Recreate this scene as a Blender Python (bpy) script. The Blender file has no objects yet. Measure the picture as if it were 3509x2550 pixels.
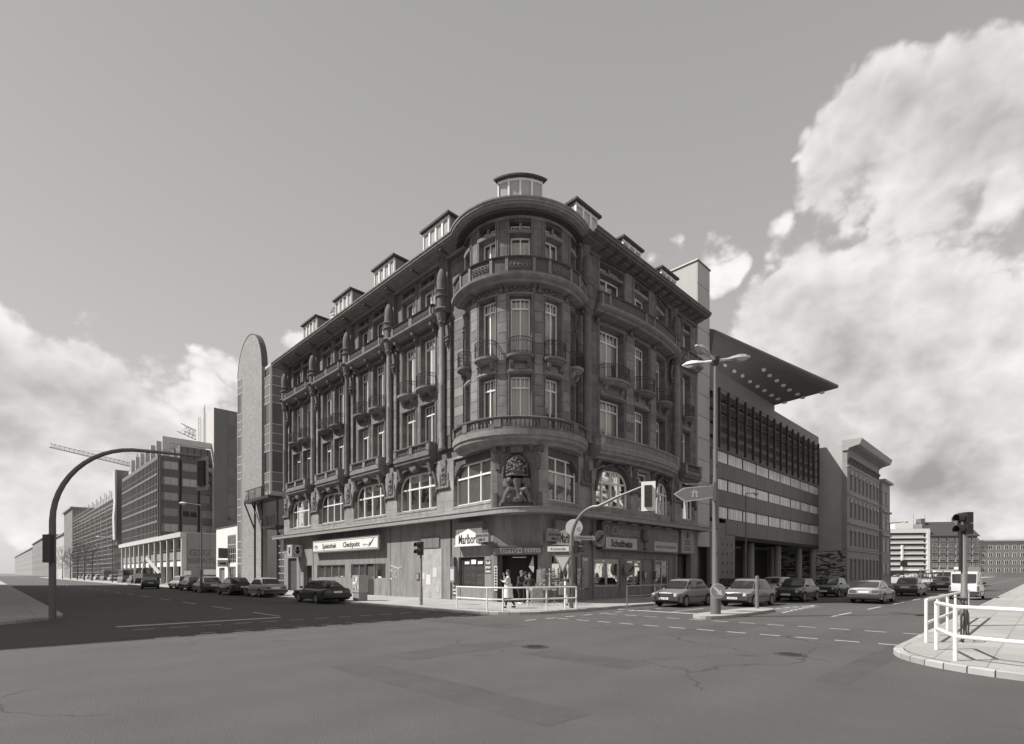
import bpy, bmesh, math, random
from mathutils import Vector, Matrix
random.seed(7)
R_ = math.radians
scene = bpy.context.scene
COL = scene.collection

# ------------------------------------------------------------------ camera
FPX = 1817.0; CXP = 1777.0; HOR = 1964.0; EYE = 1.75
cam_d = bpy.data.cameras.new("camera"); cam = bpy.data.objects.new("camera", cam_d); COL.objects.link(cam)
cam.location = (0, 0, EYE); cam.rotation_euler = (R_(90), 0, 0)
cam_d.sensor_width = 36; cam_d.lens = 36 * FPX / 3509
cam_d.shift_x = -(CXP - 1754.5) / 3509; cam_d.shift_y = (HOR - 1275) / 3509
cam_d.clip_start = 0.1; cam_d.clip_end = 4000
scene.camera = cam

# ------------------------------------------------------------------ light
SUN_AZ = Vector((-0.99, -0.135)).normalized(); SUN_EL = R_(47.5)
TO_SUN = Vector((SUN_AZ.x * math.cos(SUN_EL), SUN_AZ.y * math.cos(SUN_EL), math.sin(SUN_EL)))
sl = bpy.data.lights.new("sun", 'SUN'); sl.energy = 5.0; sl.angle = R_(0.55); sl.color = (1.0, 0.972, 0.935)
so = bpy.data.objects.new("sun", sl); COL.objects.link(so)
so.rotation_euler = TO_SUN.to_track_quat('Z', 'Y').to_euler(); so.location = (-60, -8, 60)

world = bpy.data.worlds.new("World"); scene.world = world; world.use_nodes = True
wn = world.node_tree.nodes; wl = world.node_tree.links; wn.clear()
def N(t, **k):
    n = wn.new(t)
    for a, b in k.items(): setattr(n, a, b)
    return n
out = N('ShaderNodeOutputWorld'); bg = N('ShaderNodeBackground'); wl.new(bg.outputs[0], out.inputs[0])
sky = N('ShaderNodeTexSky'); sky.sky_type = 'NISHITA'; sky.sun_disc = False
sky.sun_elevation = SUN_EL; sky.sun_rotation = math.atan2(SUN_AZ.x, SUN_AZ.y)
bw = N('ShaderNodeRGBToBW'); wl.new(sky.outputs[0], bw.inputs[0])
def MA(op, a, b=None, c=None, clamp=False):
    n = N('ShaderNodeMath', operation=op); n.use_clamp = clamp
    for i, v in enumerate((a, b, c)):
        if v is None: continue
        if isinstance(v, (int, float)): n.inputs[i].default_value = v
        else: wl.new(v, n.inputs[i])
    return n.outputs[0]
tc = N('ShaderNodeTexCoord'); DIR = tc.outputs['Generated']
sep = N('ShaderNodeSeparateXYZ'); wl.new(DIR, sep.inputs[0])
cmb = N('ShaderNodeCombineXYZ'); wl.new(sep.outputs[0], cmb.inputs[0]); wl.new(sep.outputs[1], cmb.inputs[1])
wl.new(MA('MULTIPLY', sep.outputs[2], 1.25), cmb.inputs[2])
def cloud_field(vec):
    """cumulus field: slow noise that bends, billowed at its edges"""
    q = N('ShaderNodeTexNoise'); q.inputs['Scale'].default_value = 4.2; q.inputs['Detail'].default_value = 8; q.inputs['Roughness'].default_value = 0.58; wl.new(vec, q.inputs['Vector'])
    w = N('ShaderNodeTexNoise'); w.inputs['Scale'].default_value = 11; w.inputs['Detail'].default_value = 3; w.inputs['Roughness'].default_value = .5; wl.new(vec, w.inputs['Vector'])
    return MA('ADD', q.outputs[0], MA('MULTIPLY', MA('ABSOLUTE', MA('SUBTRACT', w.outputs[0], .5)), .75))
off = N('ShaderNodeVectorMath', operation='ADD'); wl.new(cmb.outputs[0], off.inputs[0]); off.inputs[1].default_value = (TO_SUN*.045)[:]
F1 = cloud_field(cmb.outputs[0]); F2 = cloud_field(off.outputs[0])
def pdir(u, v):
    d = Vector(((u - CXP) / FPX, 1, (HOR - v) / FPX)); return d.normalized()
def blob(u, v, ang, w):
    """soft lobe of cloud centred on one direction of the sky"""
    d = pdir(u, v)
    dp = N('ShaderNodeVectorMath', operation='DOT_PRODUCT')
    wl.new(DIR, dp.inputs[0]); dp.inputs[1].default_value = d
    x = N('ShaderNodeMapRange'); x.interpolation_type = 'SMOOTHSTEP'
    wl.new(dp.outputs['Value'], x.inputs[0]); x.inputs[1].default_value = math.cos(R_(ang)); x.inputs[2].default_value = math.cos(R_(ang * 0.25))
    x.inputs[3].default_value = 0; x.inputs[4].default_value = w
    return x.outputs[0]
lobes = [(330,1420,10,.95),(130,1480,13,.95),(700,1390,9.5,1.0),(800,1400,8,1.0),(500,1620,14,.95),(310,1135,2.6,.66),(1000,1215,3.5,.75),(-200,1400,14,.95),
 (3160,830,9,.95),(2850,880,6.5,.85),(3020,1080,12,1.0),(3300,1080,12,1.0),(2740,1120,8.5,.9),(2620,1300,8,.85),(2900,1450,12,.95),(3250,1450,11,.85),(3180,640,6,.75),(3500,850,12,.95),
 (2265,815,4.2,.80),(2430,740,3.2,.72),(2450,900,4.5,.76),(2720,800,4,.7),(2900,650,6,.9),(3000,540,8,.9),(3300,520,9,.95),(3180,1680,7,.95),(3290,1600,6,1.0),(3420,1620,8,.9),(3500,1350,12,.9)]
acc = None
for L in lobes:
    b = blob(*L); acc = b if acc is None else MA('MAXIMUM', acc, b)
# far from the photograph's view the sky goes on with the same scattered cumulus
side = MA('MULTIPLY', MA('LESS_THAN', sep.outputs[1], 0.35), 0.45)
acc = MA('MAXIMUM', acc, side)
dens = MA('ADD', MA('MULTIPLY', acc, 0.60), F1)
mask = N('ShaderNodeMapRange'); mask.interpolation_type = 'SMOOTHSTEP'; wl.new(dens, mask.inputs[0])
mask.inputs[1].default_value = 0.88; mask.inputs[2].default_value = 0.98
lit = MA('MULTIPLY', MA('SUBTRACT', F1, F2), 9.0)            # side turned to the sun
thick = N('ShaderNodeMapRange'); thick.interpolation_type = 'SMOOTHSTEP'; wl.new(dens, thick.inputs[0])   # thick bellies are grey
thick.inputs[1].default_value = 1.0; thick.inputs[2].default_value = 1.36; thick.inputs[3].default_value = 6.3; thick.inputs[4].default_value = 3.3
cv = MA('MINIMUM', MA('MAXIMUM', MA('ADD', thick.outputs[0], lit), 2.9), 7.6)
class _C: outputs = [cv]
core = _C
el = N('ShaderNodeMapRange'); wl.new(sep.outputs[2], el.inputs[0]); el.inputs[1].default_value = 0.0; el.inputs[2].default_value = 0.75; el.inputs[3].default_value = 5.3; el.inputs[4].default_value = 3.3
skyv = MA('ADD', MA('MULTIPLY', el.outputs[0], .75), MA('MULTIPLY', bw.outputs[0], .28))
mx = N('ShaderNodeMix'); mx.data_type = 'FLOAT'; wl.new(mask.outputs[0], mx.inputs[0]); wl.new(skyv, mx.inputs[2]); wl.new(core.outputs[0], mx.inputs[3])
tint = N('ShaderNodeVectorMath', operation='SCALE'); tint.inputs[0].default_value = (1.0, .985, .963); wl.new(mx.outputs[0], tint.inputs['Scale'])
wl.new(tint.outputs[0], bg.inputs[0]); bg.inputs[1].default_value = 0.1

scene.view_settings.view_transform = 'Standard'; scene.view_settings.look = 'None'
scene.view_settings.exposure = 0.35; scene.view_settings.gamma = 1.0; scene.view_settings.use_curve_mapping = False
try:
    world.cycles.sampling_method = 'MANUAL'; world.cycles.sample_map_resolution = 256
except Exception: pass
try:
    scene.cycles.max_bounces = 6; scene.cycles.transparent_max_bounces = 8
except Exception: pass

# ------------------------------------------------------------------ helpers
ORG = {}
def tag(o, label=None, cat=None, group=None, kind=None):
    if label: o['label'] = label
    if cat: o['category'] = cat
    if group: o['group'] = group
    if kind: o['kind'] = kind
    return o
def thing(name, loc, label, cat, group=None):
    o = bpy.data.objects.new(name, None); COL.objects.link(o); o.location = loc; o.empty_display_size = .3
    ORG[o.name] = Vector(loc); return tag(o, label, cat, group)
def link(name, me, parent=None, mat=None, org=None):
    o = bpy.data.objects.new(name, me); COL.objects.link(o)
    if parent is not None: o.parent = parent; ORG[o.name] = ORG[parent.name]
    else: ORG[o.name] = org or Vector((0, 0, 0)); o.location = ORG[o.name]
    if mat and not me.materials: me.materials.append(mat)
    return o
def copy_tree(o, parent=None, keep=None):
    c = o.copy(); COL.objects.link(c)
    c.parent = parent
    ORG[c.name] = ORG[o.name] if parent is None else ORG[parent.name]
    for ch in list(o.children): copy_tree(ch, c)
    return c

class M:
    """collects simple shapes and links them as ONE mesh object"""
    def __init__(s): s.v = []; s.f = []
    def add(s, vs, fs):
        n = len(s.v); s.v += [tuple(v) for v in vs]; s.f += [tuple(i + n for i in f) for f in fs]; return s
    def grid(s, rows, closed=False, caps=False):
        """rows: list of rings of points"""
        n = len(rows[0]); vs = [p for r in rows for p in r]; fs = []
        m = n if closed else n - 1
        for i in range(len(rows) - 1):
            for j in range(m): fs.append((i*n+j, i*n+(j+1) % n, (i+1)*n+(j+1) % n, (i+1)*n+j))
        if caps: fs.append(tuple(range(n))); fs.append(tuple((len(rows)-1)*n + j for j in range(n)))
        return s.add(vs, fs)
    def sweep(s, fr, s0, s1, prof, n=1):
        """closed profile [(o,z)] run along s of a facade frame"""
        rows = []
        for i in range(n + 1):
            t = s0 + (s1 - s0) * i / n; rows.append([fr(t, o, z) for o, z in prof])
        return s.grid(rows, True, True)
    def box(s, fr, s0, s1, o0, o1, z0, z1, n=None):
        return s.sweep(fr, s0, s1, [(o0, z0), (o1, z0), (o1, z1), (o0, z1)], n or getattr(fr, 'n', lambda a, b: 1)(s0, s1))
    def cyl(s, p0, p1, r0, r1=None, n=10):
        p0 = Vector(p0); p1 = Vector(p1); r1 = r0 if r1 is None else r1
        d = (p1 - p0).normalized(); a = d.orthogonal().normalized(); b = d.cross(a)
        rows = [[p + (a * math.cos(t) + b * math.sin(t)) * r for t in [2*math.pi*k/n for k in range(n)]] for p, r in ((p0, r0), (p1, r1))]
        return s.grid(rows, True, True)
    def tube(s, pts, r, n=8):
        pts = [Vector(p) for p in pts]; rows = []; rr = r if isinstance(r, (list, tuple)) else [r]*len(pts)
        d0 = (pts[1] - pts[0]).normalized(); a = d0.orthogonal().normalized()
        for i, p in enumerate(pts):
            d = ((pts[min(i+1, len(pts)-1)]) - (pts[max(i-1, 0)])).normalized()
            a = (a - d * a.dot(d)).normalized(); b = d.cross(a)
            rows.append([p + (a*math.cos(t)+b*math.sin(t))*rr[i] for t in [2*math.pi*k/n for k in range(n)]])
        return s.grid(rows, True, True)
    def lathe(s, c, prof, n=12, a0=0, a1=2*math.pi):
        c = Vector(c); full = abs(a1-a0-2*math.pi) < 1e-4
        rows = [[c + Vector((r*math.cos(t), r*math.sin(t), z)) for t in [a0+(a1-a0)*k/n for k in range(n if full else n+1)]] for r, z in prof]
        return s.grid(rows, full, full)
    def ball(s, c, r, n=8, m=6, sc=(1,1,1)):
        c = Vector(c); rows = []
        for i in range(m+1):
            t = math.pi*i/m - math.pi/2; q = max(math.cos(t), .02)
            rows.append([c + Vector((r*q*math.cos(a)*sc[0], r*q*math.sin(a)*sc[1], r*math.sin(t)*sc[2])) for a in [2*math.pi*k/n for k in range(n)]])
        return s.grid(rows, True, True)
    def wb(s, c, size, rz=0):
        """plain box, centre c, size, turned about z"""
        x, y, z = [k/2 for k in size]; ca, sa = math.cos(rz), math.sin(rz)
        vs = [Vector(c) + Vector((a*ca-b*sa, a*sa+b*ca, d)) for a, b, d in [(-x,-y,-z),(x,-y,-z),(x,y,-z),(-x,y,-z),(-x,-y,z),(x,-y,z),(x,y,z),(-x,y,z)]]
        return s.add(vs, [(0,3,2,1),(4,5,6,7),(0,1,5,4),(1,2,6,5),(2,3,7,6),(3,0,4,7)])
    def quad(s, a, b, c, d): return s.add([a, b, c, d], [(0, 1, 2, 3)])
    def poly(s, pts, ext):
        """planar outline pushed along ext"""
        n = len(pts); e = Vector(ext); vs = [Vector(p) for p in pts] + [Vector(p)+e for p in pts]
        return s.add(vs, [tuple(range(n)), tuple(range(2*n-1, n-1, -1))] + [(i, (i+1) % n, n+(i+1) % n, n+i) for i in range(n)])
    def mesh(s, name, org=Vector((0,0,0)), smooth=False):
        me = bpy.data.meshes.new(name)
        me.from_pydata([tuple(Vector(v) - org) for v in s.v], [], s.f)
        bm = bmesh.new(); bm.from_mesh(me); bmesh.ops.recalc_face_normals(bm, faces=bm.faces); bm.to_mesh(me); bm.free()
        if smooth:
            for p in me.polygons: p.use_smooth = True
            try: me.set_sharp_from_angle(angle=R_(38))
            except Exception: pass
        return me
    def build(s, name, mat, parent=None, smooth=False, org=None):
        og = ORG[parent.name] if parent is not None else (Vector(org) if org else Vector((0,0,0)))
        return link(name, s.mesh(name, og, smooth), parent, mat, og)

# facade frames: s along the wall, o outwards, z up
P0 = Vector((.35, 28.28))
dL = Vector((-.7089, .7053)); nL = Vector((-.7053, -.7089)); dR = Vector((.7053, .7089)); nR = Vector((.7089, -.7053))
TC = Vector((.1, 32.6)); TR = 3.4
def FL(s, o, z): q = P0 + dL*s + nL*o; return Vector((q.x, q.y, z))
def FR(s, o, z): q = P0 + dR*s + nR*o; return Vector((q.x, q.y, z))
def FT(s, o, z): a = s/TR; return Vector((TC.x + (TR+o)*math.sin(a), TC.y - (TR+o)*math.cos(a), z))
FT.n = lambda a, b: max(1, int(abs(b-a)/.3))
def bow(s): return .62*max(0, 1-((s-10.5)/5.2)**2) - .12
def FB(s, o, z): return FR(s, o+bow(s), z)
FB.n = lambda a, b: max(1, int(abs(b-a)/.5))
def lr(fr, sg):
    """the same wall measured from left to right as the viewer reads it"""
    return (lambda s, o, z: fr(-s, o, z)) if sg < 0 else (lambda s, o, z: fr(s, o, z))
FLr = lr(FL, -1)
def FE(s0):
    """a wall that stands square to the left street: s runs back from the facade line at distance s0"""
    def f(s, o, z): q = P0 + dL*(s0-o) - nL*s; return Vector((q.x, q.y, z))
    return f
def FS(s0):
    """a wall square to the right street, seen from the left"""
    def f(s, o, z): q = P0 + dR*(s0-o) - nR*s; return Vector((q.x, q.y, z))
    return f

def seg(p, q):
    """flat stretch of wall between two plan points, read left to right"""
    p = Vector(p).xy; q = Vector(q).xy; dd = (q-p).normalized(); nn = Vector((dd.y, -dd.x)); f = lambda s, o, z: Vector((p.x+dd.x*s+nn.x*o, p.y+dd.y*s+nn.y*o, z)); f.len = (q-p).length; return f
W_A = FL(6.25, 0, 0); W_B = FL(2.25, .40, 0); W_C = FR(1.45, .30, 0); W_D = FR(4.75, 0, 0)
FWL = seg(W_A, W_B); FWN = seg(W_B, W_C); FWR = seg(W_C, W_D)      # first floor round the corner
FA = seg(FL(2.5, 0, 0), FR(1.4, 0, 0))                                # chamfer with the shop door

# ------------------------------------------------------------------ materials (the print is black and white: greys with its warm tone)
MATS = {}
def g(v): return (v, v*.982, v*.955, 1)
def mat(name, v, rough=.8, metal=0, var=.12, scale=3.0, streak=0, rnd=0, bump=0, bscale=40, spec=.5, coat=0, blocks=None, speck=0):
    if name in MATS: return MATS[name]
    m = bpy.data.materials.new(name); m.use_nodes = True; nt = m.node_tree; n = nt.nodes; l = nt.links
    b = n['Principled BSDF']; b.inputs['Roughness'].default_value = rough; b.inputs['Metallic'].default_value = metal
    b.inputs['Specular IOR Level'].default_value = spec; b.inputs['Coat Weight'].default_value = coat; b.inputs['Coat Roughness'].default_value = .06
    geo = n.new('ShaderNodeNewGeometry')
    def math_(op, a, c):
        k = n.new('ShaderNodeMath'); k.operation = op
        for i, x in enumerate((a, c)):
            if isinstance(x, (int, float)): k.inputs[i].default_value = x
            elif x is not None: l.new(x, k.inputs[i])
        return k.outputs[0]
    def noise(sc, vec, det=5, ro=.6):
        t = n.new('ShaderNodeTexNoise'); t.inputs['Scale'].default_value = sc; t.inputs['Detail'].default_value = det; t.inputs['Roughness'].default_value = ro
        l.new(vec, t.inputs['Vector']); return t.outputs[0]
    def mapped(sc):
        k = n.new('ShaderNodeMapping'); k.inputs['Scale'].default_value = sc; l.new(geo.outputs['Position'], k.inputs[0]); return k.outputs[0]
    f = math_('MULTIPLY_ADD', noise(scale, geo.outputs['Position']), var*4); n[f.node.name].inputs[2].default_value = 1 - var*2
    if streak:
        k = math_('MULTIPLY_ADD', noise(1.0, mapped((2.3, 2.3, .30)), 9, .72), streak*4); k.node.inputs[2].default_value = 1 - streak*2
        f = math_('MULTIPLY', f, k)
    if rnd:
        oi = n.new('ShaderNodeObjectInfo'); k = math_('MULTIPLY_ADD', oi.outputs['Random'], rnd*2); k.node.inputs[2].default_value = 1 - rnd
        f = math_('MULTIPLY', f, k)
    if speck:
        k = math_('MULTIPLY_ADD', noise(55, geo.outputs['Position'], 2, .7), speck*4); k.node.inputs[2].default_value = 1 - speck*2
        f = math_('MULTIPLY', f, k)
    if blocks:
        bh, bw_, amt = blocks
        sx = n.new('ShaderNodeSeparateXYZ'); l.new(geo.outputs['Position'], sx.inputs[0])
        zz = math_('DIVIDE', sx.outputs[2], bh); row = math_('FLOOR', zz, None)
        off = math_('MULTIPLY', row, .5)
        a1 = math_('FLOOR', math_('ADD', math_('MULTIPLY', math_('ADD', sx.outputs[0], sx.outputs[1]), .7072/bw_), off), None)
        a2 = math_('FLOOR', math_('ADD', math_('MULTIPLY', math_('SUBTRACT', sx.outputs[0], sx.outputs[1]), .7072/bw_), off), None)
        cb = n.new('ShaderNodeCombineXYZ'); l.new(a1, cb.inputs[0]); l.new(a2, cb.inputs[1]); l.new(row, cb.inputs[2])
        wn_ = n.new('ShaderNodeTexWhiteNoise'); l.new(cb.outputs[0], wn_.inputs[0])
        k = math_('MULTIPLY_ADD', wn_.outputs[0], amt*2); k.node.inputs[2].default_value = 1 - amt
        f = math_('MULTIPLY', f, k)
        fr_ = math_('FRACT', zz, None); jt = math_('LESS_THAN', fr_, .03/bh)
        k = math_('MULTIPLY_ADD', jt, -.35); k.node.inputs[2].default_value = 1
        f = math_('MULTIPLY', f, k)
    vm = n.new('ShaderNodeVectorMath'); vm.operation = 'SCALE'; vm.inputs[0].default_value = g(v)[:3]; l.new(f, vm.inputs['Scale'])
    l.new(vm.outputs[0], b.inputs['Base Color'])
    if bump:
        bp = n.new('ShaderNodeBump'); bp.inputs['Strength'].default_value = bump; bp.inputs['Distance'].default_value = .02
        l.new(noise(bscale, geo.outputs['Position'], 3, .6), bp.inputs['Height']); l.new(bp.outputs[0], b.inputs['Normal'])
    MATS[name] = m; return m
def glass_mat(name, tintv=.5, refl=.25, rough=.02, trans=.7):
    """window glass: part mirror (Fresnel), part clear, grime plus a grey that stands in for reflection"""
    if name in MATS: return MATS[name]
    m = bpy.data.materials.new(name); m.use_nodes = True; nt = m.node_tree; n = nt.nodes; l = nt.links; n.clear()
    o = n.new('ShaderNodeOutputMaterial'); gl = n.new('ShaderNodeBsdfGlossy'); gl.inputs['Roughness'].default_value = rough; gl.inputs['Color'].default_value = g(.9)
    tr = n.new('ShaderNodeBsdfTransparent'); tr.inputs['Color'].default_value = g(tintv)
    df = n.new('ShaderNodeBsdfDiffuse'); df.inputs['Color'].default_value = g(.24)  # diffuse grey carries painted-in reflection besides the grime
    fz = n.new('ShaderNodeFresnel'); fz.inputs['IOR'].default_value = 1.55
    mr = n.new('ShaderNodeMapRange'); l.new(fz.outputs[0], mr.inputs[0]); mr.inputs[1].default_value = .04; mr.inputs[2].default_value = .9; mr.inputs[3].default_value = refl; mr.inputs[4].default_value = .95
    m1 = n.new('ShaderNodeMixShader'); m1.inputs[0].default_value = 1-trans; l.new(tr.outputs[0], m1.inputs[1]); l.new(df.outputs[0], m1.inputs[2])
    m2 = n.new('ShaderNodeMixShader'); l.new(mr.outputs[0], m2.inputs[0]); l.new(m1.outputs[0], m2.inputs[1]); l.new(gl.outputs[0], m2.inputs[2])
    # old panes are never flat: a slow ripple bends what they mirror
    geo = n.new('ShaderNodeNewGeometry'); no = n.new('ShaderNodeTexNoise'); no.inputs['Scale'].default_value = 1.3; l.new(geo.outputs['Position'], no.inputs['Vector'])
    bp = n.new('ShaderNodeBump'); bp.inputs['Strength'].default_value = .12; bp.inputs['Distance'].default_value = .03; l.new(no.outputs[0], bp.inputs['Height']); l.new(bp.outputs[0], gl.inputs['Normal'])
    l.new(m2.outputs[0], o.inputs[0]); MATS[name] = m; return m

STONE = mat('dark_sandstone', .150, .9, var=.24, scale=2.2, streak=.20, bump=.5, bscale=20, blocks=(.52, 1.3, .20))
STONE_B = mat('sandstone_block', .188, .9, var=.24, scale=2.4, streak=.18, rnd=.30, bump=.35, bscale=26)
STONE_T = mat('sooty_shaded_trim', .095, .9, var=.20, scale=2.0, streak=.14, bump=.4, bscale=30)  # sooty trim, its colour taken darker for the shade in recesses
STONE_L = mat('pale_sandstone', .265, .9, var=.24, scale=1.8, streak=.28, bump=.4, bscale=22, blocks=(.62, 1.5, .12))
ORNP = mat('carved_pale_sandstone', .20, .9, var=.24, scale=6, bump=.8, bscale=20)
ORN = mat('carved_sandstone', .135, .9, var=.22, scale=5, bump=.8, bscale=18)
PLAST = mat('streaked_render', .215, .92, var=.10, scale=2.0, streak=.40, bump=.2, bscale=30)
FASCIA = mat('stained_concrete_fascia', .27, .9, var=.12, scale=3, streak=.12, bump=.2)
WHITE = mat('white_painted_wood', .78, .5, var=.03)
CURT = mat('net_curtain', .78, .9, var=.10, scale=6)
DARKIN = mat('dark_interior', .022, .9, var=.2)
IRON = mat('black_wrought_iron', .03, .55, var=.1)
GLASS = glass_mat('window_glass', .92, .17, trans=.72)
GLASSD = glass_mat('dark_glass', .35, .14, trans=.55)
ROOFM = mat('dark_roof_felt', .06, .85, var=.2)
METAL = mat('galvanised_steel', .25, .45, metal=.5, var=.08)
GREYP = mat('grey_painted_steel', .22, .5, var=.1)
BLACK = mat('black_plastic', .018, .45, var=.1)
WPAINT = mat('white_enamel', .78, .35, var=.03)
# ------------------------------------------------------------------ ground and roads
def xy(a, b, z=0):
    """point from its distances to the two facade directions (nL, nR)"""
    q = nL*a + nR*b; return Vector((q.x, q.y, z))
def surface(name, v, lines=None, cracks=False, rough=.9, stain=.25):
    """paving or asphalt: grain, blotches, wear; slab joints or tar cracks"""
    m = mat(name, v, rough, var=.10, scale=.45, bump=.9, bscale=60, speck=.26); nt = m.node_tree; n = nt.nodes; l = nt.links; bs = n['Principled BSDF']
    src = bs.inputs['Base Color'].links[0].from_socket; geo = n.new('ShaderNodeNewGeometry'); mpp = n.new('ShaderNodeMapping'); mpp.inputs['Rotation'].default_value = (0, 0, math.atan2(dL.y, dL.x)); l.new(geo.outputs['Position'], mpp.inputs[0])
    def mathn(op, x, y=None, z=None):
        k = n.new('ShaderNodeMath'); k.operation = op
        for i, q in enumerate((x, y, z)):
            if isinstance(q, (int, float)): k.inputs[i].default_value = q
            elif q is not None: l.new(q, k.inputs[i])
        return k.outputs[0]
    def nz(sc, det=6, ro=.6, vec=None, dist=0):
        t = n.new('ShaderNodeTexNoise'); t.inputs['Scale'].default_value = sc; t.inputs['Detail'].default_value = det; t.inputs['Roughness'].default_value = ro; t.inputs['Distortion'].default_value = dist; l.new(vec or geo.outputs['Position'], t.inputs['Vector']); return t.outputs[0]
    f = mathn('MULTIPLY_ADD', nz(.12, 8, .7, dist=.6), stain*2, 1-stain)
    sx = n.new('ShaderNodeSeparateXYZ'); l.new(mpp.outputs[0], sx.inputs[0])
    if lines:
        j = None
        for ax, w in ((0, lines[0]), (1, lines[1])):
            p = mathn('FRACT', mathn('DIVIDE', sx.outputs[ax], w)); q = mathn('LESS_THAN', p, .022/w); j = q if j is None else mathn('MAXIMUM', j, q)
        cb = n.new('ShaderNodeCombineXYZ'); l.new(mathn('FLOOR', mathn('DIVIDE', sx.outputs[0], lines[0])), cb.inputs[0]); l.new(mathn('FLOOR', mathn('DIVIDE', sx.outputs[1], lines[1])), cb.inputs[1])
        wn_ = n.new('ShaderNodeTexWhiteNoise'); l.new(cb.outputs[0], wn_.inputs[0])
        f = mathn('MULTIPLY', f, mathn('MULTIPLY_ADD', wn_.outputs[0], .16, .92)); f = mathn('MULTIPLY', f, mathn('MULTIPLY_ADD', j, -.42, 1))
    if cracks:
        ad = n.new('ShaderNodeVectorMath'); ad.operation = 'MULTIPLY_ADD'; t = n.new('ShaderNodeTexNoise'); t.inputs['Scale'].default_value = .8; t.inputs['Detail'].default_value = 5; l.new(geo.outputs['Position'], t.inputs['Vector']); l.new(t.outputs['Color'], ad.inputs[0]); ad.inputs[1].default_value = (1.6, 1.6, 0); l.new(geo.outputs['Position'], ad.inputs[2])
        vo = n.new('ShaderNodeTexVoronoi'); vo.feature = 'DISTANCE_TO_EDGE'; vo.inputs['Scale'].default_value = .23; l.new(ad.outputs[0], vo.inputs['Vector'])
        cr = mathn('LESS_THAN', vo.outputs['Distance'], .0045); gate = mathn('GREATER_THAN', nz(.07, 2), .5); f = mathn('MULTIPLY', f, mathn('MULTIPLY_ADD', mathn('MULTIPLY', cr, gate), -.38, 1))
        # wheel tracks polished by traffic, oil drips along the lanes
        tr = mathn('SINE', mathn('MULTIPLY', sx.outputs[1], 3.4)); f = mathn('MULTIPLY', f, mathn('MULTIPLY_ADD', tr, .035, 1))
        sp = n.new('ShaderNodeTexVoronoi'); sp.inputs['Scale'].default_value = .55; l.new(geo.outputs['Position'], sp.inputs['Vector']); dr = n.new('ShaderNodeMapRange'); l.new(mathn('ADD', sp.outputs['Distance'], mathn('MULTIPLY', nz(3, 4), .25)), dr.inputs[0]); dr.inputs[1].default_value = .16; dr.inputs[2].default_value = .30; dr.inputs[3].default_value = .72; dr.inputs[4].default_value = 1
        f = mathn('MULTIPLY', f, dr.outputs[0])
    vm = n.new('ShaderNodeVectorMath'); vm.operation = 'SCALE'; l.new(src, vm.inputs[0]); l.new(f, vm.inputs['Scale']); l.new(vm.outputs[0], bs.inputs['Base Color']); return m
ASPH = surface('asphalt', .085, cracks=True, stain=.30)
ground = M(); ground.quad((-1500,-600,-.02),(1500,-600,-.02),(1500,1900,-.02),(-1500,1900,-.02)); tag(ground.build('ground', mat('ground_earth', .16, .95, var=.15, scale=.05)), kind='structure')
rd = M(); rd.quad(xy(60,60,0), xy(60,-420,0), xy(-400,-420,0), xy(-400,60,0)); tag(rd.build('road', ASPH), kind='structure')
PAVE = surface('granite_pavement', .36, lines=(1.2, .8), stain=.16)
KERB = mat('granite_kerb', .36, .85, var=.10, scale=4, rnd=.16, bump=.3, bscale=60)
def corner_path(a, b, r, sa, sb, n=10):
    """kerb line: along nL=a, round a corner of radius r, then along nR=b; sa, sb: signs pointing to the inside of the block"""
    pts = []; ca, cb = a+sa*r, b+sb*r
    for i in range(n+1):
        t = math.pi/2*i/n; pts.append((ca - sa*r*math.cos(t), cb - sb*r*math.sin(t)))
    return pts
KZ = .12
def pavement(name, a, b, r, sa, sb, da, db, kerb_len, longa, longb):
    pts = corner_path(a, b, r, sa, sb)
    path = [(a, b+sb*longa)] + pts + [(a+sa*longb, b)]
    inner = [(a+sa*.16, b+sb*longa)] + [(x+sa*.16*(1-0), y+sb*.16) for x, y in pts] + [(a+sa*longb, b+sb*.16)]
    far = (a+sa*longb, b+sb*longa)
    m = M(); n = len(inner)
    vs = [xy(x, y, KZ) for x, y in inner] + [xy(far[0], far[1], KZ)]
    m.add(vs, [tuple(range(n+1))])
    o = m.build(name, PAVE); tag(o, kind='structure')
    # kerb stones, one by one along the part the camera can pick apart
    L = [xy(x, y) for x, y in path]; seg = []
    for i in range(len(L)-1):
        d = (L[i+1]-L[i]).length; k = max(1, int(round(d/1.0)))
        for j in range(k): seg.append((L[i].lerp(L[i+1], j/k), L[i].lerp(L[i+1], (j+1)/k)))
    mid = xy(*pts[len(pts)//2]); seg.sort(key=lambda s_: (s_[0]-mid).length)
    near = seg[:kerb_len]; rest = seg[kerb_len:]
    inw = xy(a+sa*r*2, b+sb*r*2)
    def stone(mm, p, q, gap=.012):
        d = (q-p).normalized(); nrm = Vector((-d.y, d.x, 0))
        if (inw-p).dot(nrm) < 0: nrm = -nrm
        p = p + d*gap; q = q - d*gap; w = .17; z1 = KZ+.004+random.uniform(-.003, .004)
        mm.add([p+Vector((0,0,-.05)), q+Vector((0,0,-.05)), q+Vector((0,0,z1-.02)), p+Vector((0,0,z1-.02)), p+nrm*.025+Vector((0,0,z1)), q+nrm*.025+Vector((0,0,z1)), q+nrm*w+Vector((0,0,z1)), p+nrm*w+Vector((0,0,z1)), p+nrm*w+Vector((0,0,-.05)), q+nrm*w+Vector((0,0,-.05))],
               [(0,1,2,3),(3,2,5,4),(4,5,6,7),(7,6,9,8),(0,3,4,7,8),(1,9,6,5,2)])
    for p, q in near:
        mm = M(); stone(mm, p, q); mm.build('kerb_stone', KERB, o)
    mm = M()
    for p, q in rest: stone(mm, p, q, .006)
    tag(mm.build('kerb_run', KERB, o), kind='stuff')
    return o
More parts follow.
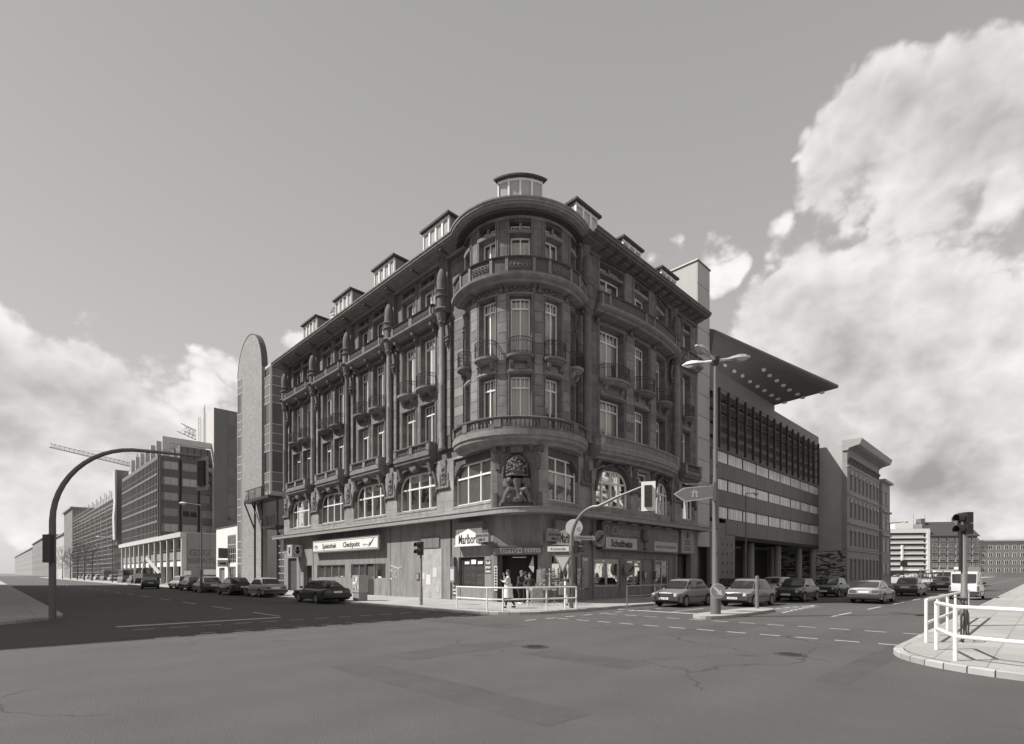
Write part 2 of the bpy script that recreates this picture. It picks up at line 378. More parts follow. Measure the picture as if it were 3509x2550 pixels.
pavement('pavement', -14.65, -15.1, 2.9, -1, -1, 0, 0, 46, 260, 300)
pavement('pavement_opposite_left', -2.2, -24.6, 3.5, 1, -1, 0, 0, 10, 200, 60)
pavement('pavement_near', -2.2, -2.4, 3.5, 1, 1, 0, 0, 4, 40, 60)
pavement('pavement_right_near', -11.8, -2.4, 2.6, -1, 1, 0, 0, 34, 30, 300)
# traffic island with the tall lamp
isl = M(); ring = []
for k in range(28):
    t = 2*math.pi*k/28; ex = 3.4*math.copysign(abs(math.cos(t))**.55, math.cos(t)); ey = .72*math.copysign(abs(math.sin(t))**.8, math.sin(t))
    ring.append(Vector((9.3, 22.6, 0)) + Vector((dR.x, dR.y, 0))*ex + Vector((nR.x, nR.y, 0))*ey)
isl.add([p for p in ring] + [p*1+Vector((0,0,KZ)) for p in ring], [tuple(range(28, 56))] + [(i, (i+1) % 28, 28+(i+1) % 28, 28+i) for i in range(28)])
island = tag(isl.build('traffic_island', KERB), kind='structure')
# painted markings, sheets 4 mm over the asphalt
LINE = mat('road_paint', .42, .8, var=.22, scale=3.5, speck=.10)
def stripe(mm, a0, b0, a1, b1, w, z=.004):
    p = xy(a0, b0, z); q = xy(a1, b1, z); d = (q-p).normalized(); nn = Vector((-d.y, d.x, 0))*w/2
    mm.quad(p-nn, q-nn, q+nn, p+nn)
mk = M()
for i in range(40): stripe(mk, -8.4, -22-i*6, -8.4, -25-i*6, .12)          # centre line of the left street
for i in range(34): stripe(mk, -14-i*1.15, -13.6, -14.6-i*1.15, -13.6, .12) if i < 9 else None
for i in range(40): stripe(mk, -24-i*6, -6.1, -27-i*6, -6.1, .12)
for i in range(40): stripe(mk, -22-i*6, -12.0, -25-i*6, -12.0, .12)
stripe(mk, -21.5, -14.6, -21.5, -9.8, .35); stripe(mk, -3, -21.4, -8.2, -21.4, .4)
for i in range(7): stripe(mk, -4.4-i*.9, -17.4, -4.8-i*.9, -17.4, .1)
for i in range(14): stripe(mk, -3.2-i*.95, -16.9, -3.75-i*.95, -16.9, .12); stripe(mk, -3.2-i*.95, -19.9, -3.75-i*.95, -19.9, .12)
for i in range(12): stripe(mk, -15.6, -13.4+i*.95, -15.6, -12.85+i*.95, .12); stripe(mk, -18.8, -13.4+i*.95, -18.8, -12.85+i*.95, .12)
for i in range(6): stripe(mk, -25.2-i*.9, -9.6+.0, -26.0-i*.9, -8.3, .16)   # hatching beyond the island
stripe(mk, -24.6, -9.7, -32, -8.9, .12); stripe(mk, -24.6, -8.2, -32, -8.9, .12)
tag(mk.build('road_markings', LINE), kind='structure')
pt = M()
PATCH = mat('newer_asphalt_patch', .072, .9, var=.2, scale=1, bump=.9, bscale=60, speck=.26)
random.seed(41)
for a, b, la, lb in [(-6,-9,3.2,1.1),(-11.5,-12,1.2,4.5),(-8.2,-5.4,.9,2.6),(-10.6,-30,2.2,9),(-6,-46,1.2,14),(-13.6,-6.6,5,1.3),(-4.5,-4.0,.8,5.5),(-9.5,-2.2,6,.5)]:
    ring = []
    for (x0, y0), (x1, y1) in zip([(a,b),(a-la,b),(a-la,b-lb),(a,b-lb)], [(a-la,b),(a-la,b-lb),(a,b-lb),(a,b)]):
        k = max(2, int(math.hypot(x1-x0, y1-y0)/.35))
        for i in range(k): ring.append(xy(x0+(x1-x0)*i/k+random.uniform(-.035,.035), y0+(y1-y0)*i/k+random.uniform(-.035,.035), .002))
    pt.add(ring, [tuple(range(len(ring)))])
tag(pt.build('asphalt_patches', PATCH), kind='structure')
def manhole(a, b, label):
    c = xy(a, b, .006); m = M(); m.cyl(c-Vector((0,0,.05)), c, .33, n=20)
    m2 = M()
    for k in range(5): m2.wb(c+Vector((0, -.2+.1*k, .004)), (.44-abs(k-2)*.07, .035, .008))
    o = m.build('manhole_cover', mat('cast_iron', .05, .6, var=.2, scale=20), org=c); tag(o, label, 'manhole cover'); m2.build('ridge', MATS['cast_iron'], o)
manhole(-9.2, -8.6, 'round iron manhole cover in the middle of the near roadway')
manhole(-12.2, -3.9, 'round iron manhole cover in the near roadway, close to the pavement on the right')

# ------------------------------------------------------------------ the corner building
B = thing('corner_building', (0, 33, 0), 'large dark sandstone corner building with a round tower bay, balconies and a shop canopy', 'building')
PC = [7.1, 13.25, 19.45, 25.65, 31.85]
def wall_grid(m, fr, s0, s1, z0, z1, o0, o1, ops, n=None):
    """wall with rectangular openings, built as butting blocks"""
    S = sorted(set([s0, s1] + [x for op in ops for x in op[:2] if s0 < x < s1]))
    for a, b in zip(S, S[1:]):
        mid = (a+b)/2; Z = z0
        for op in sorted([p for p in ops if p[0] < mid < p[1]], key=lambda p: p[2]):
            if op[2] > Z+1e-4: m.box(fr, a, b, o0, o1, Z, op[2])
            Z = max(Z, op[3])
        if z1 > Z+1e-4: m.box(fr, a, b, o0, o1, Z, z1)
def window(fr, s0, s1, z0, z1, o, par, mull=(), bars=(), sub=None, fw=.09, curt='rand', gm=None, fm=None, corner=0, name='window', label=None, panes='pane'):
    """frame (part) with pane and curtain (sub-parts); corner = radius of rounded upper corners"""
    f = M(); d = .07
    f.box(fr, s0, s0+fw, o-d, o, z0, z1 - (corner or 0)); f.box(fr, s1-fw, s1, o-d, o, z0, z1-(corner or 0))
    f.box(fr, s0+fw, s1-fw, o-d, o, z0, z0+fw)
    rx = corner*.95
    f.box(fr, s0+(rx or fw), s1-(rx or fw), o-d, o, z1-fw, z1)
    if corner:
        for sg, c in ((1, s0+rx), (-1, s1-rx)):
            pts = []
            for k in range(9):
                t = math.pi/2*k/8; pts.append((c - sg*rx*math.cos(t), z1-corner+corner*math.sin(t), c - sg*(rx-fw)*math.cos(t), z1-corner+(corner-fw)*math.sin(t)))
            f.grid([[fr(a, o-d, b), fr(a, o, b), fr(c2, o, d2), fr(c2, o-d, d2)] for a, b, c2, d2 in pts], True, True)
    for x in mull: f.box(fr, x-fw*.45, x+fw*.45, o-d+.004, o+.012, z0+fw, z1-fw*.5)
    xs = [s0+fw] + sorted(mull) + [s1-fw]
    for z in bars: f.box(fr, s0+fw*.6, s1-fw*.6, o-d+.002, o+.03, z-fw*.5, z+fw*.5)
    if sub:
        zt = max(bars) if bars else z0
        for a, b in zip(xs, xs[1:]):
            for k in range(1, sub): x = a+(b-a)*k/sub; f.box(fr, x-.018, x+.018, o-d+.01, o-.01, zt, z1-fw)
    fo = f.build(name, fm or WHITE, par)
    if label: fo['label'] = label
    p = M(); n = getattr(fr, 'n', lambda a, b: 1)(s0, s1)
    if corner:
        pts = [fr(s0+.02, o-.04, z0+.02), fr(s1-.02, o-.04, z0+.02)]
        for k in range(7): t = math.pi/2*k/6; pts.append(fr(s1-rx+(rx-.02)*math.cos(t), o-.04, z1-corner+(corner-.02)*math.sin(t)))
        for k in range(7): t = math.pi/2*(1-k/6); pts.append(fr(s0+rx-(rx-.02)*math.cos(t), o-.04, z1-corner+(corner-.02)*math.sin(t)))
        p.add(pts, [tuple(range(len(pts)))])
    else: p.grid([[fr(s0+.02+(s1-s0-.04)*i/n, o-.04, z) for i in range(n+1)] for z in (z0+.02, z1-.02)])
    p.build(panes, gm or GLASS, fo)
    if curt == 'rand': curt = random.choice([0, 1, 1, 2, 2, 3])
    if curt:
        zt = z1-.12
        def drape(a, b, za, zb, gather=0):
            k = max(6, int((b-a)*14)); rows = []
            for z, q in ((za, 1-gather), (zb, 1)):
                rows.append([fr(a+(b-a)*q*i/k, o-.22+.035*math.sin(i*2.1+a), z) for i in range(k+1)])
            c = M(); c.grid(rows); c.build('curtain', CURT, fo)
        w = s1-s0
        if curt == 1: drape(s0, s1, z0, zt)
        elif curt == 2: drape(s0, s0+w*.32, z0, zt); drape(s1-w*.3, s1, z0, zt)
        else: drape(s0, s1, z0+(z1-z0)*.45, zt)
    return fo

# interior core and roof: what one sees behind the panes
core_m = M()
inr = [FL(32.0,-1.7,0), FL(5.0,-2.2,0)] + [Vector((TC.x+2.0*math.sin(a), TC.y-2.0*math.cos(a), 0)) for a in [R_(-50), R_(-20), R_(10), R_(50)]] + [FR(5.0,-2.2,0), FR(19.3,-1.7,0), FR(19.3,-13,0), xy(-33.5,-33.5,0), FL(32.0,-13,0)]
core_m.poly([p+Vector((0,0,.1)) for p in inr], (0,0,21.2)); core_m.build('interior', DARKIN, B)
rf = M()
for fr, a, b in ((FL, 4.2, 32.4), (FR, 4.2, 19.7)): rf.box(fr, a, b, -13, -.05, 21.42, 21.86)
rf.lathe((TC.x, TC.y, 0), [(.05, 21.40), (3.9, 21.40), (3.9, 21.80), (.05, 22.1)], 32); rf.build('roof', ROOFM, B)
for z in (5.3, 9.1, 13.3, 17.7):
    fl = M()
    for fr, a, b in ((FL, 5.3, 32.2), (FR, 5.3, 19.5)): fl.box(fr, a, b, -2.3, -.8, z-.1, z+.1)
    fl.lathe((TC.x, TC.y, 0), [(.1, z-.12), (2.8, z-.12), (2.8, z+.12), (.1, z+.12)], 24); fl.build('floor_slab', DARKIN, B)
ew = M(); ew.box(FL, 32.1, 32.4, -13, -.76, .12, 21.4); ew.box(FL, 5.0, 32.1, -13.3, -13, .12, 21.4); ew.box(FR, 19.4, 19.69, -13, -.76, .12, 21.4); ew.build('end_wall', PLAST, B)

# --- street floor: rendered wall with the shop openings
GOPL = [(29.45,31.45,.12,3.15),(26.2,27.95,.12,2.42),(20.1,25.15,1.33,2.43),(16.95,19.1,1.33,2.45),(15.6,16.9,.12,2.45),(14.0,15.55,1.33,2.45)]
gw = M(); wall_grid(gw, FL, 2.5, 32.4, .1, 5.02, -.4, 0, GOPL + [(3.25, 5.65, .86, 2.7)])
wall_grid(gw, FR, 1.4, 19.7, .1, 5.02, -.4, 0, [(2.15,3.95,.86,2.7),(6.1,8.9,.85,2.7),(9.7,11.65,.8,2.7),(11.8,13.1,.12,2.7),(13.3,15.25,.78,2.7),(16.45,18.6,.12,3.2)])
wall_grid(gw, FA, 0, FA.len, .1, 5.02, -.4, .0, [(.22, FA.len-.22, .12, 2.78)]); gw.build('shop_floor_wall', PLAST, B)
# vertical slots and thin joints in the render, a plinth
sl_ = M()
for s in (5.45, 13.3, 25.9, 28.7): sl_.box(FL, s, s+.03, -.03, .012, .12, 5.0)
sl_.box(FL, 6.28, 6.45, -.1, .015, .12, 5.0); sl_.build('slot', mat('dark_joint', .03, .9), B)
for a, b, z0, z1 in [(7.3, 9.6, .13, 3.3)]:
    q = M(); q.box(FL, a, b, .002, .035, z0, z1); q.build('shuttered_panel', mat('pale_board', .36, .85, var=.2, scale=2.2, streak=.15), B)
    q = M(); q.box(FL, 7.5, 9.5, .037, .06, 3.35, 4.05)
    for k in range(3): q.box(FL, 7.52+k*.67, 8.13+k*.67, .06, .075, 3.4, 4.0)
    q.build('shutter', mat('dull_board', .17, .8, var=.1), B)
q = M()
for k in range(7): q.box(FL, 26.0-k*2.6-2.5, 26.0-k*2.6, .002, .012, .125, 1.25) if k > 2 else None
# shop windows on the left street, doors
def shopwin(fr, s0, s1, z0, z1, k, lab=None, fm=None, o=-.12, fw=.06):
    return window(fr, s0, s1, z0, z1, o, B, mull=[s0+(s1-s0)*i/k for i in range(1, k)], fw=fw, curt=0, gm=GLASS, fm=fm or mat('aluminium', .42, .4, metal=.4), name='shop_window', label=lab)
shopwin(FL, 20.1, 25.15, 1.33, 2.43, 4); shopwin(FL, 16.95, 19.1, 1.33, 2.45, 2); shopwin(FL, 14.0, 15.55, 1.33, 2.45, 1)
def door(fr, s0, s1, z0, z1, o, dm, glazed=False, handle=1):
    d = M(); d.box(fr, s0, s1, o-.06, o, z0, z1); do = d.build('door', dm, B)
    h = M(); x = s0+.12 if handle > 0 else s1-.16; h.box(fr, x, x+.04, o, o+.05, z0+.95, z0+1.2); h.build('handle', METAL, do)
    p = M(); 
    if glazed: p.box(fr, s0+.12, s1-.12, o, o+.01, z0+1.1, z1-.15); p.build('pane', GLASSD, do)
    else:
        for k in range(2): p.box(fr, s0+.15, s1-.15, o, o+.012, z0+.2+k*(z1-z0)*.48, z0+(z1-z0)*(.43+k*.5))
        p.build('door_panel', dm, do)
    return do
DKD = mat('dark_door', .045, .5)
door(FL, 29.5, 31.4, .13, 3.1, -.2, mat('dark_grey_door', .07, .6)); door(FL, 26.25, 27.9, .13, 2.4, -.35, DKD); door(FL, 15.65, 16.85, .13, 2.4, -.15, DKD, True)
# posters and machines seen in those windows
for i, (s, w, z0, z1, v) in enumerate([(24.4,.5,1.4,2.2,.5),(23.2,.6,1.4,2.3,.15),(22.0,.5,1.4,2.0,.3),(20.7,.6,1.4,2.3,.55),(18.5,.6,1.4,2.3,.5),(17.6,.5,1.4,2.2,.12),(14.5,.5,1.4,2.2,.55)]):
    q = M(); pts = [FL(s-w*.6, -.2, z0), FL(s+w*.6, -.2, z0), FL(s+w*.1, -.2, z1)]; q.poly(pts, FL(0,-.03,0)-FL(0,0,0)); q.build('window_display', mat('display_%d' % int(v*100), v, .7, var=.3, scale=6), B)
# curved shop front round the corner
gd = mat('bronze_frame', .05, .4, metal=.3)
shopwin(FL, 3.25, 5.65, .86, 2.7, 1, 'display window full of tobacco goods', gd, -.1, .14); shopwin(FR, 2.15, 3.95, .86, 2.7, 1, None, gd, -.1, .12)
for fr, a, b_ in ((FL, 3.4, 5.5), (FR, 2.3, 3.8)):
    for z in (1.1, 1.55, 2.0):
        q = M(); q.box(fr, a, b_, -.38, -.2, z, z+.02); q.build('shelf', METAL, B)
        for k in range(11): x = a+.06+k*(b_-a-.1)/11; h = random.uniform(.06, .17); pk = M(); pk.box(fr, x, x+.1, -.33, -.24, z+.02, z+.02+h); pk.build('packet', mat('packet_%d' % (k % 3), (.5, .15, .3)[k % 3], .6), B)
    for k in range(3):
        q = M(); x = a+.12+k*.6; q.box(fr, x, x+.42, -.088, -.08, 2.28, 2.44+(k == 1)*.1); q.build('sticker', WPAINT, B)
# recessed entrance: side walls and a door, lamp tube over it
en = M(); en.box(FA, .16, .22, -1.3, -.01, .13, 2.8); en.box(FA, FA.len-.22, FA.len-.16, -1.3, -.01, .13, 2.8); en.box(FA, .2, FA.len-.2, -1.3, -.02, 2.785, 2.84); en.build('entrance_reveal', PLAST, B)
q = M(); q.box(FA, .7, FA.len-.6, -1.05, -1.0, .13, 2.75); q.build('door', DARKIN, B)
q = M(); q.box(FA, 1.05, 1.85, -.3, -.24, 2.62, 2.66); q.build('lamp_tube', WPAINT, B)

# --- canopy over the pavement
ca, cb, r = -19.5-2.6, -18.5-2.6, 2.6
arc = [xy(ca + r*math.cos(t), cb + r*math.sin(t)) for t in [math.pi/2*k/12 for k in range(13)]]
path = [FL(33.3, .8, 0)] + arc + [FR(20.2, 1.2, 0)]
inner = [FL(33.3, .01, 0), FL(5.4, .01, 0)] + [FT(-4.4+8.8*k/10, .01, 0) for k in range(11)] + [FR(5.2, .01, 0), FR(20.2, .01, 0)]
cn = M(); n = len(path)
def inset(i, d):
    a = path[max(i-1, 0)]; b = path[min(i+1, n-1)]; t = (b-a).normalized(); nn = Vector((t.y, -t.x, 0))
    if (Vector((0, 33, 0))-path[i]).dot(nn) < 0: nn = -nn
    return path[i]+nn*d
rows = []
for i in range(n):
    p = path[i]; q = inset(i, .12); w = inset(i, .75)
    rows.append([w+Vector((0,0,5.05)), q+Vector((0,0,5.01)), p+Vector((0,0,4.98)), p+Vector((0,0,5.22)), inset(i,-.05)+Vector((0,0,5.24)), inset(i,-.05)+Vector((0,0,5.29)), q+Vector((0,0,5.30)), w+Vector((0,0,5.34))])
cn.grid(rows, True, True)
full = cn
full.build('canopy', FASCIA, B)
und = M(); vs = [p+Vector((0,0,5.025)) for p in [inset(i,.7) for i in range(n)]] + [p+Vector((0,0,5.025)) for p in [FR(20.2,-.4,0), FR(1.4,-.4,0), FL(2.5,-.4,0), FL(33.3,-.4,0)]]
und.poly(vs, (0,0,.22)); und.build('canopy_slab', FASCIA, B)

# --- first floor: pale stone with the arched windows
ff = M()
opsL = [(a+.75, b-.75, 5.95, 8.75) for a, b in zip(PC, PC[1:])]
wall_grid(ff, FL, 6.25, 32.4, 5.27, 8.85, -.55, 0, opsL)
opsR = [(6.2,9.4,5.9,8.75),(10.3,11.7,5.9,8.5),(12.5,15.6,5.9,8.75)]
wall_grid(ff, FB, 5.3, 15.7, 5.27, 8.85, -.55, 0, opsR); wall_grid(ff, FR, 15.7, 19.7, 5.27, 8.85, -.55, 0, [(17.2,19.3,5.9,8.6)])
ff.box(FR, 4.75, 5.3, -.55, 0, 5.27, 8.85)
wall_grid(ff, FWL, 0, FWL.len, 5.27, 8.85, -.5, 0, [(.12, 3.98, 5.8, 8.7)]); wall_grid(ff, FWN, 0, FWN.len, 5.27, 8.85, -.5, 0, []); wall_grid(ff, FWR, 0, FWR.len, 5.27, 8.85, -.5, 0, [(.08, 3.12, 5.8, 8.7)]); ff.build('first_floor_wall', STONE_L, B)
def spandrel(m, fr, c, zt, rx, rz, sg, o0, o1):
    """fills the corner of a square opening to a rounded one"""
    n = 8; arcp = [(c+sg*(rx-rx*math.cos(math.pi/2*k/n)), zt-rz+rz*math.sin(math.pi/2*k/n)) for k in range(n+1)]
    vs = []; fs = []
    for o in (o0, o1): vs.append(fr(c-sg*.02, o, zt+.02)); vs += [fr(a, o, b) for a, b in arcp]
    q = n+2
    for k in range(n): fs += [(0, 1+k, 2+k), (q, q+2+k, q+1+k), (1+k, q+1+k, q+2+k, 2+k)]
    m.add(vs, fs)
def arch_band(m, fr, c, zt, rx, rz, sg, o0, o1, w, zb):
    pts = [(c, zb)] + [(c+sg*(rx-rx*math.cos(math.pi/2*k/9)), zt-rz+rz*math.sin(math.pi/2*k/9)) for k in range(10)]
    rows = []
    for i, (a, b) in enumerate(pts):
        p = pts[max(i-1,0)]; q = pts[min(i+1,len(pts)-1)]; tx, tz = q[0]-p[0], q[1]-p[1]; L_ = math.hypot(tx, tz); nx, nz = -tz/L_*w, tx/L_*w
        if nx*sg > 0: nx, nz = -nx, -nz
        rows.append([fr(a, o0, b), fr(a, o1, b), fr(a+nx*.5, o1+.03, b+nz*.5), fr(a+nx, o1, b+nz), fr(a+nx, o0, b+nz)])
    m.grid(rows, True, True)
def archwin(fr, s0, s1, z0, zt, nm, oo, cu='rand', lint=.28, rx=1.15, rz=1.15, band=True, bar=7.45, left_only=0):
    m = M()
    m.box(fr, s0-.0, s1+.0, -.5, -.12, zt-.02, zt+lint+.1)
    for c, sg in ((s0, 1), (s1, -1)):
        if left_only == -sg: continue
        spandrel(m, fr, c, zt, rx, rz, sg, -.5, -.06)
        if band: arch_band(m, fr, c+sg*.02, zt+.22, rx+.25, rz+.5, sg, -.06, .10, .16, 6.9)
    m.build('arch', STONE_T, B)
    window(fr, s0+.03, s1-.03, z0, zt-.02, oo, B, mull=[s0+(s1-s0)*k/nm for k in range(1, nm)], bars=[bar], fw=.10, corner=rx*.97 if not left_only else 0, curt=cu)
    k = M(); k.box(fr, s0, s1, -.5, .03, z0-.14, z0-.002); k.build('window_sill', STONE_L, B)
for i, (a, b) in enumerate(zip(PC, PC[1:])): archwin(FL, a+.75, b-.75, 5.96, 8.45, 4, -.3, [1, 0, 0, 1][i] if i else 2)
archwin(FWL, .12, 3.98, 5.82, 8.3, 3, -.25, 1, rx=1.1, band=False, lint=.34, left_only=1); archwin(FWR, .08, 3.12, 5.82, 8.3, 3, -.25, 0, rx=1.0, band=False, lint=.34, left_only=-1)
archwin(FB, 6.2, 9.4, 5.9, 8.25, 4, -.3, 0, band=True); archwin(FB, 12.5, 15.6, 5.9, 8.25, 4, -.3, 0); archwin(FR, 17.2, 19.3, 5.9, 8.1, 3, -.3, 0, rx=.8)
window(FB, 10.33, 11.67, 5.9, 8.45, -.3, B, mull=[], bars=[7.9], fw=.1, curt=0)
# carved consoles between the arches: drop, scroll and block
def console(fr, s):
    m = M()
    m.box(fr, s-.62, s+.62, .002, .15, 7.06, 7.16); m.box(fr, s-.55, s+.55, .002, .09, 6.98, 7.06)
    m.sweep(fr, s-.27, s+.27, [(.0, 7.16), (.04, 7.16), (.04, 8.3), (.09, 8.6), (.12, 8.84), (0, 8.84)])
    for x in (-.2, -.1, .1, .2): m.box(fr, s+x-.025, s+x+.025, .03, .085, 7.3, 8.5)
    m.ball(fr(s, .08, 8.3), .12, 8, 5); m.ball(fr(s, .07, 7.35), .1, 8, 5)
    for sg in (-1, 1):
        m.box(fr, s+sg*.40-.05, s+sg*.40+.05, .002, .06, 7.16, 8.0); m.box(fr, s+sg*.5-.05, s+sg*.5+.05, .002, .07, 7.2, 7.5); m.ball(fr(s+sg*.5, .03, 7.36), .07, 7, 4)
    m.tube([fr(s+.24*math.cos(t), .09, 7.95-.3*math.sin(t)) for t in [math.pi*k/8 for k in range(9)]], .035, 5); m.ball(fr(s, .09, 7.95), .1, 8, 5)
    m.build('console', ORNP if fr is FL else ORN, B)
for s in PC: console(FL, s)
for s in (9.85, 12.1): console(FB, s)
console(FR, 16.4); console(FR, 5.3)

# --- upper walls, L: recessed wall, piers of separate stones, columns
UZ0, UZ1 = 8.86, 21.3
cols_L = []
opsU = []
for pc in PC[:-1]:
    for a, b in ((pc+1.2, pc+2.75), (pc+3.4, pc+4.95)): opsU += [(a, b, 9.45, 12.85), (a, b, 13.86, 17.25), (a, b, 18.25, 21.1)]
uw = M(); wall_grid(uw, FL, 5.05, 32.4, UZ0, UZ1, -.75, -.2, opsU); uw.build('upper_wall', STONE, B)
opsU2 = []
RW = [(6.6, 8.85), (9.95, 11.8), (12.95, 14.65)]
for a, b in RW: opsU2 += [(a, b, 9.45, 12.75), (a, b, 13.86, 17.15), (a, b, 18.25, 21.1)]
uw = M(); wall_grid(uw, FB, 5.6, 15.4, UZ0, UZ1, -.75, -.12, opsU2)
wall_grid(uw, FR, 15.4, 19.7, UZ0, UZ1, -.75, -.15, [(17.5, 18.75, a, b) for a, b in ((9.45,12.75),(13.86,17.15),(18.25,21.1))])
uw.box(FR, 4.75, 5.6, -.75, -.15, UZ0, UZ1); uw.build('upper_wall', STONE, B)
TWIN = [(-3.86, .42), (-1.99, .56), (0, .60), (1.99, .56), (3.86, .42)]
opsT2 = []
for c, h in TWIN: opsT2 += [(c-h, c+h, 9.3, 12.7), (c-h, c+h, 13.7, 17.05), (c-h, c+h, 18.1, 21.15)]
uw = M(); wall_grid(uw, FT, -4.68, 4.68, UZ0, UZ1, -.5, 0, opsT2); uw.build('tower_wall', STONE, B)
shared_stone = {}
def stones(fr, key, s0, s1, o0, o1, z0, z1, h=.52, gap=.012):
    """pier of single blocks, joints recessed; the mesh is shared"""
    z = z0; i = 0
    base = None
    while z < z1-.05:
        hh = min(h, z1-z)
        k = (key, round(hh, 3), i % 2)
        if k not in shared_stone:
            m = M(); m.box(fr, s0+gap*(i % 2), s1-gap*(i % 2), o0, o1, gap, hh-gap, 1 if fr not in (FT, FB) else 3)
            me = m.mesh('stone', ORG[B.name]); me.materials.append(STONE_B); shared_stone[k] = me
        o = link('stone', shared_stone[k], B); o.location.z = z
        z += h; i += 1
jamb = M()
for pc in PC:
    stones(FL, 'L%.1f' % pc, pc-.62, pc-.2, -.199, random.uniform(-.012,.012), 10.3, 17.3, .58); stones(FL, 'M%.1f' % pc, pc+.2, min(pc+.62, 32.38), -.199, random.uniform(-.012,.012), 10.3, 17.3, .58)
stones(FL, 'T', 5.25, 6.1, -.199, -.03, 9.6, 17.3, .58)
stones(FT, 'TT', 2.68, 3.3, .002, .05, 10.4, 17.2, .58); stones(FT, 'TU', .78, 1.26, .002, .05, 10.4, 17.2, .58); stones(FT, 'TV', -1.26, -.78, .002, .05, 10.4, 17.2, .58); stones(FT, 'TW', -3.3, -2.68, .002, .05, 10.4, 17.2, .58)
stones(FR, 'R1', 4.8, 5.55, -.149, .03, 9.6, 17.2, .58); stones(FR, 'R2', 15.75, 16.9, -.149, .02, 9.6, 17.2, .58); stones(FB, 'R3', 8.98, 9.82, -.119, -.03, 10.4, 17.2, .58); stones(FB, 'R4', 11.95, 12.85, -.119, -.03, 10.4, 17.2, .58)
def pier_core(fr, a, b, o0, o1):
    m = M(); m.box(fr, a, b, o0, o1, 9.5, 17.6); m.build('pier_core', STONE_T, B)
for pc in PC: pier_core(FL, pc-.66, min(pc+.66, 32.39), -.198, -.03)
# jamb mouldings beside every opening
def jambs(fr, ops, oo):
    for a, b, z0, z1 in ops:
        for x in (a-.16, a-.06, b+.02, b+.12): jamb.box(fr, x, x+.045, oo, oo+.05, z0-.02, z1+.06)
        jamb.box(fr, a-.16, b+.165, oo, oo+.07, z1+.07, z1+.16)
jambs(FL, opsU, -.2); jambs(FB, opsU2, -.12); jambs(FT, opsT2, 0); jambs(FR, [(17.5,18.75,a,b) for a, b in ((9.45,12.75),(13.86,17.15),(18.25,21.1))], -.15)
jamb.build('jamb_moulding', STONE_B, B)
def column(fr, s, o=.14, r=.19):
    c = fr(s, o, 0); m = M(); m.lathe(c, [(r*1.25, 9.5), (r*1.25, 9.65), (r*1.05, 9.75), (r, 9.9), (r*.98, 13.4), (r*1.0, 13.42), (r*1.0, 13.5), (r*.96, 13.52), (r*.92, 17.1)], 14); co = m.build('column', STONE_B, B, True)
    m = M()
    m.lathe(c, [(r*.95, 17.1), (r*1.35, 17.25), (r*1.2, 17.4), (r*1.75, 17.7), (r*1.95, 17.95)], 12)
    for k in range(7):
        t = 2*math.pi*k/7; m.ball(c+Vector((math.cos(t)*r*1.25, math.sin(t)*r*1.25, 17.35)), .10, 6, 4); m.ball(c+Vector((math.cos(t+.4)*r*1.3, math.sin(t+.4)*r*1.3, 17.62)), .09, 6, 4)
    m.build('capital', ORN, co, True)
    m = M(); m.lathe(c, [(.34, 17.95), (.44, 18.05), (.5, 18.15), (.44, 18.25)], 12); m.box(fr, s-.48, s+.48, -.19, o+.15, 17.95, 18.22)
    m.lathe(c, [(.31, 18.25), (.33, 18.9), (.41, 18.95), (.41, 19.05), (.27, 19.12), (.31, 19.3), (.37, 19.36), (.32, 19.42), (.35, 19.9), (.31, 20.3), (.19, 20.65), (.04, 20.85)], 12)
    m.lathe(fr(s, o-.22, 0), [(.2, 20.2), (.22, 21.1), (.34, 21.25), (.36, 21.38)], 12)
    m.box(fr, s-.42, s+.42, -.19, .06, 18.22, 21.28)
    m.build('finial', ORN, co, True)
for s in PC: column(FL, s if s < 31 else 31.75)
column(FR, 5.15, .2, .26); column(FR, 15.9, .2, .26)
# hanging festoons on the piers under the cornice
def festoon(fr, s, o=.03):
    m = M(); m.sweep(fr, s-.13, s+.13, [(o, 17.2), (o+.16, 17.1), (o+.08, 16.7), (o+.05, 16.2), (o, 16.15)])
    for k, z in enumerate((16.15, 15.95, 15.8)): m.ball(fr(s, o+.07, z), .13-.03*k, 7, 5)
    for sg in (-1, 1): m.ball(fr(s+sg*.1, o+.08, 16.4), .08, 6, 4)
    m.build('festoon', ORN, B, True)
for s in PC: festoon(FL, s-.42)
festoon(FR, 5.5); festoon(FR, 15.5); festoon(FT, 4.35); festoon(FT, -4.45)
# windows of the upper floors
def upwin(fr, a, b, oo, lv):
    cu = lambda: random.choice([1, 1, 1, 2, 2, 3])
    c = (a+b)/2; w = b-a
    nar = w < 1.3
    for k, (z0, z1, tr) in enumerate(lv):
        ml = [c] if w > .9 else []
        if k < 2: window(fr, a, b, z0, z1, oo, B, mull=ml, bars=[tr], sub=2 if w < 1.7 else 3, fw=.085, curt=cu())
        else: window(fr, a, b, z0, z1, oo, B, mull=ml, fw=.085)
    # stone transom of the top floor and the small lights above it
    m = M(); m.sweep(fr, a-.05, b+.05, [(oo-.1, 20.42), (oo+.42, 20.46), (oo+.46, 20.62), (oo+.3, 20.72), (oo-.1, 20.74)], getattr(fr, 'n', lambda x, y: 1)(a, b)); m.build('transom', STONE_B, B)
    window(fr, a, c-.06, 20.74, 21.08, oo, B, sub=3, fw=.05, curt=0); window(fr, c+.06, b, 20.74, 21.08, oo, B, sub=3, fw=.05, curt=0)
    m = M(); m.box(fr, c-.06, c+.06, oo-.1, oo+.25, 20.74, 21.1); m.build('mullion', STONE_B, B)
LV = [(9.45, 12.83, 12.2), (13.86, 17.23, 16.6), (18.3, 20.42, 0)]
for pc in PC[:-1]:
    upwin(FL, pc+1.2, pc+2.75, -.52, LV); upwin(FL, pc+3.4, pc+4.95, -.52, LV)
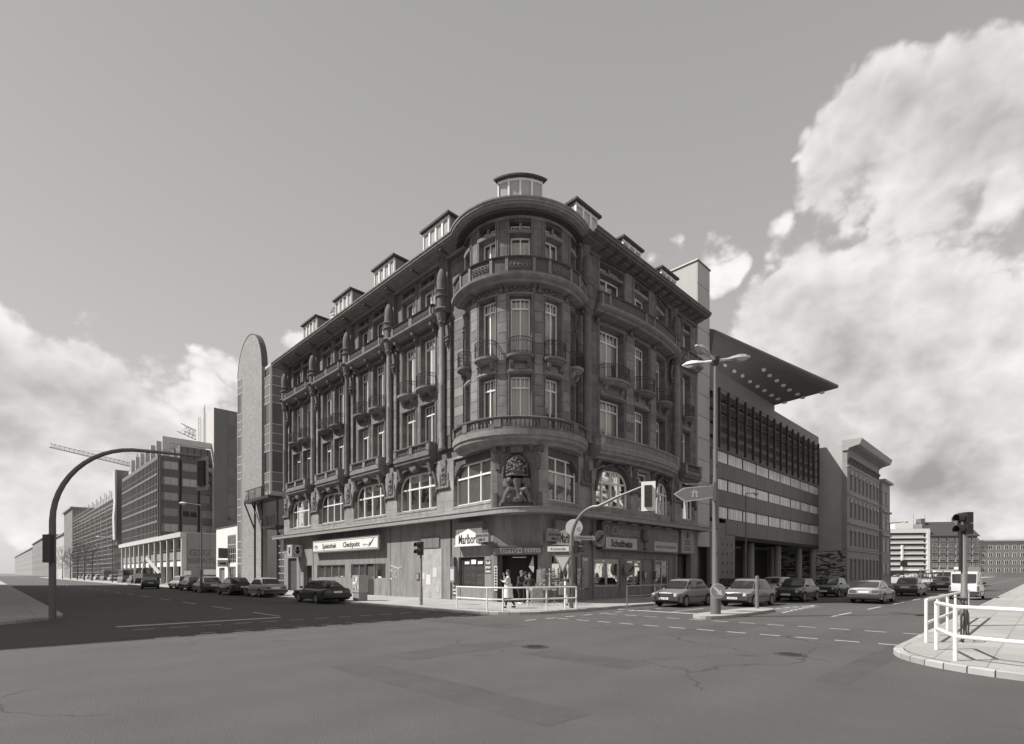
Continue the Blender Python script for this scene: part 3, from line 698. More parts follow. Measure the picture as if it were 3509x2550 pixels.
LVT = [(9.3, 12.68, 12.05), (13.7, 17.03, 16.45), (18.1, 20.42, 0)]
for c, h in TWIN: upwin(FT, c-h, c+h, -.34, LVT)
LVR = [(9.45, 12.73, 12.1), (13.86, 17.13, 16.45), (18.3, 20.42, 0)]
for a, b in RW: upwin(FB, a, b, -.6, LVR)
upwin(FR, 17.5, 18.75, -.6, LVR)
# spandrel panels and half-round iron balconies
def iron_balcony(fr, c, hw, ob, depth, zs=13.5, zt=14.65):
    """stone half-round slab on two corbels, with a wrought-iron basket"""
    m = M(); n = 14
    def rim(d, z, e=0): return [fr(c-(hw+e)*math.cos(math.pi*k/n), ob+(depth+e)*abs(math.sin(math.pi*k/n))**.7, z) for k in range(n+1)]
    rows = [rim(0, zs-.02, -.30), rim(0, zs+.10, -.12), rim(0, zs+.16, -.10), rim(0, zs+.2, .0), rim(0, zs+.33, .02)]
    m.grid(rows); m.add(rows[0], [tuple(range(n+1))]); m.add(rows[-1], [tuple(range(n+1))])
    for sg in (-1, 1): m.sweep(fr, c+sg*hw*.62-.1, c+sg*hw*.62+.1, [(ob, zs-.32), (ob+.16, zs-.26), (ob+.3, zs-.05), (ob+.3, zs+.06), (ob, zs+.06)])
    bo = m.build('balcony', STONE_B, B)
    r = M(); zb = zs+.35
    top = rim(0, zt, -.03); mid = rim(0, zb+.05, -.03); up = rim(0, zt-.22, -.03)
    for P in (top, mid, up): r.tube(P, .022 if P is top else .013, 5)
    k2 = 24
    for k in range(k2+1):
        t = math.pi*k/k2; x = c-(hw-.03)*math.cos(t); o = ob+(depth-.03)*abs(math.sin(t))**.7
        r.cyl(fr(x, o, zb), fr(x, o, zt-.0), .011, n=4)
    for k in range(12):
        t = math.pi*(k+.5)/12; t2 = math.pi*(k+1)/12; t0 = math.pi*k/12
        f = lambda q: (c-(hw-.03)*math.cos(q), ob+(depth-.03)*abs(math.sin(q))**.7)
        a_, b_, c_ = f(t0), f(t), f(t2); r.tube([fr(a_[0], a_[1], zt-.22), fr(b_[0], b_[1], zt-.05), fr(c_[0], c_[1], zt-.22)], .010, 4)
    r.build('railing', IRON, bo)
    # carved panel under it
    p = M(); w = hw*.86; p.box(fr, c-w, c+w, ob-.12, ob+.03, 12.96, 13.44); p.box(fr, c-w*1.12, c+w*1.12, ob-.14, ob+.11, 12.84, 12.95)
    p.box(fr, c-w*.5, c+w*.5, ob+.03, ob+.06, 13.0, 13.08); p.box(fr, c-w*.7, c+w*.7, ob+.03, ob+.05, 13.08, 13.13); p.build('carved_panel', STONE_B, B)
for pc in PC[:-1]:
    iron_balcony(FL, pc+1.975, .85, -.2, .72); iron_balcony(FL, pc+4.175, .85, -.2, .72)
for c, h in TWIN: iron_balcony(FT, c, h+.12 if abs(c) < 3 else .55, 0, .62, 13.35, 14.55)
for a, b in RW: iron_balcony(FB, (a+b)/2, (b-a)/2+.1, -.12, .85, 13.45, 14.65)
iron_balcony(FR, 18.12, .72, -.15, .6, 13.45, 14.6)
# first balconies with stone balusters
def balustrade(fr, a, b, ob, of, z0, zt, zr, posts, par=None, solid=False, curved=0):
    """moulded slab, balusters, posts and rail"""
    n = max(getattr(fr, 'n', lambda x, y: 1)(a, b), 1)
    m = M(); m.sweep(fr, a, b, [(ob, z0-.08), (of-.34, z0-.04), (of-.26, z0+.1), (of-.06, z0+.22), (of-.03, z0+.38), (of+.04, z0+.42), (of+.04, zt-.02), (ob, zt)], n); bo = m.build('balcony', STONE_B, B)
    m = M(); m.sweep(fr, a+.0, b-.0, [(of-.26, zr-.11), (of+.05, zr-.11), (of+.08, zr-.04), (of+.02, zr), (of-.24, zr)], n)
    m.box(fr, a, b, of-.22, of+.0, zt, zt+.10)
    for p in posts: m.box(fr, p-.17, p+.17, of-.25, of+.03, zt+.10, zr-.11)
    for e in (a+.06, b-.06): m.box(fr, e-.06, e+.06, ob, of-.25, zt, zr-.02)
    m.build('parapet', STONE_B if not solid else STONE_L, bo)
    m = M()
    if solid: m.box(fr, a+.05, b-.05, of-.2, of-.02, zt+.1, zr-.11)
    else:
        k = int((b-a)/.21)
        for i in range(k):
            x = a+.12+(b-a-.24)*i/(k-1)
            if any(abs(x-p) < .2 for p in posts): continue
            m.lathe(fr(x, of-.12, 0), [(.05, zt+.1), (.05, zt+.16), (.07, zt+.28), (.035, zr-.22), (.055, zr-.12)], 6)
    m.build('balusters', STONE_B, bo)
for i, (a, b) in enumerate(zip(PC, PC[1:])): balustrade(FL, a+1.0, b-1.0, -.2, .42, 8.86, 9.5, 10.15, [a+1.15, (a+b)/2, b-1.15])
balustrade(FT, -4.55, 4.55, 0, .72, 8.8, 9.55, 10.22, [-4.4, -2.95, -1.05, 1.05, 2.95, 4.4])
balustrade(FB, 5.75, 15.3, -.1, .75, 8.75, 9.45, 10.1, [5.95, 15.1], solid=True)
balustrade(FR, 16.9, 19.5, -.15, .45, 8.8, 9.4, 10.1, [17.05, 19.35])
# swags/corbels beneath the balconies
for i, (a, b) in enumerate(zip(PC, PC[1:])):
    for s in (a+1.3, b-1.3):
        m = M(); m.sweep(FL, s-.14, s+.14, [(-.1, 8.05), (.08, 8.1), (.2, 8.4), (.34, 8.84), (-.1, 8.84)]); m.ball(FL(s, .1, 8.1), .14, 8, 5); m.build('corbel', ORN, B, True)
    c = (a+b)/2; m = M(); m.sweep(FL, c-.35, c+.35, [(-.1, 8.5), (.12, 8.46), (.28, 8.62), (.3, 8.83), (-.1, 8.83)]); m.ball(FL(c, .16, 8.55), .17, 8, 5, (1.2,1.2,.8)); m.build('keystone', ORN, B, True)
for s in (.25, .75, 2.3, 2.85): m = M(); m.sweep(FWN, s-.1, s+.1, [(0, 8.4), (.15, 8.45), (.4, 8.78), (0, 8.78)], 1); m.build('corbel', ORN, B)
for s in (6.1, 8.9, 12.0, 15.0): m = M(); m.sweep(FB, s-.12, s+.12, [(-.1, 8.1), (.2, 8.3), (.5, 8.7), (-.1, 8.7)], 1); m.build('corbel', ORN, B)
# frieze of garlands, fifth-floor slab and parapet with pierced panels
def garlands(fr, a, b, z, o, k):
    m = M()
    for i in range(k):
        c = a+(b-a)*(i+.5)/k; w = (b-a)/k*.42
        m.tube([fr(c-w+2*w*j/6, o+.05, z-.16*math.sin(math.pi*j/6)) for j in range(7)], .05, 5); m.ball(fr(c, o+.05, z+.08), .09, 7, 4); m.ball(fr(c-w, o+.05, z+.05), .07, 6, 4)
    m.build('garland', ORN, B, True)
for pc in PC[:-1]: garlands(FL, pc+1.1, pc+5.05, 17.55, -.2, 4)
for c, h in TWIN: garlands(FT, c-h, c+h, 17.4, 0, 2)
for a, b in RW: garlands(FB, a, b, 17.5, -.12, 3)
def top_parapet(fr, a, b, ob, of, z0, zt, zr, panels, solid=False):
    n = max(getattr(fr, 'n', lambda x, y: 1)(a, b), 1)
    m = M(); m.sweep(fr, a, b, [(ob, z0-.06), (of-.3, z0-.02), (of-.22, z0+.08), (of-.05, z0+.14), (of+.05, z0+.22), (of+.08, zt-.06), (of-.02, zt), (ob, zt)], n); bo = m.build('cornice', STONE_B, B)
    m = M(); m.sweep(fr, a, b, [(of-.28, zr-.09), (of-.02, zr-.09), (of+.02, zr-.03), (of-.04, zr), (of-.26, zr)], n); m.box(fr, a+.02, b-.02, of-.2, of-.10, zt, zr-.09); m.build('parapet', STONE_T, bo)
    m = M()
    for c, w in panels:
        for e in (-1, 1): m.box(fr, c+e*w-.07, c+e*w+.07, of-.10, of-.03, zt+.02, zr-.1)
        if not solid:
            k = max(2, int(w*2/.22)); zc = (zt+zr-.09)/2
            for i in range(k):
                x = c-w+.14+(2*w-.28)*(i+.5)/k
                m.tube([fr(x+.09*math.cos(t), of-.07, zc+.17*math.sin(t)) for t in [2*math.pi*q/7 for q in range(8)]], .026, 4)
                m.ball(fr(x, of-.07, zc), .05, 5, 4)
    m.build('pierced_panel', mat('worn_relief', .2, .9, var=.25, scale=8, bump=.5), bo)
for i, (a, b) in enumerate(zip(PC, PC[1:])): top_parapet(FL, a+.55, b-.55, -.2, .5, 17.72, 18.12, 18.72, [((a+b)/2-1.15, 1.05), ((a+b)/2+1.15, 1.05)])
top_parapet(FT, -4.6, 4.6, 0, .75, 17.6, 18.0, 18.85, [(c, .62 if abs(c) < 3 else .5) for c, h in TWIN])
top_parapet(FB, 5.65, 15.4, -.12, .85, 17.6, 18.0, 18.7, [(6.2, .3), (10.5, .5), (14.9, .3)], True)
top_parapet(FR, 16.4, 19.5, -.15, .55, 17.6, 18.0, 18.6, [(18, .8)])
# brackets under the slabs
bk = M()
for fr, S, d in ((FL, [pc+x for pc in PC[:-1] for x in (1.0, 3.07, 5.15)], .45), (FT, [-2.95, -1.05, 1.05, 2.95, -.75, .75], .55), (FB, [6.3, 9.4, 12.4, 14.9], .7)):
    for s in S: bk.sweep(fr, s-.11, s+.11, [(-.2 if fr is FL else 0, 17.2), (.1, 17.25), (.14, 17.42), (d-.1, 17.55), (d-.05, 17.72), (-.2 if fr is FL else 0, 17.72)])
bk.build('brackets', ORN, B)
# main cornice and eaves
def eave(fr, a, b, ov, n):
    m = M(); m.sweep(fr, a, b, [(-.3, 21.27), (.02, 21.27), (.08, 21.33), (.10, 21.42), (ov*.5, 21.50), (ov*.52, 21.56), (ov*.85, 21.60), (ov*.87, 21.67), (ov-.03, 21.69), (ov-.02, 21.80), (ov+.04, 21.82), (ov+.05, 21.90), (-.3, 21.92)], n); return m.build('eaves', STONE_B, B)
eave(FL, 4.3, 32.9, .98, 1); eave(FT, -4.55, 4.7, .92, 36); eave(FR, 4.6, 19.4, 1.3, 1)
sb = M()
for k in range(9): sb.box(FL, 6.4+k*3.1, 6.52+k*3.1, 0, .8, 21.40, 21.49)
for k in range(14): sb.box(FR, 6.2+k*.95, 6.32+k*.95, 0, 1.1, 21.42, 21.5)
sb.build('soffit_ribs', STONE_T, B)
dn = M()
for c, h in TWIN:
    for k in range(9): x = c-h*.9+h*1.8*k/8; dn.box(FT, x-.03, x+.03, .02, .12, 21.18, 21.27, 1)
for a, b in RW:
    for k in range(14): x = a+(b-a)*k/13; dn.box(FB, x-.04, x+.04, -.05, .1, 21.14, 21.24, 1)
dn.build('dentils', STONE_T, B)
rail = M()
for k in range(48): a = -3.0+6.0*k/47; rail.cyl(FT(a*1.2, .35, 21.9), FT(a*1.2, .35, 22.22), .012, n=4)
rail.tube([FT(-3.6+7.2*k/24, .35, 22.2) for k in range(25)], .012, 4); rail.build('snow_guard', IRON, B)
# dormers
DW = mat('dormer_cladding', .17, .6, var=.12, streak=.1); DPANE = mat('dormer_blind_glass', .36, .12, spec=.8, var=.08)
def dormer(fr, a, b, of, zb, zt, nwin, depth=3, sg=1, rounded=False):
    m = M(); m.box(fr, a, b, of-depth, of-.12, zb, zt-.12); bo = m.build('dormer', DW, B)
    r = M()
    if rounded: r.sweep(fr, a-.22, b+.22, [(of-depth, zt-.1), (of+.2, zt-.1), (of+.2, zt), (of-.3, zt+.16), (of-depth, zt+.2)], 10)
    else: r.box(fr, a-.16, b+.16, of-depth, of+.18, zt-.11, zt+.03)
    r.build('dormer_roof', ROOFM, bo)
    w = (b-a)/nwin
    f = M()
    for k in range(nwin+1): x = a+w*k; f.box(fr, max(a, x-.07), min(b, x+.07), of-.12, of, zb, zt-.12)
    f.box(fr, a, b, of-.12, of-.02, zt-.26, zt-.12); f.box(fr, a, b, of-.12, of-.02, zb, zb+.12); f.build('frame', WHITE, bo)
    p = M(); p.box(fr, a+.05, b-.05, of-.11, of-.07, zb+.1, zt-.25); p.build('pane', DPANE, bo)
for k in range(4): dormer(FL, 6.5+6.2*k, 9.2+6.2*k, .1, 21.93, 24.05, 4)
for s in (4.2, 9.1, 13.95): dormer(FR, s, s+2.15, .1, 21.93, 23.75, 3)
dormer(FT, -1.85, 1.85, -.9, 21.93, 24.35, 4, 1.9, rounded=True)
PALEL = mat('white_lantern_paint', .6, .6)
# small round roof lantern with a wire cage
c = FL(22.2, -.6, 0); m = M(); m.lathe(c, [(.75, 21.9), (.75, 23.0), (.8, 23.05), (.8, 23.15), (.7, 23.2)], 18); ln = m.build('roof_lantern', PALEL, B, True)
m = M()
for k in range(8): t = math.pi*k/8; m.tube([c+Vector((.75*math.cos(q)*math.cos(t), .75*math.cos(q)*math.sin(t), 23.15+.85*math.sin(q))) for q in [math.pi*j/10 for j in range(11)]], .018, 4)
m.build('cage', IRON, ln)
# downpipes
for pts in ([FR(5.9,.12,.2), FR(5.9,.12,3.2), FR(5.9,.12,5.0)], [FR(15.9,.1,5.3), FR(15.9,.12,8.2), FR(15.3,.3,8.7)], [FB(5.75,.12,5.3), FB(5.75,.12,8.0), FB(6.5,.35,8.35)], [FR(16.0,.12,.2), FR(16.0,.12,3.1)]):
    m = M(); m.tube(pts, .05, 8); m.build('downpipe', METAL, B, True)
# niche sculpture on the corner
ni = M()
cN = FWN.len/2-.08
fr = lambda s, o, z: FWN(s+cN, o, z)
out = [(x, z) for x, z in [(-1.3,5.3),(-1.3,5.9),(-1.15,6.05),(-1.15,8.6),(1.15,8.6),(1.15,6.05),(1.3,5.9),(1.3,5.3)]]
ni.add([fr(x, .04, z) for x, z in out], [tuple(range(8))])
ni.box(fr, -1.35, -1.16, .0, .10, 5.3, 6.2); ni.box(fr, 1.16, 1.35, 0, .10, 5.3, 6.2)
ni.tube([fr(.82*math.cos(t), .08, 7.15+1.25*math.sin(t)) for t in [math.pi*(-.12+1.24*k/20) for k in range(21)]], .06, 6)
ni.tube([fr(.95*math.cos(t), .1, 5.45+.55*math.sin(t)) for t in [math.pi*k/14 for k in range(15)]], .09, 6)
ni.box(fr, -.35, .35, .05, .35, 8.35, 8.8); ni.box(fr, -1.25, -1.0, .0, .1, 7.5, 8.3); ni.box(fr, 1.0, 1.25, .0, .1, 7.5, 8.3); ni.build('niche', ORN, B, True)
m = M(); m.poly([fr(.72*math.cos(t), .05, 7.1+1.12*math.sin(t)) for t in [2*math.pi*k/24 for k in range(24)]], Vector((0,-.02,0))); m.build('niche_shade_plate', mat('niche_shade_black', .035, .9, var=.2), B)  # flat black plate painted as the shade inside the hollow
sc = M(); C0 = fr(0, .25, 0)
random.seed(3)
for k in range(150):   # bell-shaped basket of flowers
    t = random.uniform(0, 2*math.pi); h = random.random(); rr = .56*math.sqrt(max(0, 1-(h*.97)**2.6))
    sc.ball(C0+Vector((rr*math.cos(t), rr*.75*math.sin(t), 7.2+.95*h)), random.uniform(.055, .09), 6, 4)
sc.lathe(C0, [(.1, 7.1), (.42, 7.15), (.38, 7.6), (.2, 7.95), (.05, 8.0)], 12)
sc.tube([C0+Vector((.56*math.cos(t), .36*math.sin(t), 7.1)) for t in [2*math.pi*k/16 for k in range(17)]], .07, 6)
for sg in (-1, 1):    # two crouching bearers: head, back, arm and bent legs
    sc.ball(C0+Vector((sg*.42, -.12, 6.78)), .20, 9, 7, (1, 1, 1.05)); sc.ball(C0+Vector((sg*.55, -.02, 6.62)), .24, 9, 7, (1, .9, 1.2))
    sc.tube([C0+Vector((sg*.62, -.1, 6.9)), C0+Vector((sg*.52, -.2, 6.5)), C0+Vector((sg*.3, -.2, 6.3))], [.12, .13, .1], 8)
    sc.tube([C0+Vector((sg*.15, -.12, 6.3)), C0+Vector((sg*.45, -.32, 6.28)), C0+Vector((sg*.62, -.26, 6.0)), C0+Vector((sg*.72, -.2, 5.6))], [.15, .16, .12, .08], 8)
    sc.tube([C0+Vector((sg*.2, -.1, 6.2)), C0+Vector((sg*.25, -.3, 6.0)), C0+Vector((sg*.5, -.25, 5.65))], [.13, .1, .07], 8)
sc.lathe(C0+Vector((0,-.08,0)), [(.05, 5.6), (.34, 5.65), (.38, 5.8), (.26, 6.0), (.2, 6.25), (.24, 6.5), (.3, 6.9)], 12)
scu = sc.build('bearers_and_flower_basket', ORN, B, True)
random.seed(11)
# ------------------------------------------------------------------ the other buildings
def block(name, loc, label, cat='building', group=None): return thing(name, loc, label, cat, group)
CONC = mat('grey_concrete', .26, .9, var=.08, scale=.6, streak=.08)
PALE = mat('pale_render', .50, .9, var=.06, scale=.8, streak=.06)
WH = mat('white_render', .74, .85, var=.04, streak=.03)
DGREY = mat('dark_grey_cladding', .10, .6, var=.06, scale=.5)
MGREY = mat('mid_grey_panel', .16, .65, var=.06, scale=.5, rnd=.06)
BRICK = mat('light_brickwork', .30, .9, var=.10, scale=1.5, rnd=0, blocks=(.16, .5, .10), speck=.05)
BRICKD = mat('dark_brickwork', .13, .9, var=.12, scale=.5, blocks=(.3, 1.0, .08))
ALU = mat('white_glazing_bars', .62, .5)
PANEM = mat('office_glass', .055, .04, spec=1.0, var=.3, scale=.5, rnd=.5)
BLIND = mat('window_blind', .34, .7, rnd=.35)

def simple_window(me_cache, key, fr, s0, s1, z0, z1, o, par, pm, fm, cols=1, rows=1, fw=.07, name='window'):
    """frame bars and a pane; alike windows on one plane share their mesh by shifting"""
    f = M(); f.box(fr, s0, s0+fw, o, o+.06, z0, z1); f.box(fr, s1-fw, s1, o, o+.06, z0, z1); f.box(fr, s0+fw, s1-fw, o, o+.06, z1-fw, z1); f.box(fr, s0+fw, s1-fw, o, o+.06, z0, z0+fw)
    for k in range(1, cols): x = s0+(s1-s0)*k/cols; f.box(fr, x-fw*.4, x+fw*.4, o+.002, o+.05, z0+fw, z1-fw)
    for k in range(1, rows): z = z0+(z1-z0)*k/rows; f.box(fr, s0+fw, s1-fw, o+.004, o+.045, z-fw*.4, z+fw*.4)
    fo = f.build(name, fm, par); p = M(); p.quad(fr(s0+.02, o+.01, z0+.02), fr(s1-.02, o+.01, z0+.02), fr(s1-.02, o+.01, z1-.02), fr(s0+.02, o+.01, z1-.02)); p.build('pane', pm, fo); return fo
def shifted_copy(o, d, par):
    c = o.copy(); COL.objects.link(c); c.parent = par; c.location = Vector(o.location)+d; ORG[c.name] = ORG[par.name]
    for ch in o.children:
        e = ch.copy(); COL.objects.link(e); e.parent = c
    return c
def vec(fr, ds, do=0, dz=0): return fr(ds, do, dz)-fr(0, 0, 0)

# --- brick slab building with the rounded top, glazed bay and steel stair
b1 = block('brick_gable_building', FL(41.9, 0, 0), 'light brick slab with a rounded top beside a glazed bay and a steel stair')
m = M(); out = [FL(38.3, 0, .1), FL(45.75, 0, .1)] + [FL(42.0+3.75*math.cos(t), 0, 23.4+4.3*math.sin(t)) for t in [math.pi*k/20 for k in range(21)]]
out = [FL(38.25,0,.1), FL(45.75,0,.1)] + [FL(42.0+3.75*math.cos(math.pi*k/24), 0, 23.4+4.3*math.sin(math.pi*k/24)) for k in range(25)]
m.poly(out, nL.to_3d()*-.55); m.build('brick_slab', BRICK, b1)
m = M(); rows = []
for k in range(25):
    t = math.pi*k/24; rows.append([FL(42.0+(3.75+e)*math.cos(t), o, 23.4+(4.3+e)*math.sin(t)) for e, o in ((-.02, .03), (.05, .03), (.05, -.6), (-.02, -.6))])
m.grid(rows, True, True); m.build('coping', DGREY, b1)
m = M()
z = .6; zz = [.6, 2.0, 4.2, 5.0, 6.0]
fstrip = []
zs = [.5]
pat = [2.3, .7, .9, .9]
k = 0
while zs[-1] < 23.0: zs.append(min(23.9, zs[-1]+pat[k % 4])); k += 1
strip = M()
for x in (44.35, 45.62): strip.box(FL, x, x+.07, .002, .05, .5, 23.9)
for i, z in enumerate(zs): strip.box(FL, 44.42, 45.62, .004, .045, z-.035, z+.035)
so_ = strip.build('window_strip', ALU, b1)
for i, (a, b) in enumerate(zip(zs, zs[1:])):
    q = M(); q.box(FL, 44.42, 45.62, .003, .02, a+.036, b-.036); q.build('pane', PANEM if i % 4 == 0 else MGREY, so_)
# bay behind the slab
bx = M()
bx.box(FL, 36.45, 38.24, -3.2, -.25, 9.9, 23.2); bx.build('bay', PALE, b1)
m = M(); m.sweep(FL, 33.2, 38.2, [(-6, 24.3), (-1.4, 24.0), (-1.4, 24.15), (-6, 25.6)]); m.build('roof', ROOFM, b1)
m = M(); m.box(FL, 32.45, 36.44, -3.4, -2.9, .1, 24.0); m.build('rear_wall', PALE, b1)
FEb = FE(36.45)
fm_ = M()
for a, b, fr, oo in ((36.5, 38.2, FL, -.25), (.3, 3.1, FE(36.45), 0)):
    for z in [10.0+i*.0 for i in range(1)]: pass
    z = 10.1; i = 0
    w = M(); w.box(fr, a, a+.07, oo+.002, oo+.05, 10, 23); w.box(fr, b-.07, b, oo+.002, oo+.05, 10, 23); wo = w.build('bay_window', ALU, b1)
    while z < 22.9:
        h = [1.05, .95, 2.2, .75][i % 4]; h = min(h, 22.95-z); q = M(); q.box(fr, a+.07, b-.07, oo+.002, oo+.018, z+.04, z+h-.02); q.build('pane', PANEM if i % 4 == 2 else MGREY, wo)
        q = M(); q.box(fr, a+.07, b-.07, oo+.003, oo+.05, z-.02, z+.035); q.build('glazing_bar', ALU, wo); z += h; i += 1
# steel stair decks and posts
ST = mat('dark_steel', .035, .5)
st = M()
for s, o in ((38.6, .55), (36.6, .55), (33.2, .3), (38.9, -.1)): st.cyl(FL(s, o, .1), FL(s, o, 9.1), .10, n=8)
st.build('post', ST, b1)
d = M(); d.box(FL, 33.0, 39.8, -.1, 1.25, 9.0, 9.22); d.box(FL, 33.0, 36.6, -1, .6, 6.2, 6.4); d.build('deck', ST, b1)
m = M(); m.cyl(FL(39.7, 1.2, 9.0), FL(38.6, .55, 6.2), .08); m.cyl(FL(39.2, .6, 9.0), FL(36.6, .55, 6.2), .08); m.build('strut', ST, b1)
lt = M()
for a, b, o, z in ((33.1, 39.7, 1.22, 9.25), (33.1, 36.5, .62, 6.42)):
    for zz_ in (z, z+1.0): lt.box(FL, a, b, o-.02, o+.02, zz_-.03, zz_+.03)
    k = int((b-a)/.22)
    for i in range(k-3): x = a+(b-a)*i/k; lt.cyl(FL(x, o, z+1.0), FL(x+.85, o, z), .014, n=4)
    for i in range(0, k+1, 8): x = a+(b-a)*i/k; lt.cyl(FL(x, o, z), FL(x, o, z+1.0), .03, n=4)
for i in range(6): x = -.1+1.3*i/6; lt.cyl(FL(39.75, x, 10.25), FL(39.75, x+.1, 9.25), .016, n=4)
lt.build('lattice_railing', ST, b1)
gz = M()
for i in range(4): gz.box(FL, 33.3+i*1.05, 33.36+i*1.05, -1.0, -.94, .3, 6.1)
for i in range(9): gz.box(FL, 33.3, 36.5, -1.0, -.94, .3+i*.7, .36+i*.7)
go = gz.build('glazed_stair', ALU, b1)
for i in range(3):
    for j in range(8): q = M(); q.box(FL, 33.36+i*1.05, 34.33+i*1.05, -.99, -.96, .38+j*.7, .96+j*.7); q.build('pane', PANEM, go)

# --- low white building
b2 = block('white_low_building', FL(50, 0, 0), 'low white rendered building between the brick slab and the office block')
m = M(); wall_grid(m, FL, 45.8, 53.7, .1, 7.2, -6, 0, [(46.3,49.3,2.9,6.2),(46.4,49.2,.1,2.5),(50.4,52.6,.1,2.4)]); m.build('wall', WH, b2)
m = M(); m.box(FL, 45.8, 53.75, -6, .06, 7.2, 7.32); m.build('roof_edge', DGREY, b2)
m = M()
m.box(FL, 45.85, 53.6, -.7, -.5, .1, 7.1); m.build('interior', DARKIN, b2)
simple_window({}, 0, FL, 46.32, 49.28, 2.92, 6.18, -.1, b2, PANEM, ALU, 4, 3); simple_window({}, 0, FL, 46.42, 49.18, .12, 2.48, -.2, b2, PANEM, ALU, 3, 1)
q = M(); q.box(FL, 50.45, 52.55, -.3, -.2, .12, 2.38); q.build('door', MGREY, b2)
def signboard(name, label, fr, s0, s1, o0, o1, z0, z1, m_, cat='sign', group=None):
    t = thing(name, fr(s0, o0, z0), label, cat, group); q = M(); q.box(fr, s0, s1, o0, o1, z0, z1); q.build('sign_box', m_, t); return t
BODY_T = {}
def text_on(t, txt, fr, sc, o, z, size, m_, xs=1, shear=0, bold=0, align='CENTER', name='lettering', flip=None, ext=.004, spacing=1):
    """flat lettering fixed on a face; sc = centre along the wall, z = baseline"""
    cu = bpy.data.curves.new('lettering', 'FONT'); cu.body = txt; cu.size = size; cu.align_x = align; cu.shear = shear; cu.offset = bold; cu.extrude = ext; cu.space_character = spacing; cu.resolution_u = 3
    tmp = bpy.data.objects.new('tmp', cu); COL.objects.link(tmp); dg = bpy.context.evaluated_depsgraph_get(); me = bpy.data.meshes.new_from_object(tmp.evaluated_get(dg)); bpy.data.objects.remove(tmp)
    sgn = -1 if (fr is FL or getattr(fr, 'neg', False)) else 1          # reading direction runs to the viewer's right
    og = ORG[t.name]
    for v in me.vertices:
        x, y, zz_ = v.co; v.co = fr(sc + sgn*x*xs, o+zz_+ext, z+y) - og
    if sgn < 0 or fr in (FR, FB): pass
    me.name = name; bm = bmesh.new(); bm.from_mesh(me); bmesh.ops.recalc_face_normals(bm, faces=bm.faces); bm.to_mesh(me); bm.free()
    me.materials.clear()
    return link(name, me, t, m_)
INK = mat('black_lettering', .03, .6); GINK = mat('grey_lettering', .16, .6); WINK = mat('white_lettering', .72, .6)
t = signboard('projecting_sign', 'small pale lit-box sign on the low white building beside the brick slab', FL, 49.2, 49.4, .02, 1.1, 2.5, 3.3, PALE); q = M(); q.box(FL, 49.18, 49.19, .2, .9, 2.75, 3.0); q.build('lettering', INK, t)
t = signboard('dark_projecting_sign', 'dark rectangular sign on the low white building above the pale box sign', FL, 49.2, 49.35, .02, 1.0, 3.5, 4.7, DGREY)

GRIDC = mat('weathered_grid_concrete', .16, .9, var=.1, streak=.1)
# --- office block on the left street
b3 = block('grid_office_building', FL(104, -.5, 0), 'grey office block with a grid of fins over a two-storey arcade on the left street')
def FLx(s, o, z): return FL(s, o-.5, z)
FLx.n = lambda a, b: 1
m = M(); m.box(FLx, 88.6, 121, -14, -.35, 7.7, 21.7); m.build('core', DARKIN, b3)
floors = [(7.9, 10.6), (10.6, 13.3), (13.3, 16.0), (16.0, 18.7), (18.7, 21.4)]
sp = M()
for z0, z1 in floors: sp.box(FLx, 87.7, 121, -.3, .16, z0-.18, z0+.18)
sp.box(FLx, 87.7, 121, -.3, .1, 21.2, 21.9); sp.build('spandrel', GRIDC, b3)
nf = 28
for i in range(nf+1):
    q = M(); x = 87.8+i*(33.1/nf); q.box(FLx, x-.15, x+.15, -.25, .12, 7.9, 21.3); q.build('fin', GRIDC, b3)
w0 = None
for z0, z1 in floors:
    q = M(); q.box(FLx, 87.8, 121, .045, .10, z0+1.0, z0+1.08); q.build('rail', GRIDC, b3)
pn0 = M(); pn0.quad(FLx(87.9,-.28,8.1), FLx(88.9,-.28,8.1), FLx(88.9,-.28,10.3), FLx(87.9,-.28,10.3)); first = pn0.build('pane', mat('deep_dark_glass', .02, .35), b3)
for j, (z0, z1) in enumerate(floors):
    for i in range(nf):
        if i == j == 0: continue
        c = first.copy(); COL.objects.link(c); c.parent = b3; c.location = vec(FLx, i*33.1/nf, 0, z0-7.9)
# end face with real windows
FE3 = FE(87.6)
def FE3o(s, o, z): return FE3(s+.5, o, z)
m = M()
bays = [(.5, 3.0), (3.5, 5.9), (6.3, 8.5), (8.9, 10.9)]
wall_grid(m, FE3o, -.0, 12, 7.7, 21.9, -.3, 0, [(a, b, z0+.95, z1-.25) for a, b in bays for z0, z1 in floors]); m.build('end_wall', DGREY, b3)
for a, b in bays:
    for z0, z1 in floors: w = simple_window({}, 0, FE3o, a+.02, b-.02, z0+.97, z1-.27, -.15, b3, random.choice([PANEM, BLIND, BLIND]), mat('grey_window_frame', .22, .6), 2, 1, .08)
for x in (3.25, 6.1, 8.7): q = M(); q.box(FE3o, x-.14, x+.14, .002, .10, 7.7, 21.6); q.build('mullion', DARKIN, b3)
m = M(); m.cyl(FE3o(.15, .1, 7.7), FE3o(.15, .1, 21.6), .09); m.cyl(FE3o(.75, .1, 7.7), FE3o(.75, .1, 21.6), .07); m.build('corner_post', MGREY, b3)
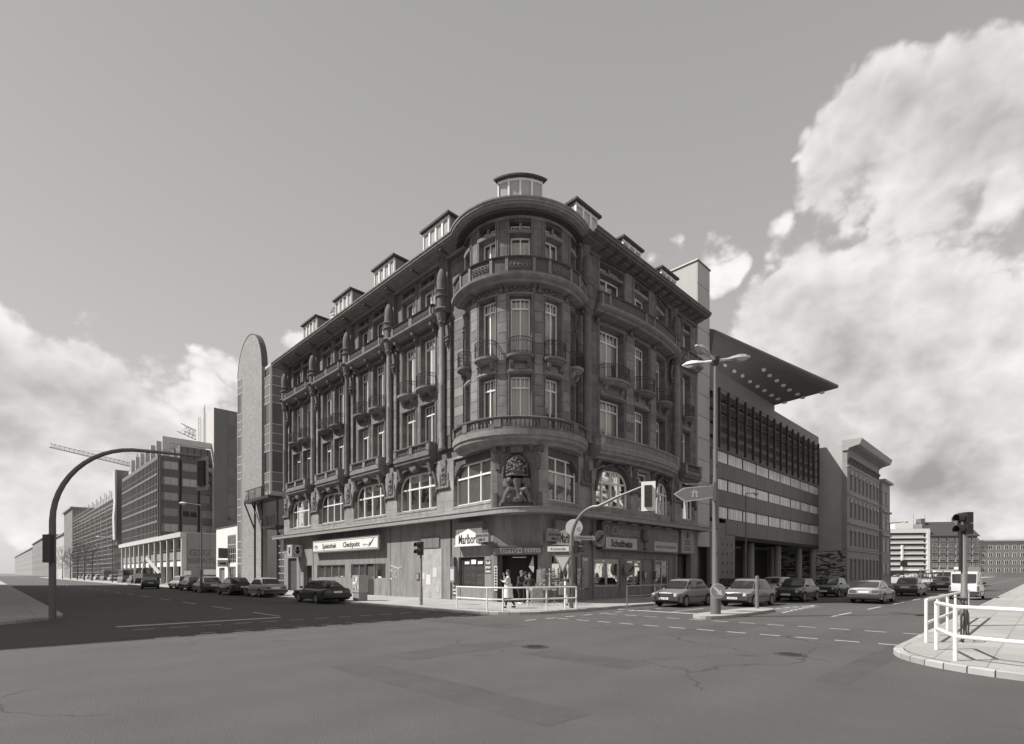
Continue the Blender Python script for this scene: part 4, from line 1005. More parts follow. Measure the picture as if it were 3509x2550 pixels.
# set-back top storey with portal frames
for k in range(7):
    q = M(); x = 87.8+k*4.6; fr = FLx
    q.box(fr, x, x+.5, -1.6, -.6, 21.9, 25.3); q.box(fr, x, x+.5, -9, -1.6, 24.3, 25.3); q.build('portal_frame', PALE, b3)
m = M(); m.box(FLx, 88.6, 120, -9, -3.4, 21.9, 24.2); m.build('penthouse', MGREY, b3)
for k in range(1, 8): q = M(); q.box(FE3o, 1.4+k*1.05, 1.45+k*1.05, -.98, -.9, 22.0, 24.1); q.build('glazing_bar', DARKIN, b3)
m = M()
for z in (22.5, 22.9): m.cyl(FE3o(0,.05,z), FE3o(12,.05,z), .03, n=5); m.cyl(FLx(87.6,.05,z), FLx(121,.05,z), .03, n=5)
m.build('roof_railing', METAL, b3)
# tower block behind
m = M(); m.box(FL, 86.6, 98, -24, -8.7, .1, 31.6); m.build('tower', mat('pale_sheeted_wall', .52, .85, var=.05, scale=.4), b3)
FE4 = FE(86.55)
m = M(); m.box(FE4, 8.75, 24, -.0, .04, .1, 31.5); m.build('tower_end_wall', mat('brown_grey_tiles', .16, .8, var=.08, scale=.6, streak=.04), b3)
for k in range(9): q = M(); q.box(FE4, 11.0, 12.2, .045, .09, 9+k*2.5, 11.2+k*2.5); q.build('window', PANEM if k % 2 else MGREY, b3)
lad = M()
for s in (91.5, 92.1): lad.cyl(FL(s, -8.55, 22), FL(s, -8.55, 33.2 if s < 92 else 32.8), .045, n=4)
for k in range(28): lad.cyl(FL(91.5, -8.55, 22.3+k*.4), FL(92.1, -8.55, 22.3+k*.4), .02, n=4)
for s in (93.6, 94.6): lad.cyl(FL(s, -8.3, 23.5), FL(s, -8.3, 31.3), .04, n=4)
for k in range(8): lad.cyl(FL(93.6, -8.3, 23.5+k*1.1), FL(94.6, -8.3, 23.5+k*1.1), .025, n=4)
lad.build('roof_ladder', METAL, b3)
# arcade
ar = M(); ar.box(FL, 68.8, 119, -7, .5, 7.0, 7.7); ar.build('arcade_roof', PALE, b3)
for k in range(12): q = M(); x = 69.0+k*4.35; q.box(FL, x-.22, x+.22, -.3, .35, .1, 7.0); q.build('arcade_column', PALE, b3)
for k in range(11):
    x = 69.25+k*4.35
    q = M(); q.box(FL, x, x+3.85, -.1, .06, 3.7, 4.9); q.build('parapet_panel', CONC, b3)
    q = M(); q.box(FL, x, x+3.85, -.15, .02, 2.75, 3.5); q.build('awning_panel', WH, b3)
    q = M(); q.cyl(FL(x, .0, 5.25), FL(x+3.85, .0, 5.25), .04, n=4); q.build('handrail', METAL, b3)
    simple_window({}, 0, FL, x+.1, x+3.8, 5.0, 6.9, -1.2, b3, PANEM, DGREY, 3, 1); simple_window({}, 0, FL, x+.1, x+3.8, .2, 2.8, -1.4, b3, PANEM, DGREY, 3, 1)
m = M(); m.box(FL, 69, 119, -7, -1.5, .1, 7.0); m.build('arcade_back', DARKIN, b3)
m = M(); FE5 = FE(68.7); 
for k in range(5):
    for j in range(3): q = M(); q.box(FE5, .35+k*1.5, .35+k*1.5+1.47, -.2, 0, .1+j*2.5, .1+j*2.5+2.47); q.build('panel', CONC, b3)
t = thing('wall_lettering', FE5(1.2, .02, 3.4), 'dark raised lettering on the grey end wall of the arcade', 'sign')
FE5.neg = False
text_on(t, 'GSG', FE5, 2.0, .01, 4.3, 1.35, GINK, 1.1, bold=.02, ext=.03); text_on(t, 'BERATUNG', FE5, 3.2, .01, 3.2, 1.1, GINK, 1.0, bold=.02, ext=.03)
t = signboard('white_sign_panel', 'white sign panel fixed low on the grey end wall of the arcade', FE5, 2.4, 5.2, .1, .25, 1.5, 2.3, WPAINT)
t = signboard('small_white_sign', 'small white sign on the corner pier of the arcade', FE5, -.1, .8, .1, .2, 1.5, 2.1, WPAINT)
# --- scaffolded building and the street beyond
b4 = block('scaffolded_building', FL(160, 0, 0), 'long building wrapped in scaffolding far down the left street')
m = M(); m.box(FL, 124, 205, -14, -1.3, .1, 18.5); m.box(FL, 124, 125.2, -2, .1, 8, 24.3); m.build('wall', CONC, b4)
m = M(); m.sweep(FL, 123.2, 125.6, [(.3, 9), (.6, 9), (.7, 14), (.5, 17), (.6, 24), (.2, 24.3)]); m.build('dust_sheet', PALE, b4)
sc_ = M()
for k in range(34): x = 127+k*2.35; sc_.cyl(FL(x, .3, .1), FL(x, .3, 19.5+(k % 3)*.6), .06, n=4)
sc_.build('scaffold_standards', METAL, b4)
for j in range(9):
    q = M(); q.box(FL, 126.5, 205, -1.1, .3, 1.9+j*2.05, 2.05+j*2.05); q.cyl(FL(126.5, .3, 3.0+j*2.05), FL(205, .3, 3.0+j*2.05), .05, n=4); q.build('scaffold_deck', mat('scaffold_board', .34, .85, rnd=.15), b4)
q = M()
for k in range(8): q.cyl(FL(130+k*9, .4, .5), FL(137+k*9, .4, 17), .05, n=4)
for k in range(16): q.box(FL, 128+k*4.8, 130+k*4.8, -1.29, -1.25, 3+(k*7 % 5)*2.9, 5+(k*7 % 5)*2.9)
q.build('scaffold_braces', METAL, b4)
far_specs = [(206, 232, 23, .3, .20, 'dark_flat_block', 'dark flat-topped block rising behind the scaffolding far down the left street'), (233, 300, 16, 0, .42, 'pale_street_building', 'pale building at the left edge of the photograph beyond the scaffolding'), (301, 420, 19, 0, .24, 'distant_street_building', 'distant grey building where the left street runs out'), (421, 700, 17, 0, .30, 'hazy_street_building', 'farthest pale building at the end of the left street')]
for s0, s1, h, o, v, nm, lab in far_specs:
    b = block(nm, FL((s0+s1)/2, 0, 0), lab); m = M(); m.box(FL, s0, s1, -15, o, .1, h); m.build('wall', mat('far_wall_%d' % int(v*100), v, .9, var=.08, scale=.2), b)
    m = M(); m.box(FL, s0-.3, s1+.3, -15.3, o+.5, h, h+.5); m.build('cornice', CONC, b)
    n_ = min(14, int((s1-s0)/4)); f0 = None
    for i in range(n_):
        for j in range(int((h-3)/3.4)):
            x = s0+2+i*(s1-s0-4)/n_; z = 3.4+j*3.4
            if f0 is None: f0 = M(); f0.box(FL, x, x+1.6, o, o+.05, z, z+1.8); f0 = f0.build('window', PANEM, b); b0 = (x, z)
            else: c = f0.copy(); COL.objects.link(c); c.parent = b; c.location = vec(FL, x-b0[0], 0, z-b0[1])
# cranes
def crane(name, label, base, h, jib_dir, jl, el, w=1.2):
    t = thing(name, base, label, 'crane'); b = Vector(base); top = b+Vector((0, 0, h)); d = Vector(jib_dir).normalized()
    m = M()
    for sx in (-1, 1):
        for sy in (-1, 1): m.cyl(b+Vector((sx*.8, sy*.8, 0)), top+Vector((sx*.8, sy*.8, 0)), .12, n=4)
    for k in range(int(h/1.8)):
        for sx in (-1, 1): m.cyl(b+Vector((sx*.8, -.8, k*1.8)), b+Vector((sx*.8, .8, k*1.8+1.8)), .07, n=4); m.cyl(b+Vector((-.8, sx*.8, k*1.8)), b+Vector((.8, sx*.8, k*1.8+1.8)), .07, n=4)
    m.build('mast', GREYP, t)
    m = M(); dd = (d*math.cos(el)+Vector((0,0,1))*math.sin(el)).normalized(); s_ = d.cross(Vector((0,0,1))).normalized(); u = s_.cross(dd).normalized()
    ch = [s_*w*.5, s_*-w*.5, u*w]
    for c in ch: m.cyl(top+c-dd*6, top+c+dd*jl, .12, n=4)
    k = -6
    while k < jl-1.5:
        for i in range(3): m.cyl(top+dd*k+ch[i], top+dd*(k+1.7)+ch[(i+1) % 3], .06, n=4); m.cyl(top+dd*k+ch[i], top+dd*k+ch[(i+1) % 3], .05, n=4)
        k += 1.7
    m.build('jib', GREYP, t); m = M(); m.cyl(top, top+Vector((0,0,7)), .15, n=4); m.cyl(top+Vector((0,0,7)), top+dd*jl*.7+u*w, .05, n=4); m.cyl(top+Vector((0,0,7)), top-dd*6, .05, n=4); m.wb(top-dd*5, (1.5,1.5,1.5)); m.build('stays', GREYP, t)
def at(u, v, Y): return Vector(((u-CXP)/FPX*Y, Y, EYE+(HOR-v)/FPX*Y))
c0 = at(690, 1500, 190); e0 = at(574, 1446, 175)
crane('luffing_crane', 'lattice crane jib slanting up from behind the grid office block', (c0.x+6, c0.y+8, 0), c0.z-4, (e0-c0).xy.to_3d(), 24, math.atan2(e0.z-c0.z, (e0-c0).xy.length), 2.6)
c1 = at(470, 1604, 260); e1 = at(248, 1553, 240)
crane('tower_crane', 'long thin lattice crane jib behind the left traffic-light mast arm', (c1.x, c1.y, 0), c1.z, (e1-c1).xy.to_3d(), 33, math.atan2(e1.z-c1.z, (e1-c1).xy.length)+.01, 1.7)

# --- right street: pale slab, modern building with the winged roof
b5 = block('modern_office_building', FR(36, 0, 0), 'modern dark office building with ribbon windows, black fins and a large winged roof')
PSL = mat('pale_slab_panel', .40, .75, var=.05, scale=.6, streak=.05, rnd=.05)
m = M(); m.box(FR, 19.75, 21.9, -4.6, -.06, 3.9, 26.7); m.box(FR, 19.75, 21.9, -7.5, -4.6, 3.9, 24.6); m.build('slab_core', PSL, b5)
for k in range(13): q = M(); q.box(FR, 19.76, 21.88, -.06, .0, 3.9+k*1.754, 3.9+(k+1)*1.754-.05); q.build('panel', PSL, b5)
m = M(); m.box(FR, 19.65, 22.0, -4.7, .06, 26.7, 26.8); m.box(FR, 19.65, 22, -7.6, -4.7, 24.6, 24.7); m.build('coping', METAL, b5)
m = M(); wall_grid(m, FR, 19.75, 21.9, .1, 3.9, -1.2, -.9, [(20.0+.62*i, 20.16+.62*i, .9+j*.72, 1.1+j*.72) for i in range(3) for j in range(4)]); m.box(FR, 19.75, 26.9, -2.0, -1.3, .1, 5)
wall_grid(m, FR, 22.0, 26.9, .1, 5.15, -.3, .0, [(22.5+.9*i, 22.68+.9*i, .9+j*.8, 1.12+j*.8) for i in range(5) for j in range(5)]); m.box(FR, 22.0, 24.9, -.3, 0, 5.15, 6.05); m.build('pierced_wall', MGREY, b5)
t = thing('poster_pair', FR(20.3, -.88, 1.2), 'two small posters with pale cones on the pierced grey wall beside the corner building', 'poster')
for i in range(2):
    q = M(); s = 20.1+i*.75; q.box(FR, s, s+.45, -.89, -.87, 1.0, 2.2); q.build('sheet', DGREY, t); q = M(); q.poly([FR(s+.05,-.86,1.2), FR(s+.4,-.86,1.2), FR(s+.22,-.86,1.95)], nR.to_3d()*.004); q.build('cone', WPAINT, t)
for z0, z1 in ((7.52, 8.82), (9.9, 11.16), (5.06, 6.4)):
    q = M(); q.box(FR, 21.95 if z0 > 6.2 else 24.95, 51.5, -.4, -.03, z0, z1); q.build('solid_band', DARKIN, b5)
    x = 21.97 if z0 > 6.2 else 24.97
    while x < 51.4:
        x2 = min(51.5, x+2.46); q = M(); q.box(FR, x, x2-.025, -.03, 0, z0, z1); q.build('panel', mat('dark_cladding_panel', .10, .5, var=.10, scale=.5, streak=.10, rnd=.08), b5); x = x2
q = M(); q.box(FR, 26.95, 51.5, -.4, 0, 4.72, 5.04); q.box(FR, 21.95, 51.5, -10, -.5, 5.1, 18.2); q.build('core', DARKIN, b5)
rib = [(6.42, 7.5), (8.84, 9.88), (11.18, 12.25)]
for z0, z1 in rib:
    fo = M(); fo.box(FR, 22.0, 51.5, -.2, -.02, z0-.02, z0+.05); fo.box(FR, 22.0, 51.5, -.2, -.02, z1-.05, z1+.02)
    x = 22.3; xs_ = []
    fo.box(FR, 22.0, 22.5, -.2, -.01, z0, z1)
    fo = fo.build('ribbon_window', ST, b5)
    x = 22.55; i = 0
    sh = None
    while x < 51.3:
        q = None
        if sh is None: q = M(); q.box(FR, x, x+.44, -.14, -.10, z0+.06, z1-.06); sh = (q.build('pane', mat('blind_behind_glass', .62, .25, rnd=.18, spec=.8), fo), x)
        else:
            c = sh[0].copy(); COL.objects.link(c); c.parent = fo; c.location = vec(FR, x-sh[1])
            if x > 43: c.data = sh[0].data
        x += .5; i += 1
        if i % 6 == 0: x += .22
for j in range(4):
    q = M(); q.box(FR, 22.0, 51.3, -.42, -.3, 12.3+j*1.15, 13.2+j*1.15); q.build('louvre_panel', MGREY if j < 2 else DGREY, b5)
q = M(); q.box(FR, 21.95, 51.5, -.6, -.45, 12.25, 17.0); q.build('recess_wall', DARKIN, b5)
for k in range(16):
    x = 22.1+k*1.78
    q = M(); q.box(FR, x-.05, x+.05, .6, .82, 12.05, 16.95); q.box(FR, x-.04, x+.04, 0, .55, 16.3, 16.4); q.build('fin', ST, b5)
for j, z in enumerate((12.9, 13.8, 14.7, 15.6, 16.5)):
    q = M(); q.sweep(FR, 22.0, 49.2, [(.05, z), (.6, z+.22), (.6, z+.25), (.05, z+.04)]); q.build('sun_louvre', mat('louvre_metal', .16, .5), b5)
q = M(); q.box(FR, 21.95, 51.5, -.3, 0, 16.9, 18.35); q.build('parapet', MGREY, b5)
q = M(); q.box(FR, 21.95, 36.7, -6, -.02, 18.36, 18.95); q.box(FR, 21.95, 36.7, .001, .03, 17.5, 17.54); q.build('clerestory', MGREY, b5)
# winged roof: ruled surface between the inner line and the rising leading edge
wa = [FR(21.95, -.02, 18.9), FR(36.74, -.02, 18.95)]; wb_ = [FR(21.95, .35, 21.45), FR(36.9, 5.6, 19.35)]
def wing(a, b, dz=0): 
    p = wa[0].lerp(wa[1], a); q = wb_[0].lerp(wb_[1], a); r_ = p.lerp(q, b); r_.z += dz + .35*math.sin(math.pi*b)*0; return r_
m = M(); K = 14
rows = []
for i in range(K+1):
    a = i/K; lo = [wing(a, j/6) for j in range(7)]
    nose = wing(a, 1.0); od = (wb_[0].lerp(wb_[1], a)-wa[0].lerp(wa[1], a)).normalized()
    up = Vector((0, 0, 1)); e = nR.to_3d()
    rows.append(lo + [nose+e*.12+up*.10, nose+e*.1+up*.28, nose-e*.3+up*.5, wing(a, 0)+up*(1.2+ (1-a)*1.6)-e*2])
m.grid(rows, True, True); m.build('winged_roof', mat('roof_metal', .13, .55, var=.08, scale=.8), b5, True)
DL_ = mat('downlight_lens', .75, .4)
sp_img = [(310,453),(403,512),(490,565),(570,618),(645,669),(718,716),(788,762),(856,803),(922,843),(704,500),(765,559),(840,612),(908,661),(974,710),(1055,750),(1118,792),(1312,738),(235,388)]
for px, py in sp_img:
    u, v = 2380+px/2.996, 1100+py/2.996; best = None
    for i in range(121):
        for j in range(61):
            p = wing(i/120, j/60); du = CXP+FPX*p.x/p.y-u; dv = HOR-FPX*(p.z-EYE)/p.y-v; d2 = du*du+dv*dv
            if best is None or d2 < best[0]: best = (d2, i/120, j/60)
    a, b = best[1], best[2]; c = wing(a, b); ex = (wing(min(a+.02,1), b)-wing(max(a-.02,0), b)).normalized(); ey = (wing(a, min(b+.02,1))-wing(a, max(b-.02,0))).normalized(); nn = ex.cross(ey).normalized()
    if nn.z > 0: nn = -nn
    q = M(); r_ = .24; q.poly([c+(ex*math.cos(t)*1.15+(ey-ex*ey.dot(ex)).normalized()*math.sin(t)*(.42+.5*a))*r_ for t in [2*math.pi*k/14 for k in range(14)]], nn*.05); q.build('downlight', DL_, b5)
# open ground floor: columns, back wall, kiosks
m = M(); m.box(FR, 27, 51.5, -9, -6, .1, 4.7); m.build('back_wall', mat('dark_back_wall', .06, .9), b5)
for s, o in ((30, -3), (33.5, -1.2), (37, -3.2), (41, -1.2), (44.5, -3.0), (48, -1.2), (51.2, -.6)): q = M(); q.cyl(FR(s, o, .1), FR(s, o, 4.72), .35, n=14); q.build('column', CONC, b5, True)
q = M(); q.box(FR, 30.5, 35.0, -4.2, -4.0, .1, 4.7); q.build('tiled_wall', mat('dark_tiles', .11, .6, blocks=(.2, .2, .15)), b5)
# --- ornate old building further along
FR_old = FR
def FR(s, o, z): return FR_old(-20.3+(s+20.3)*.8508, 2.94+o, 1.75+(z-1.75)*.8508 if z > .5 else 1.75+(z-1.75)*.8508-.4)
b6 = block('stucco_apartment_building', FR(74, 0, 0), 'old stucco building with heavy bracketed cornice, right of the modern office building')
STU = mat('grey_stucco', .27, .9, var=.10, scale=1, streak=.06); STT = mat('stucco_trim', .33, .9, var=.1)
m = M()
ws = [65.9+2.36*i for i in range(8)]
lv = [(.7, 3.7), (5.6, 7.7), (9.6, 11.7), (13.5, 15.6)]
wall_grid(m, FR, 64.6, 84.5, .1, 20.0, -.5, 0, [(x, x+1.1, z0, z1) for x in ws for z0, z1 in lv]); m.build('wall', STU, b6)
m = M(); m.box(FR, 64.7, 84.4, -12, -.5, .1, 19.8); m.build('side_wall', mat('patched_fire_wall', .38, .9, var=.13, scale=.35, streak=.05), b6)
for x in ws:
    for z0, z1 in lv:
        simple_window({}, 0, FR, x+.01, x+1.09, z0+.01, z1-.01, -.3, b6, PANEM, mat('old_window_frame', .35, .6), 2, 1, .08)
        q = M(); q.box(FR, x-.15, x+1.25, .002, .16, z1+.05, z1+.2); q.box(FR, x-.12, x, .002, .07, z0, z1+.05); q.box(FR, x+1.1, x+1.22, .002, .07, z0, z1+.05)
        if z0 > 9: q.poly([FR(x-.15,.004,z1+.2), FR(x+1.25,.004,z1+.2), FR(x+1.0,.004,z1+.5), FR(x+.55,.004,z1+.68), FR(x+.1,.004,z1+.5)], nR.to_3d()*.14)
        q.build('window_surround', STT, b6)
for z, o, h in ((4.75, .2, .3), (8.5, .3, .35), (12.6, .25, .3), (16.6, .18, .2), (5.2,.1,.1)): q = M(); q.sweep(FR, 64.5, 84.6, [(-.1, z), (.02, z), (o*.6, z+h*.4), (o, z+h*.6), (o, z+h), (-.1, z+h)]); q.build('string_course', STT, b6)
q = M(); q.sweep(FR, 64.4, 84.7, [(-.5, 18.9), (.05, 18.9), (.25, 19.2), (1.3, 19.5), (1.4, 19.8), (1.55, 20.2), (1.5, 20.35), (-.5, 20.35)]); q.build('cornice', STT, b6)
q = M()
for k in range(34): x = 64.8+k*.58; q.sweep(FR, x, x+.2, [(0, 18.95), (.2, 19.0), (1.1, 19.4), (1.1, 19.48), (0, 19.48)])
tag(q.build('cornice_brackets', STT, b6), kind='stuff')
for k in range(15): x = 65.2+k*1.3; q = M(); q.tube([FR(x+.5*math.cos(t), .05, 17.7+.5*math.sin(t)) for t in [math.pi+math.pi*j/8 for j in range(9)]], .09, 5); q.ball(FR(x+.65, .08, 17.9), .2, 6, 4); q.build('frieze_relief', ORN, b6, True)
t = thing('marble_pattern_hoarding', FR_old(51.8, 2, 0), 'hoarding painted with dark swirling marble veins below the bare side wall', 'hoarding')
mm_ = bpy.data.materials.new('marbled_paint'); mm_.use_nodes = True; nt = mm_.node_tree
gg = nt.nodes.new('ShaderNodeNewGeometry'); wv = nt.nodes.new('ShaderNodeTexNoise'); wv.inputs['Scale'].default_value = 2.0; wv.inputs['Detail'].default_value = 6; wv.inputs['Distortion'].default_value = 1.2
mpn = nt.nodes.new('ShaderNodeMapping'); mpn.inputs['Scale'].default_value = (.5, .5, 1.9); mpn.inputs['Rotation'].default_value = (R_(30), R_(-25), 0); nt.links.new(gg.outputs['Position'], mpn.inputs[0]); nt.links.new(mpn.outputs[0], wv.inputs['Vector'])
rp = nt.nodes.new('ShaderNodeValToRGB'); rp.color_ramp.elements[0].position = .47; rp.color_ramp.elements[0].color = g(.04); rp.color_ramp.elements[1].position = .53; rp.color_ramp.elements[1].color = g(.38); nt.links.new(wv.outputs[0], rp.inputs[0]); nt.links.new(rp.outputs[0], nt.nodes['Principled BSDF'].inputs['Base Color'])
FS1 = FS(51.75)
q = M(); q.box(FS1, -2.8, 4.5, -.1, .04, .1, 4.45); q.build('painted_board', mm_, t)
b7 = block('bay_fronted_building', FR(90, .5, 0), 'narrow lower building with a projecting bay beyond the stucco building')
m = M(); m.box(FR, 85, 91.4, -12, .25, .1, 17.0); m.build('wall', STU, b7); m = M(); m.box(FR, 84.8, 91.5, -12, .7, 17.0, 17.4); m.box(FR, 84.9, 91.5, -12, .5, 12, 12.3); m.box(FR, 84.9, 91.5, -12, .5, 8, 8.3); m.build('cornice', STT, b7)
FS2 = FS(-20.3+(85+20.3)*.8508)
FS2o = FS2
def FS2(s, o, z): return FS2o(s-2.94, o, 1.75+(z-1.75)*.8508)
for z in (1.2, 5.2, 9.0, 13.2): simple_window({}, 0, FR, 85.6, 87.6, z, z+2.3, .26, b7, PANEM, STT, 2, 1); simple_window({}, 0, FR, 88.6, 90.6, z, z+2.3, .26, b7, PANEM, STT, 2, 1)

FR = FR_old
# --- far end: banded white block, brick building, continuing beyond
def front(Y, skew=0):
    def f(s, o, z): return Vector((s, Y-o+skew*(s-170), z))
    return f
YB = 232
FB1 = front(YB, -.12)
X_ = lambda u, Y=YB: (u-CXP)/FPX*Y
b8 = block('white_banded_block', (X_(3100), YB, 0), 'white block with long horizontal balcony bands at the far end of the right street')
x0, x1 = X_(2990), X_(3178)
m = M(); m.box(FB1, x0, x1, -14, -1.2, 0, 20.3); m.build('core', mat('far_dark_glass', .05, .3, var=.2, scale=.3), b8)
for j in range(8): q = M(); q.box(FB1, x0, x1+.3, -1.2, 0, 2.9+j*2.35, 3.5+j*2.35 + (1.2 if j == 7 else 0)); q.build('balcony_band', WH, b8)
for j in range(7): q = M(); q.box(FB1, x0, x1-2, -.5, -.35, 3.5+j*2.35, 4.3+j*2.35); q.build('balcony_front', PALE, b8)
q = M(); q.box(FB1, x1-.9, x1+.3, -1.2, .1, 0, 20.3); q.box(FB1, X_(3090), X_(3096), -.6, .15, 3, 14); q.build('pier', WH, b8)
q = M(); q.box(FB1, X_(3080), X_(3138), -10, -2, 20.3, 23.6); q.build('roof_house', WH, b8); q = M(); q.box(FB1, X_(3143), x1, -9, -4, 20.3, 23.4); q.build('roof_gallery', PALE, b8)
for u in (3155, 3192): q = M(); q.cyl(FB1(X_(u), -5, 23), FB1(X_(u), -5, 28), .06, n=4); q.build('aerial', METAL, b8)
b9 = block('brick_pitched_roof_building', (X_(3250), YB, 0), 'brick office building with a steep dark roof beside the white banded block')
x0, x1 = X_(3181), X_(3330)
m = M(); m.box(FB1, x0, x1, -14, -.6, 0, 17.6); m.build('wall', BRICKD, b9)
m = M(); m.sweep(FB1, x0-.3, x1+.3, [(.3, 17.6), (.3, 18.0), (-7, 24.6), (-7.5, 24.6), (-14, 17.6)]); m.build('roof', ROOFM, b9)
m = M(); m.box(FB1, x0-.2, x0+1.4, -8, -5, 22, 26); m.box(FB1, X_(3293), X_(3300), -8, -5, 22, 26.5); m.build('chimney', BRICKD, b9)
xs_ = [x0+1.2+k*3.25 for k in range(6)]
for x in xs_:
    q = M(); q.box(FB1, x-.75, x-.35, -.6, -.1, 3, 17.4); q.build('pilaster', CONC, b9)
    for j, z in enumerate((4.3, 7.6, 10.6, 13.2, 15.8)): simple_window({}, 0, FB1, x, x+2.2, z, z+(1.7 if j < 4 else 1.0), -.55, b9, PANEM, WPAINT, 4, 2 if j < 2 else 1, .14)
for z in (3.2, 6.6, 9.8, 12.5, 15.2): q = M(); q.box(FB1, x0, x1, -.6, .05, z, z+.25); q.build('string_course', CONC, b9)
q = M(); q.box(FB1, X_(3278), X_(3288), -4, -.2, 18.6, 20.6); q.build('dormer', WPAINT, b9)
q = M(); q.box(FB1, x0+1, x1-1, -.6, 1.5, 2.2, 3.1); q.build('shop_fascia', WPAINT, b9)
b10 = block('grey_end_building', (X_(3420), YB+10, 0), 'plain grey building with regular windows at the right-hand end of the far row')
m = M(); x0, x1 = X_(3333), X_(3490); m.box(FB1, x0, x1, -14, -1, 0, 15.5); m.build('wall', CONC, b10)
for k in range(6):
    for j in range(4): simple_window({}, 0, FB1, x0+1.2+k*3.1, x0+2.9+k*3.1, 2+j*3.3, 3.9+j*3.3, -.98, b10, PANEM, WPAINT, 2, 1, .1)
m = M(); m.box(FB1, x0-.3, x1+.3, -14.3, -.6, 15.5, 16.1); m.build('cornice', PALE, b10)
# --- the houses out of the picture that shade the left road and are mirrored in the panes
def row_house(name, label, c, along, outn, length, depth, h, v):
    def f(s, o, z): q = Vector(c)+Vector(along)*s+Vector(outn)*o; return Vector((q.x, q.y, z))
    b = block(name, (c[0], c[1], 0), label); m = M(); wsx = [2+i*3.2 for i in range(int((length-3)/3.2))]
    m.box(f, 0, length, -depth, -.3, .0, h); m.build('wall', mat('row_wall_%d' % int(v*100), v, .9, var=.1, scale=.5), b)
    sp_ = M()
    for j in range(int(h/3.8)): sp_.box(f, 0, length, -.3, .12, 3.9+j*3.8, 4.25+j*3.8)
    sp_.box(f, -.4, length+.4, -.3, .8, h-.5, h); sp_.build('string_course', STT, b)
    f0 = None
    for x in wsx:
        for j in range(int((h-2)/3.8)):
            z = 1.0+j*3.8
            if f0 is None: q = M(); q.box(f, x, x+1.3, -.3, -.2, z, z+2.3); f0 = q.build('window', PANEM, b); o0 = (x, z); q = M(); q.box(f, x-.2, x+1.5, -.3, .05, z+2.4, z+2.6); q.box(f, x-.15, x-.02, -.3, -.1, z, z+2.4); q.box(f, x+1.32, x+1.45, -.3, -.1, z, z+2.4); q.build('window_surround', STT, f0)
            else:
                c2 = f0.copy(); COL.objects.link(c2); c2.parent = b; c2.location = f(x, 0, z)-f(o0[0], 0, o0[1])
                for ch in f0.children: e = ch.copy(); COL.objects.link(e); e.parent = c2
Q = Vector((-25.6, 18.6))
row_house('opposite_left_building', 'tall stucco house on the opposite side of the left street, outside the picture', Q, dL, -nL, 78, 14, 26, .30)
row_house('opposite_right_building', 'stucco house across the right street, outside the picture', Vector(xy(-21, 7).xy), dR, -nR, 60, 14, 20, .60)  # unseen; wall made extra pale to bounce sunlight onto the right facade
row_house('near_corner_building', 'house on the near corner behind the viewpoint, outside the picture', Vector(xy(6.5, 7.5).xy), -nL*1.0, -nR, -1*-0.0+.01 or 1, 1, 1, .3) if False else None

# --- bare young trees on the left street
BARK = mat('bark', .10, .9, var=.2)
def bare_tree(loc, h, seed, label):
    random.seed(seed); t = thing('bare_tree', loc, label, 'tree', 'young bare trees along the left street'); L = Vector(loc)
    tr = M(); tr.tube([L, L+Vector((.05, 0, h*.3)), L+Vector((0, .08, h*.55)), L+Vector((.1, 0, h*.8))], [.13, .10, .08, .04], 6); tr.build('trunk', BARK, t)
    cr = M()
    def br(p, d, l, r, lv):
        e = p+d*l; cr.tube([p, p.lerp(e, .5)+Vector((random.uniform(-.1,.1), random.uniform(-.1,.1), .05))*l, e], [r, r*.75, r*.5], 4)
        if lv:
            for k in range(4): nd = (d+Vector((random.uniform(-.8,.8), random.uniform(-.8,.8), random.uniform(-.1,.7)))).normalized(); br(p.lerp(e, random.uniform(.4, 1)), nd, l*.62, r*.55, lv-1)
    for k in range(11):
        a = k*2.4; br(L+Vector((0, 0, h*(.28+.052*k))), Vector((math.cos(a)*.8, math.sin(a)*.8, .35+.09*k)).normalized(), h*.26*(1-.05*k), .028, 3)
    cr.build('crown', BARK, t)
labs = ['nearest of the bare young trees, at the end of the arcade', 'bare young tree second from the arcade, in front of the scaffolding', 'bare young tree third from the arcade, in front of the scaffolding', 'bare young tree fourth from the arcade, in front of the scaffolding', 'farthest of the bare young trees on the left street']
for i, s in enumerate((122, 134, 147, 162, 182)): bare_tree(FL(s, 4.6, .1), 8.0+.6*(i % 3), 20+i, labs[i])
random.seed(5)
# ------------------------------------------------------------------ signs on the corner building
t = signboard('shop_sign', 'long white framed fascia sign reading Spielothek Checkpoint over the arcade windows', FLr, -25.05, -14.1, .02, .45, 3.45, 4.5, mat('sign_frame', .14, .5))
q = M(); q.box(FL, 14.3, 24.85, .45, .465, 3.55, 4.4); q.build('sign_face', WPAINT, t)
q = M()
for a, b, z0, z1 in ((14.4,24.75,3.6,3.63),(14.4,24.75,4.32,4.35)): q.box(FL, a, b, .466, .472, z0, z1)
q.build('border_line', INK, t)
text_on(t, 'Spielothek', FLr, -21.9, .467, 3.78, .56, INK, 1.05, bold=.012); text_on(t, 'Checkpoint', FLr, -18.2, .467, 3.78, .56, INK, 1.0, bold=.012)
q = M(); q.tube([FL(24.3+.28*math.cos(a), .475, 3.93+.14*math.sin(a)) for a in [2*math.pi*k/12 for k in range(13)]], .018, 4); q.tube([FL(24.3+.1*math.cos(a), .475, 4.0+.1*math.sin(a)) for a in [2*math.pi*k/12 for k in range(13)]], .018, 4); q.build('emblem', INK, t)
q = M(); q.poly([FL(14.8,.468,4.3), FL(14.87,.468,4.3), FL(15.25,.468,3.8), FL(15.65,.468,3.72), FL(15.45,.468,4.0), FL(15.0,.468,4.05)], nL.to_3d()*.01)
for k in range(4): q.ball(FL(15.8+.18*k, .47, 3.85+.05*(k % 2)), .05, 6, 4)
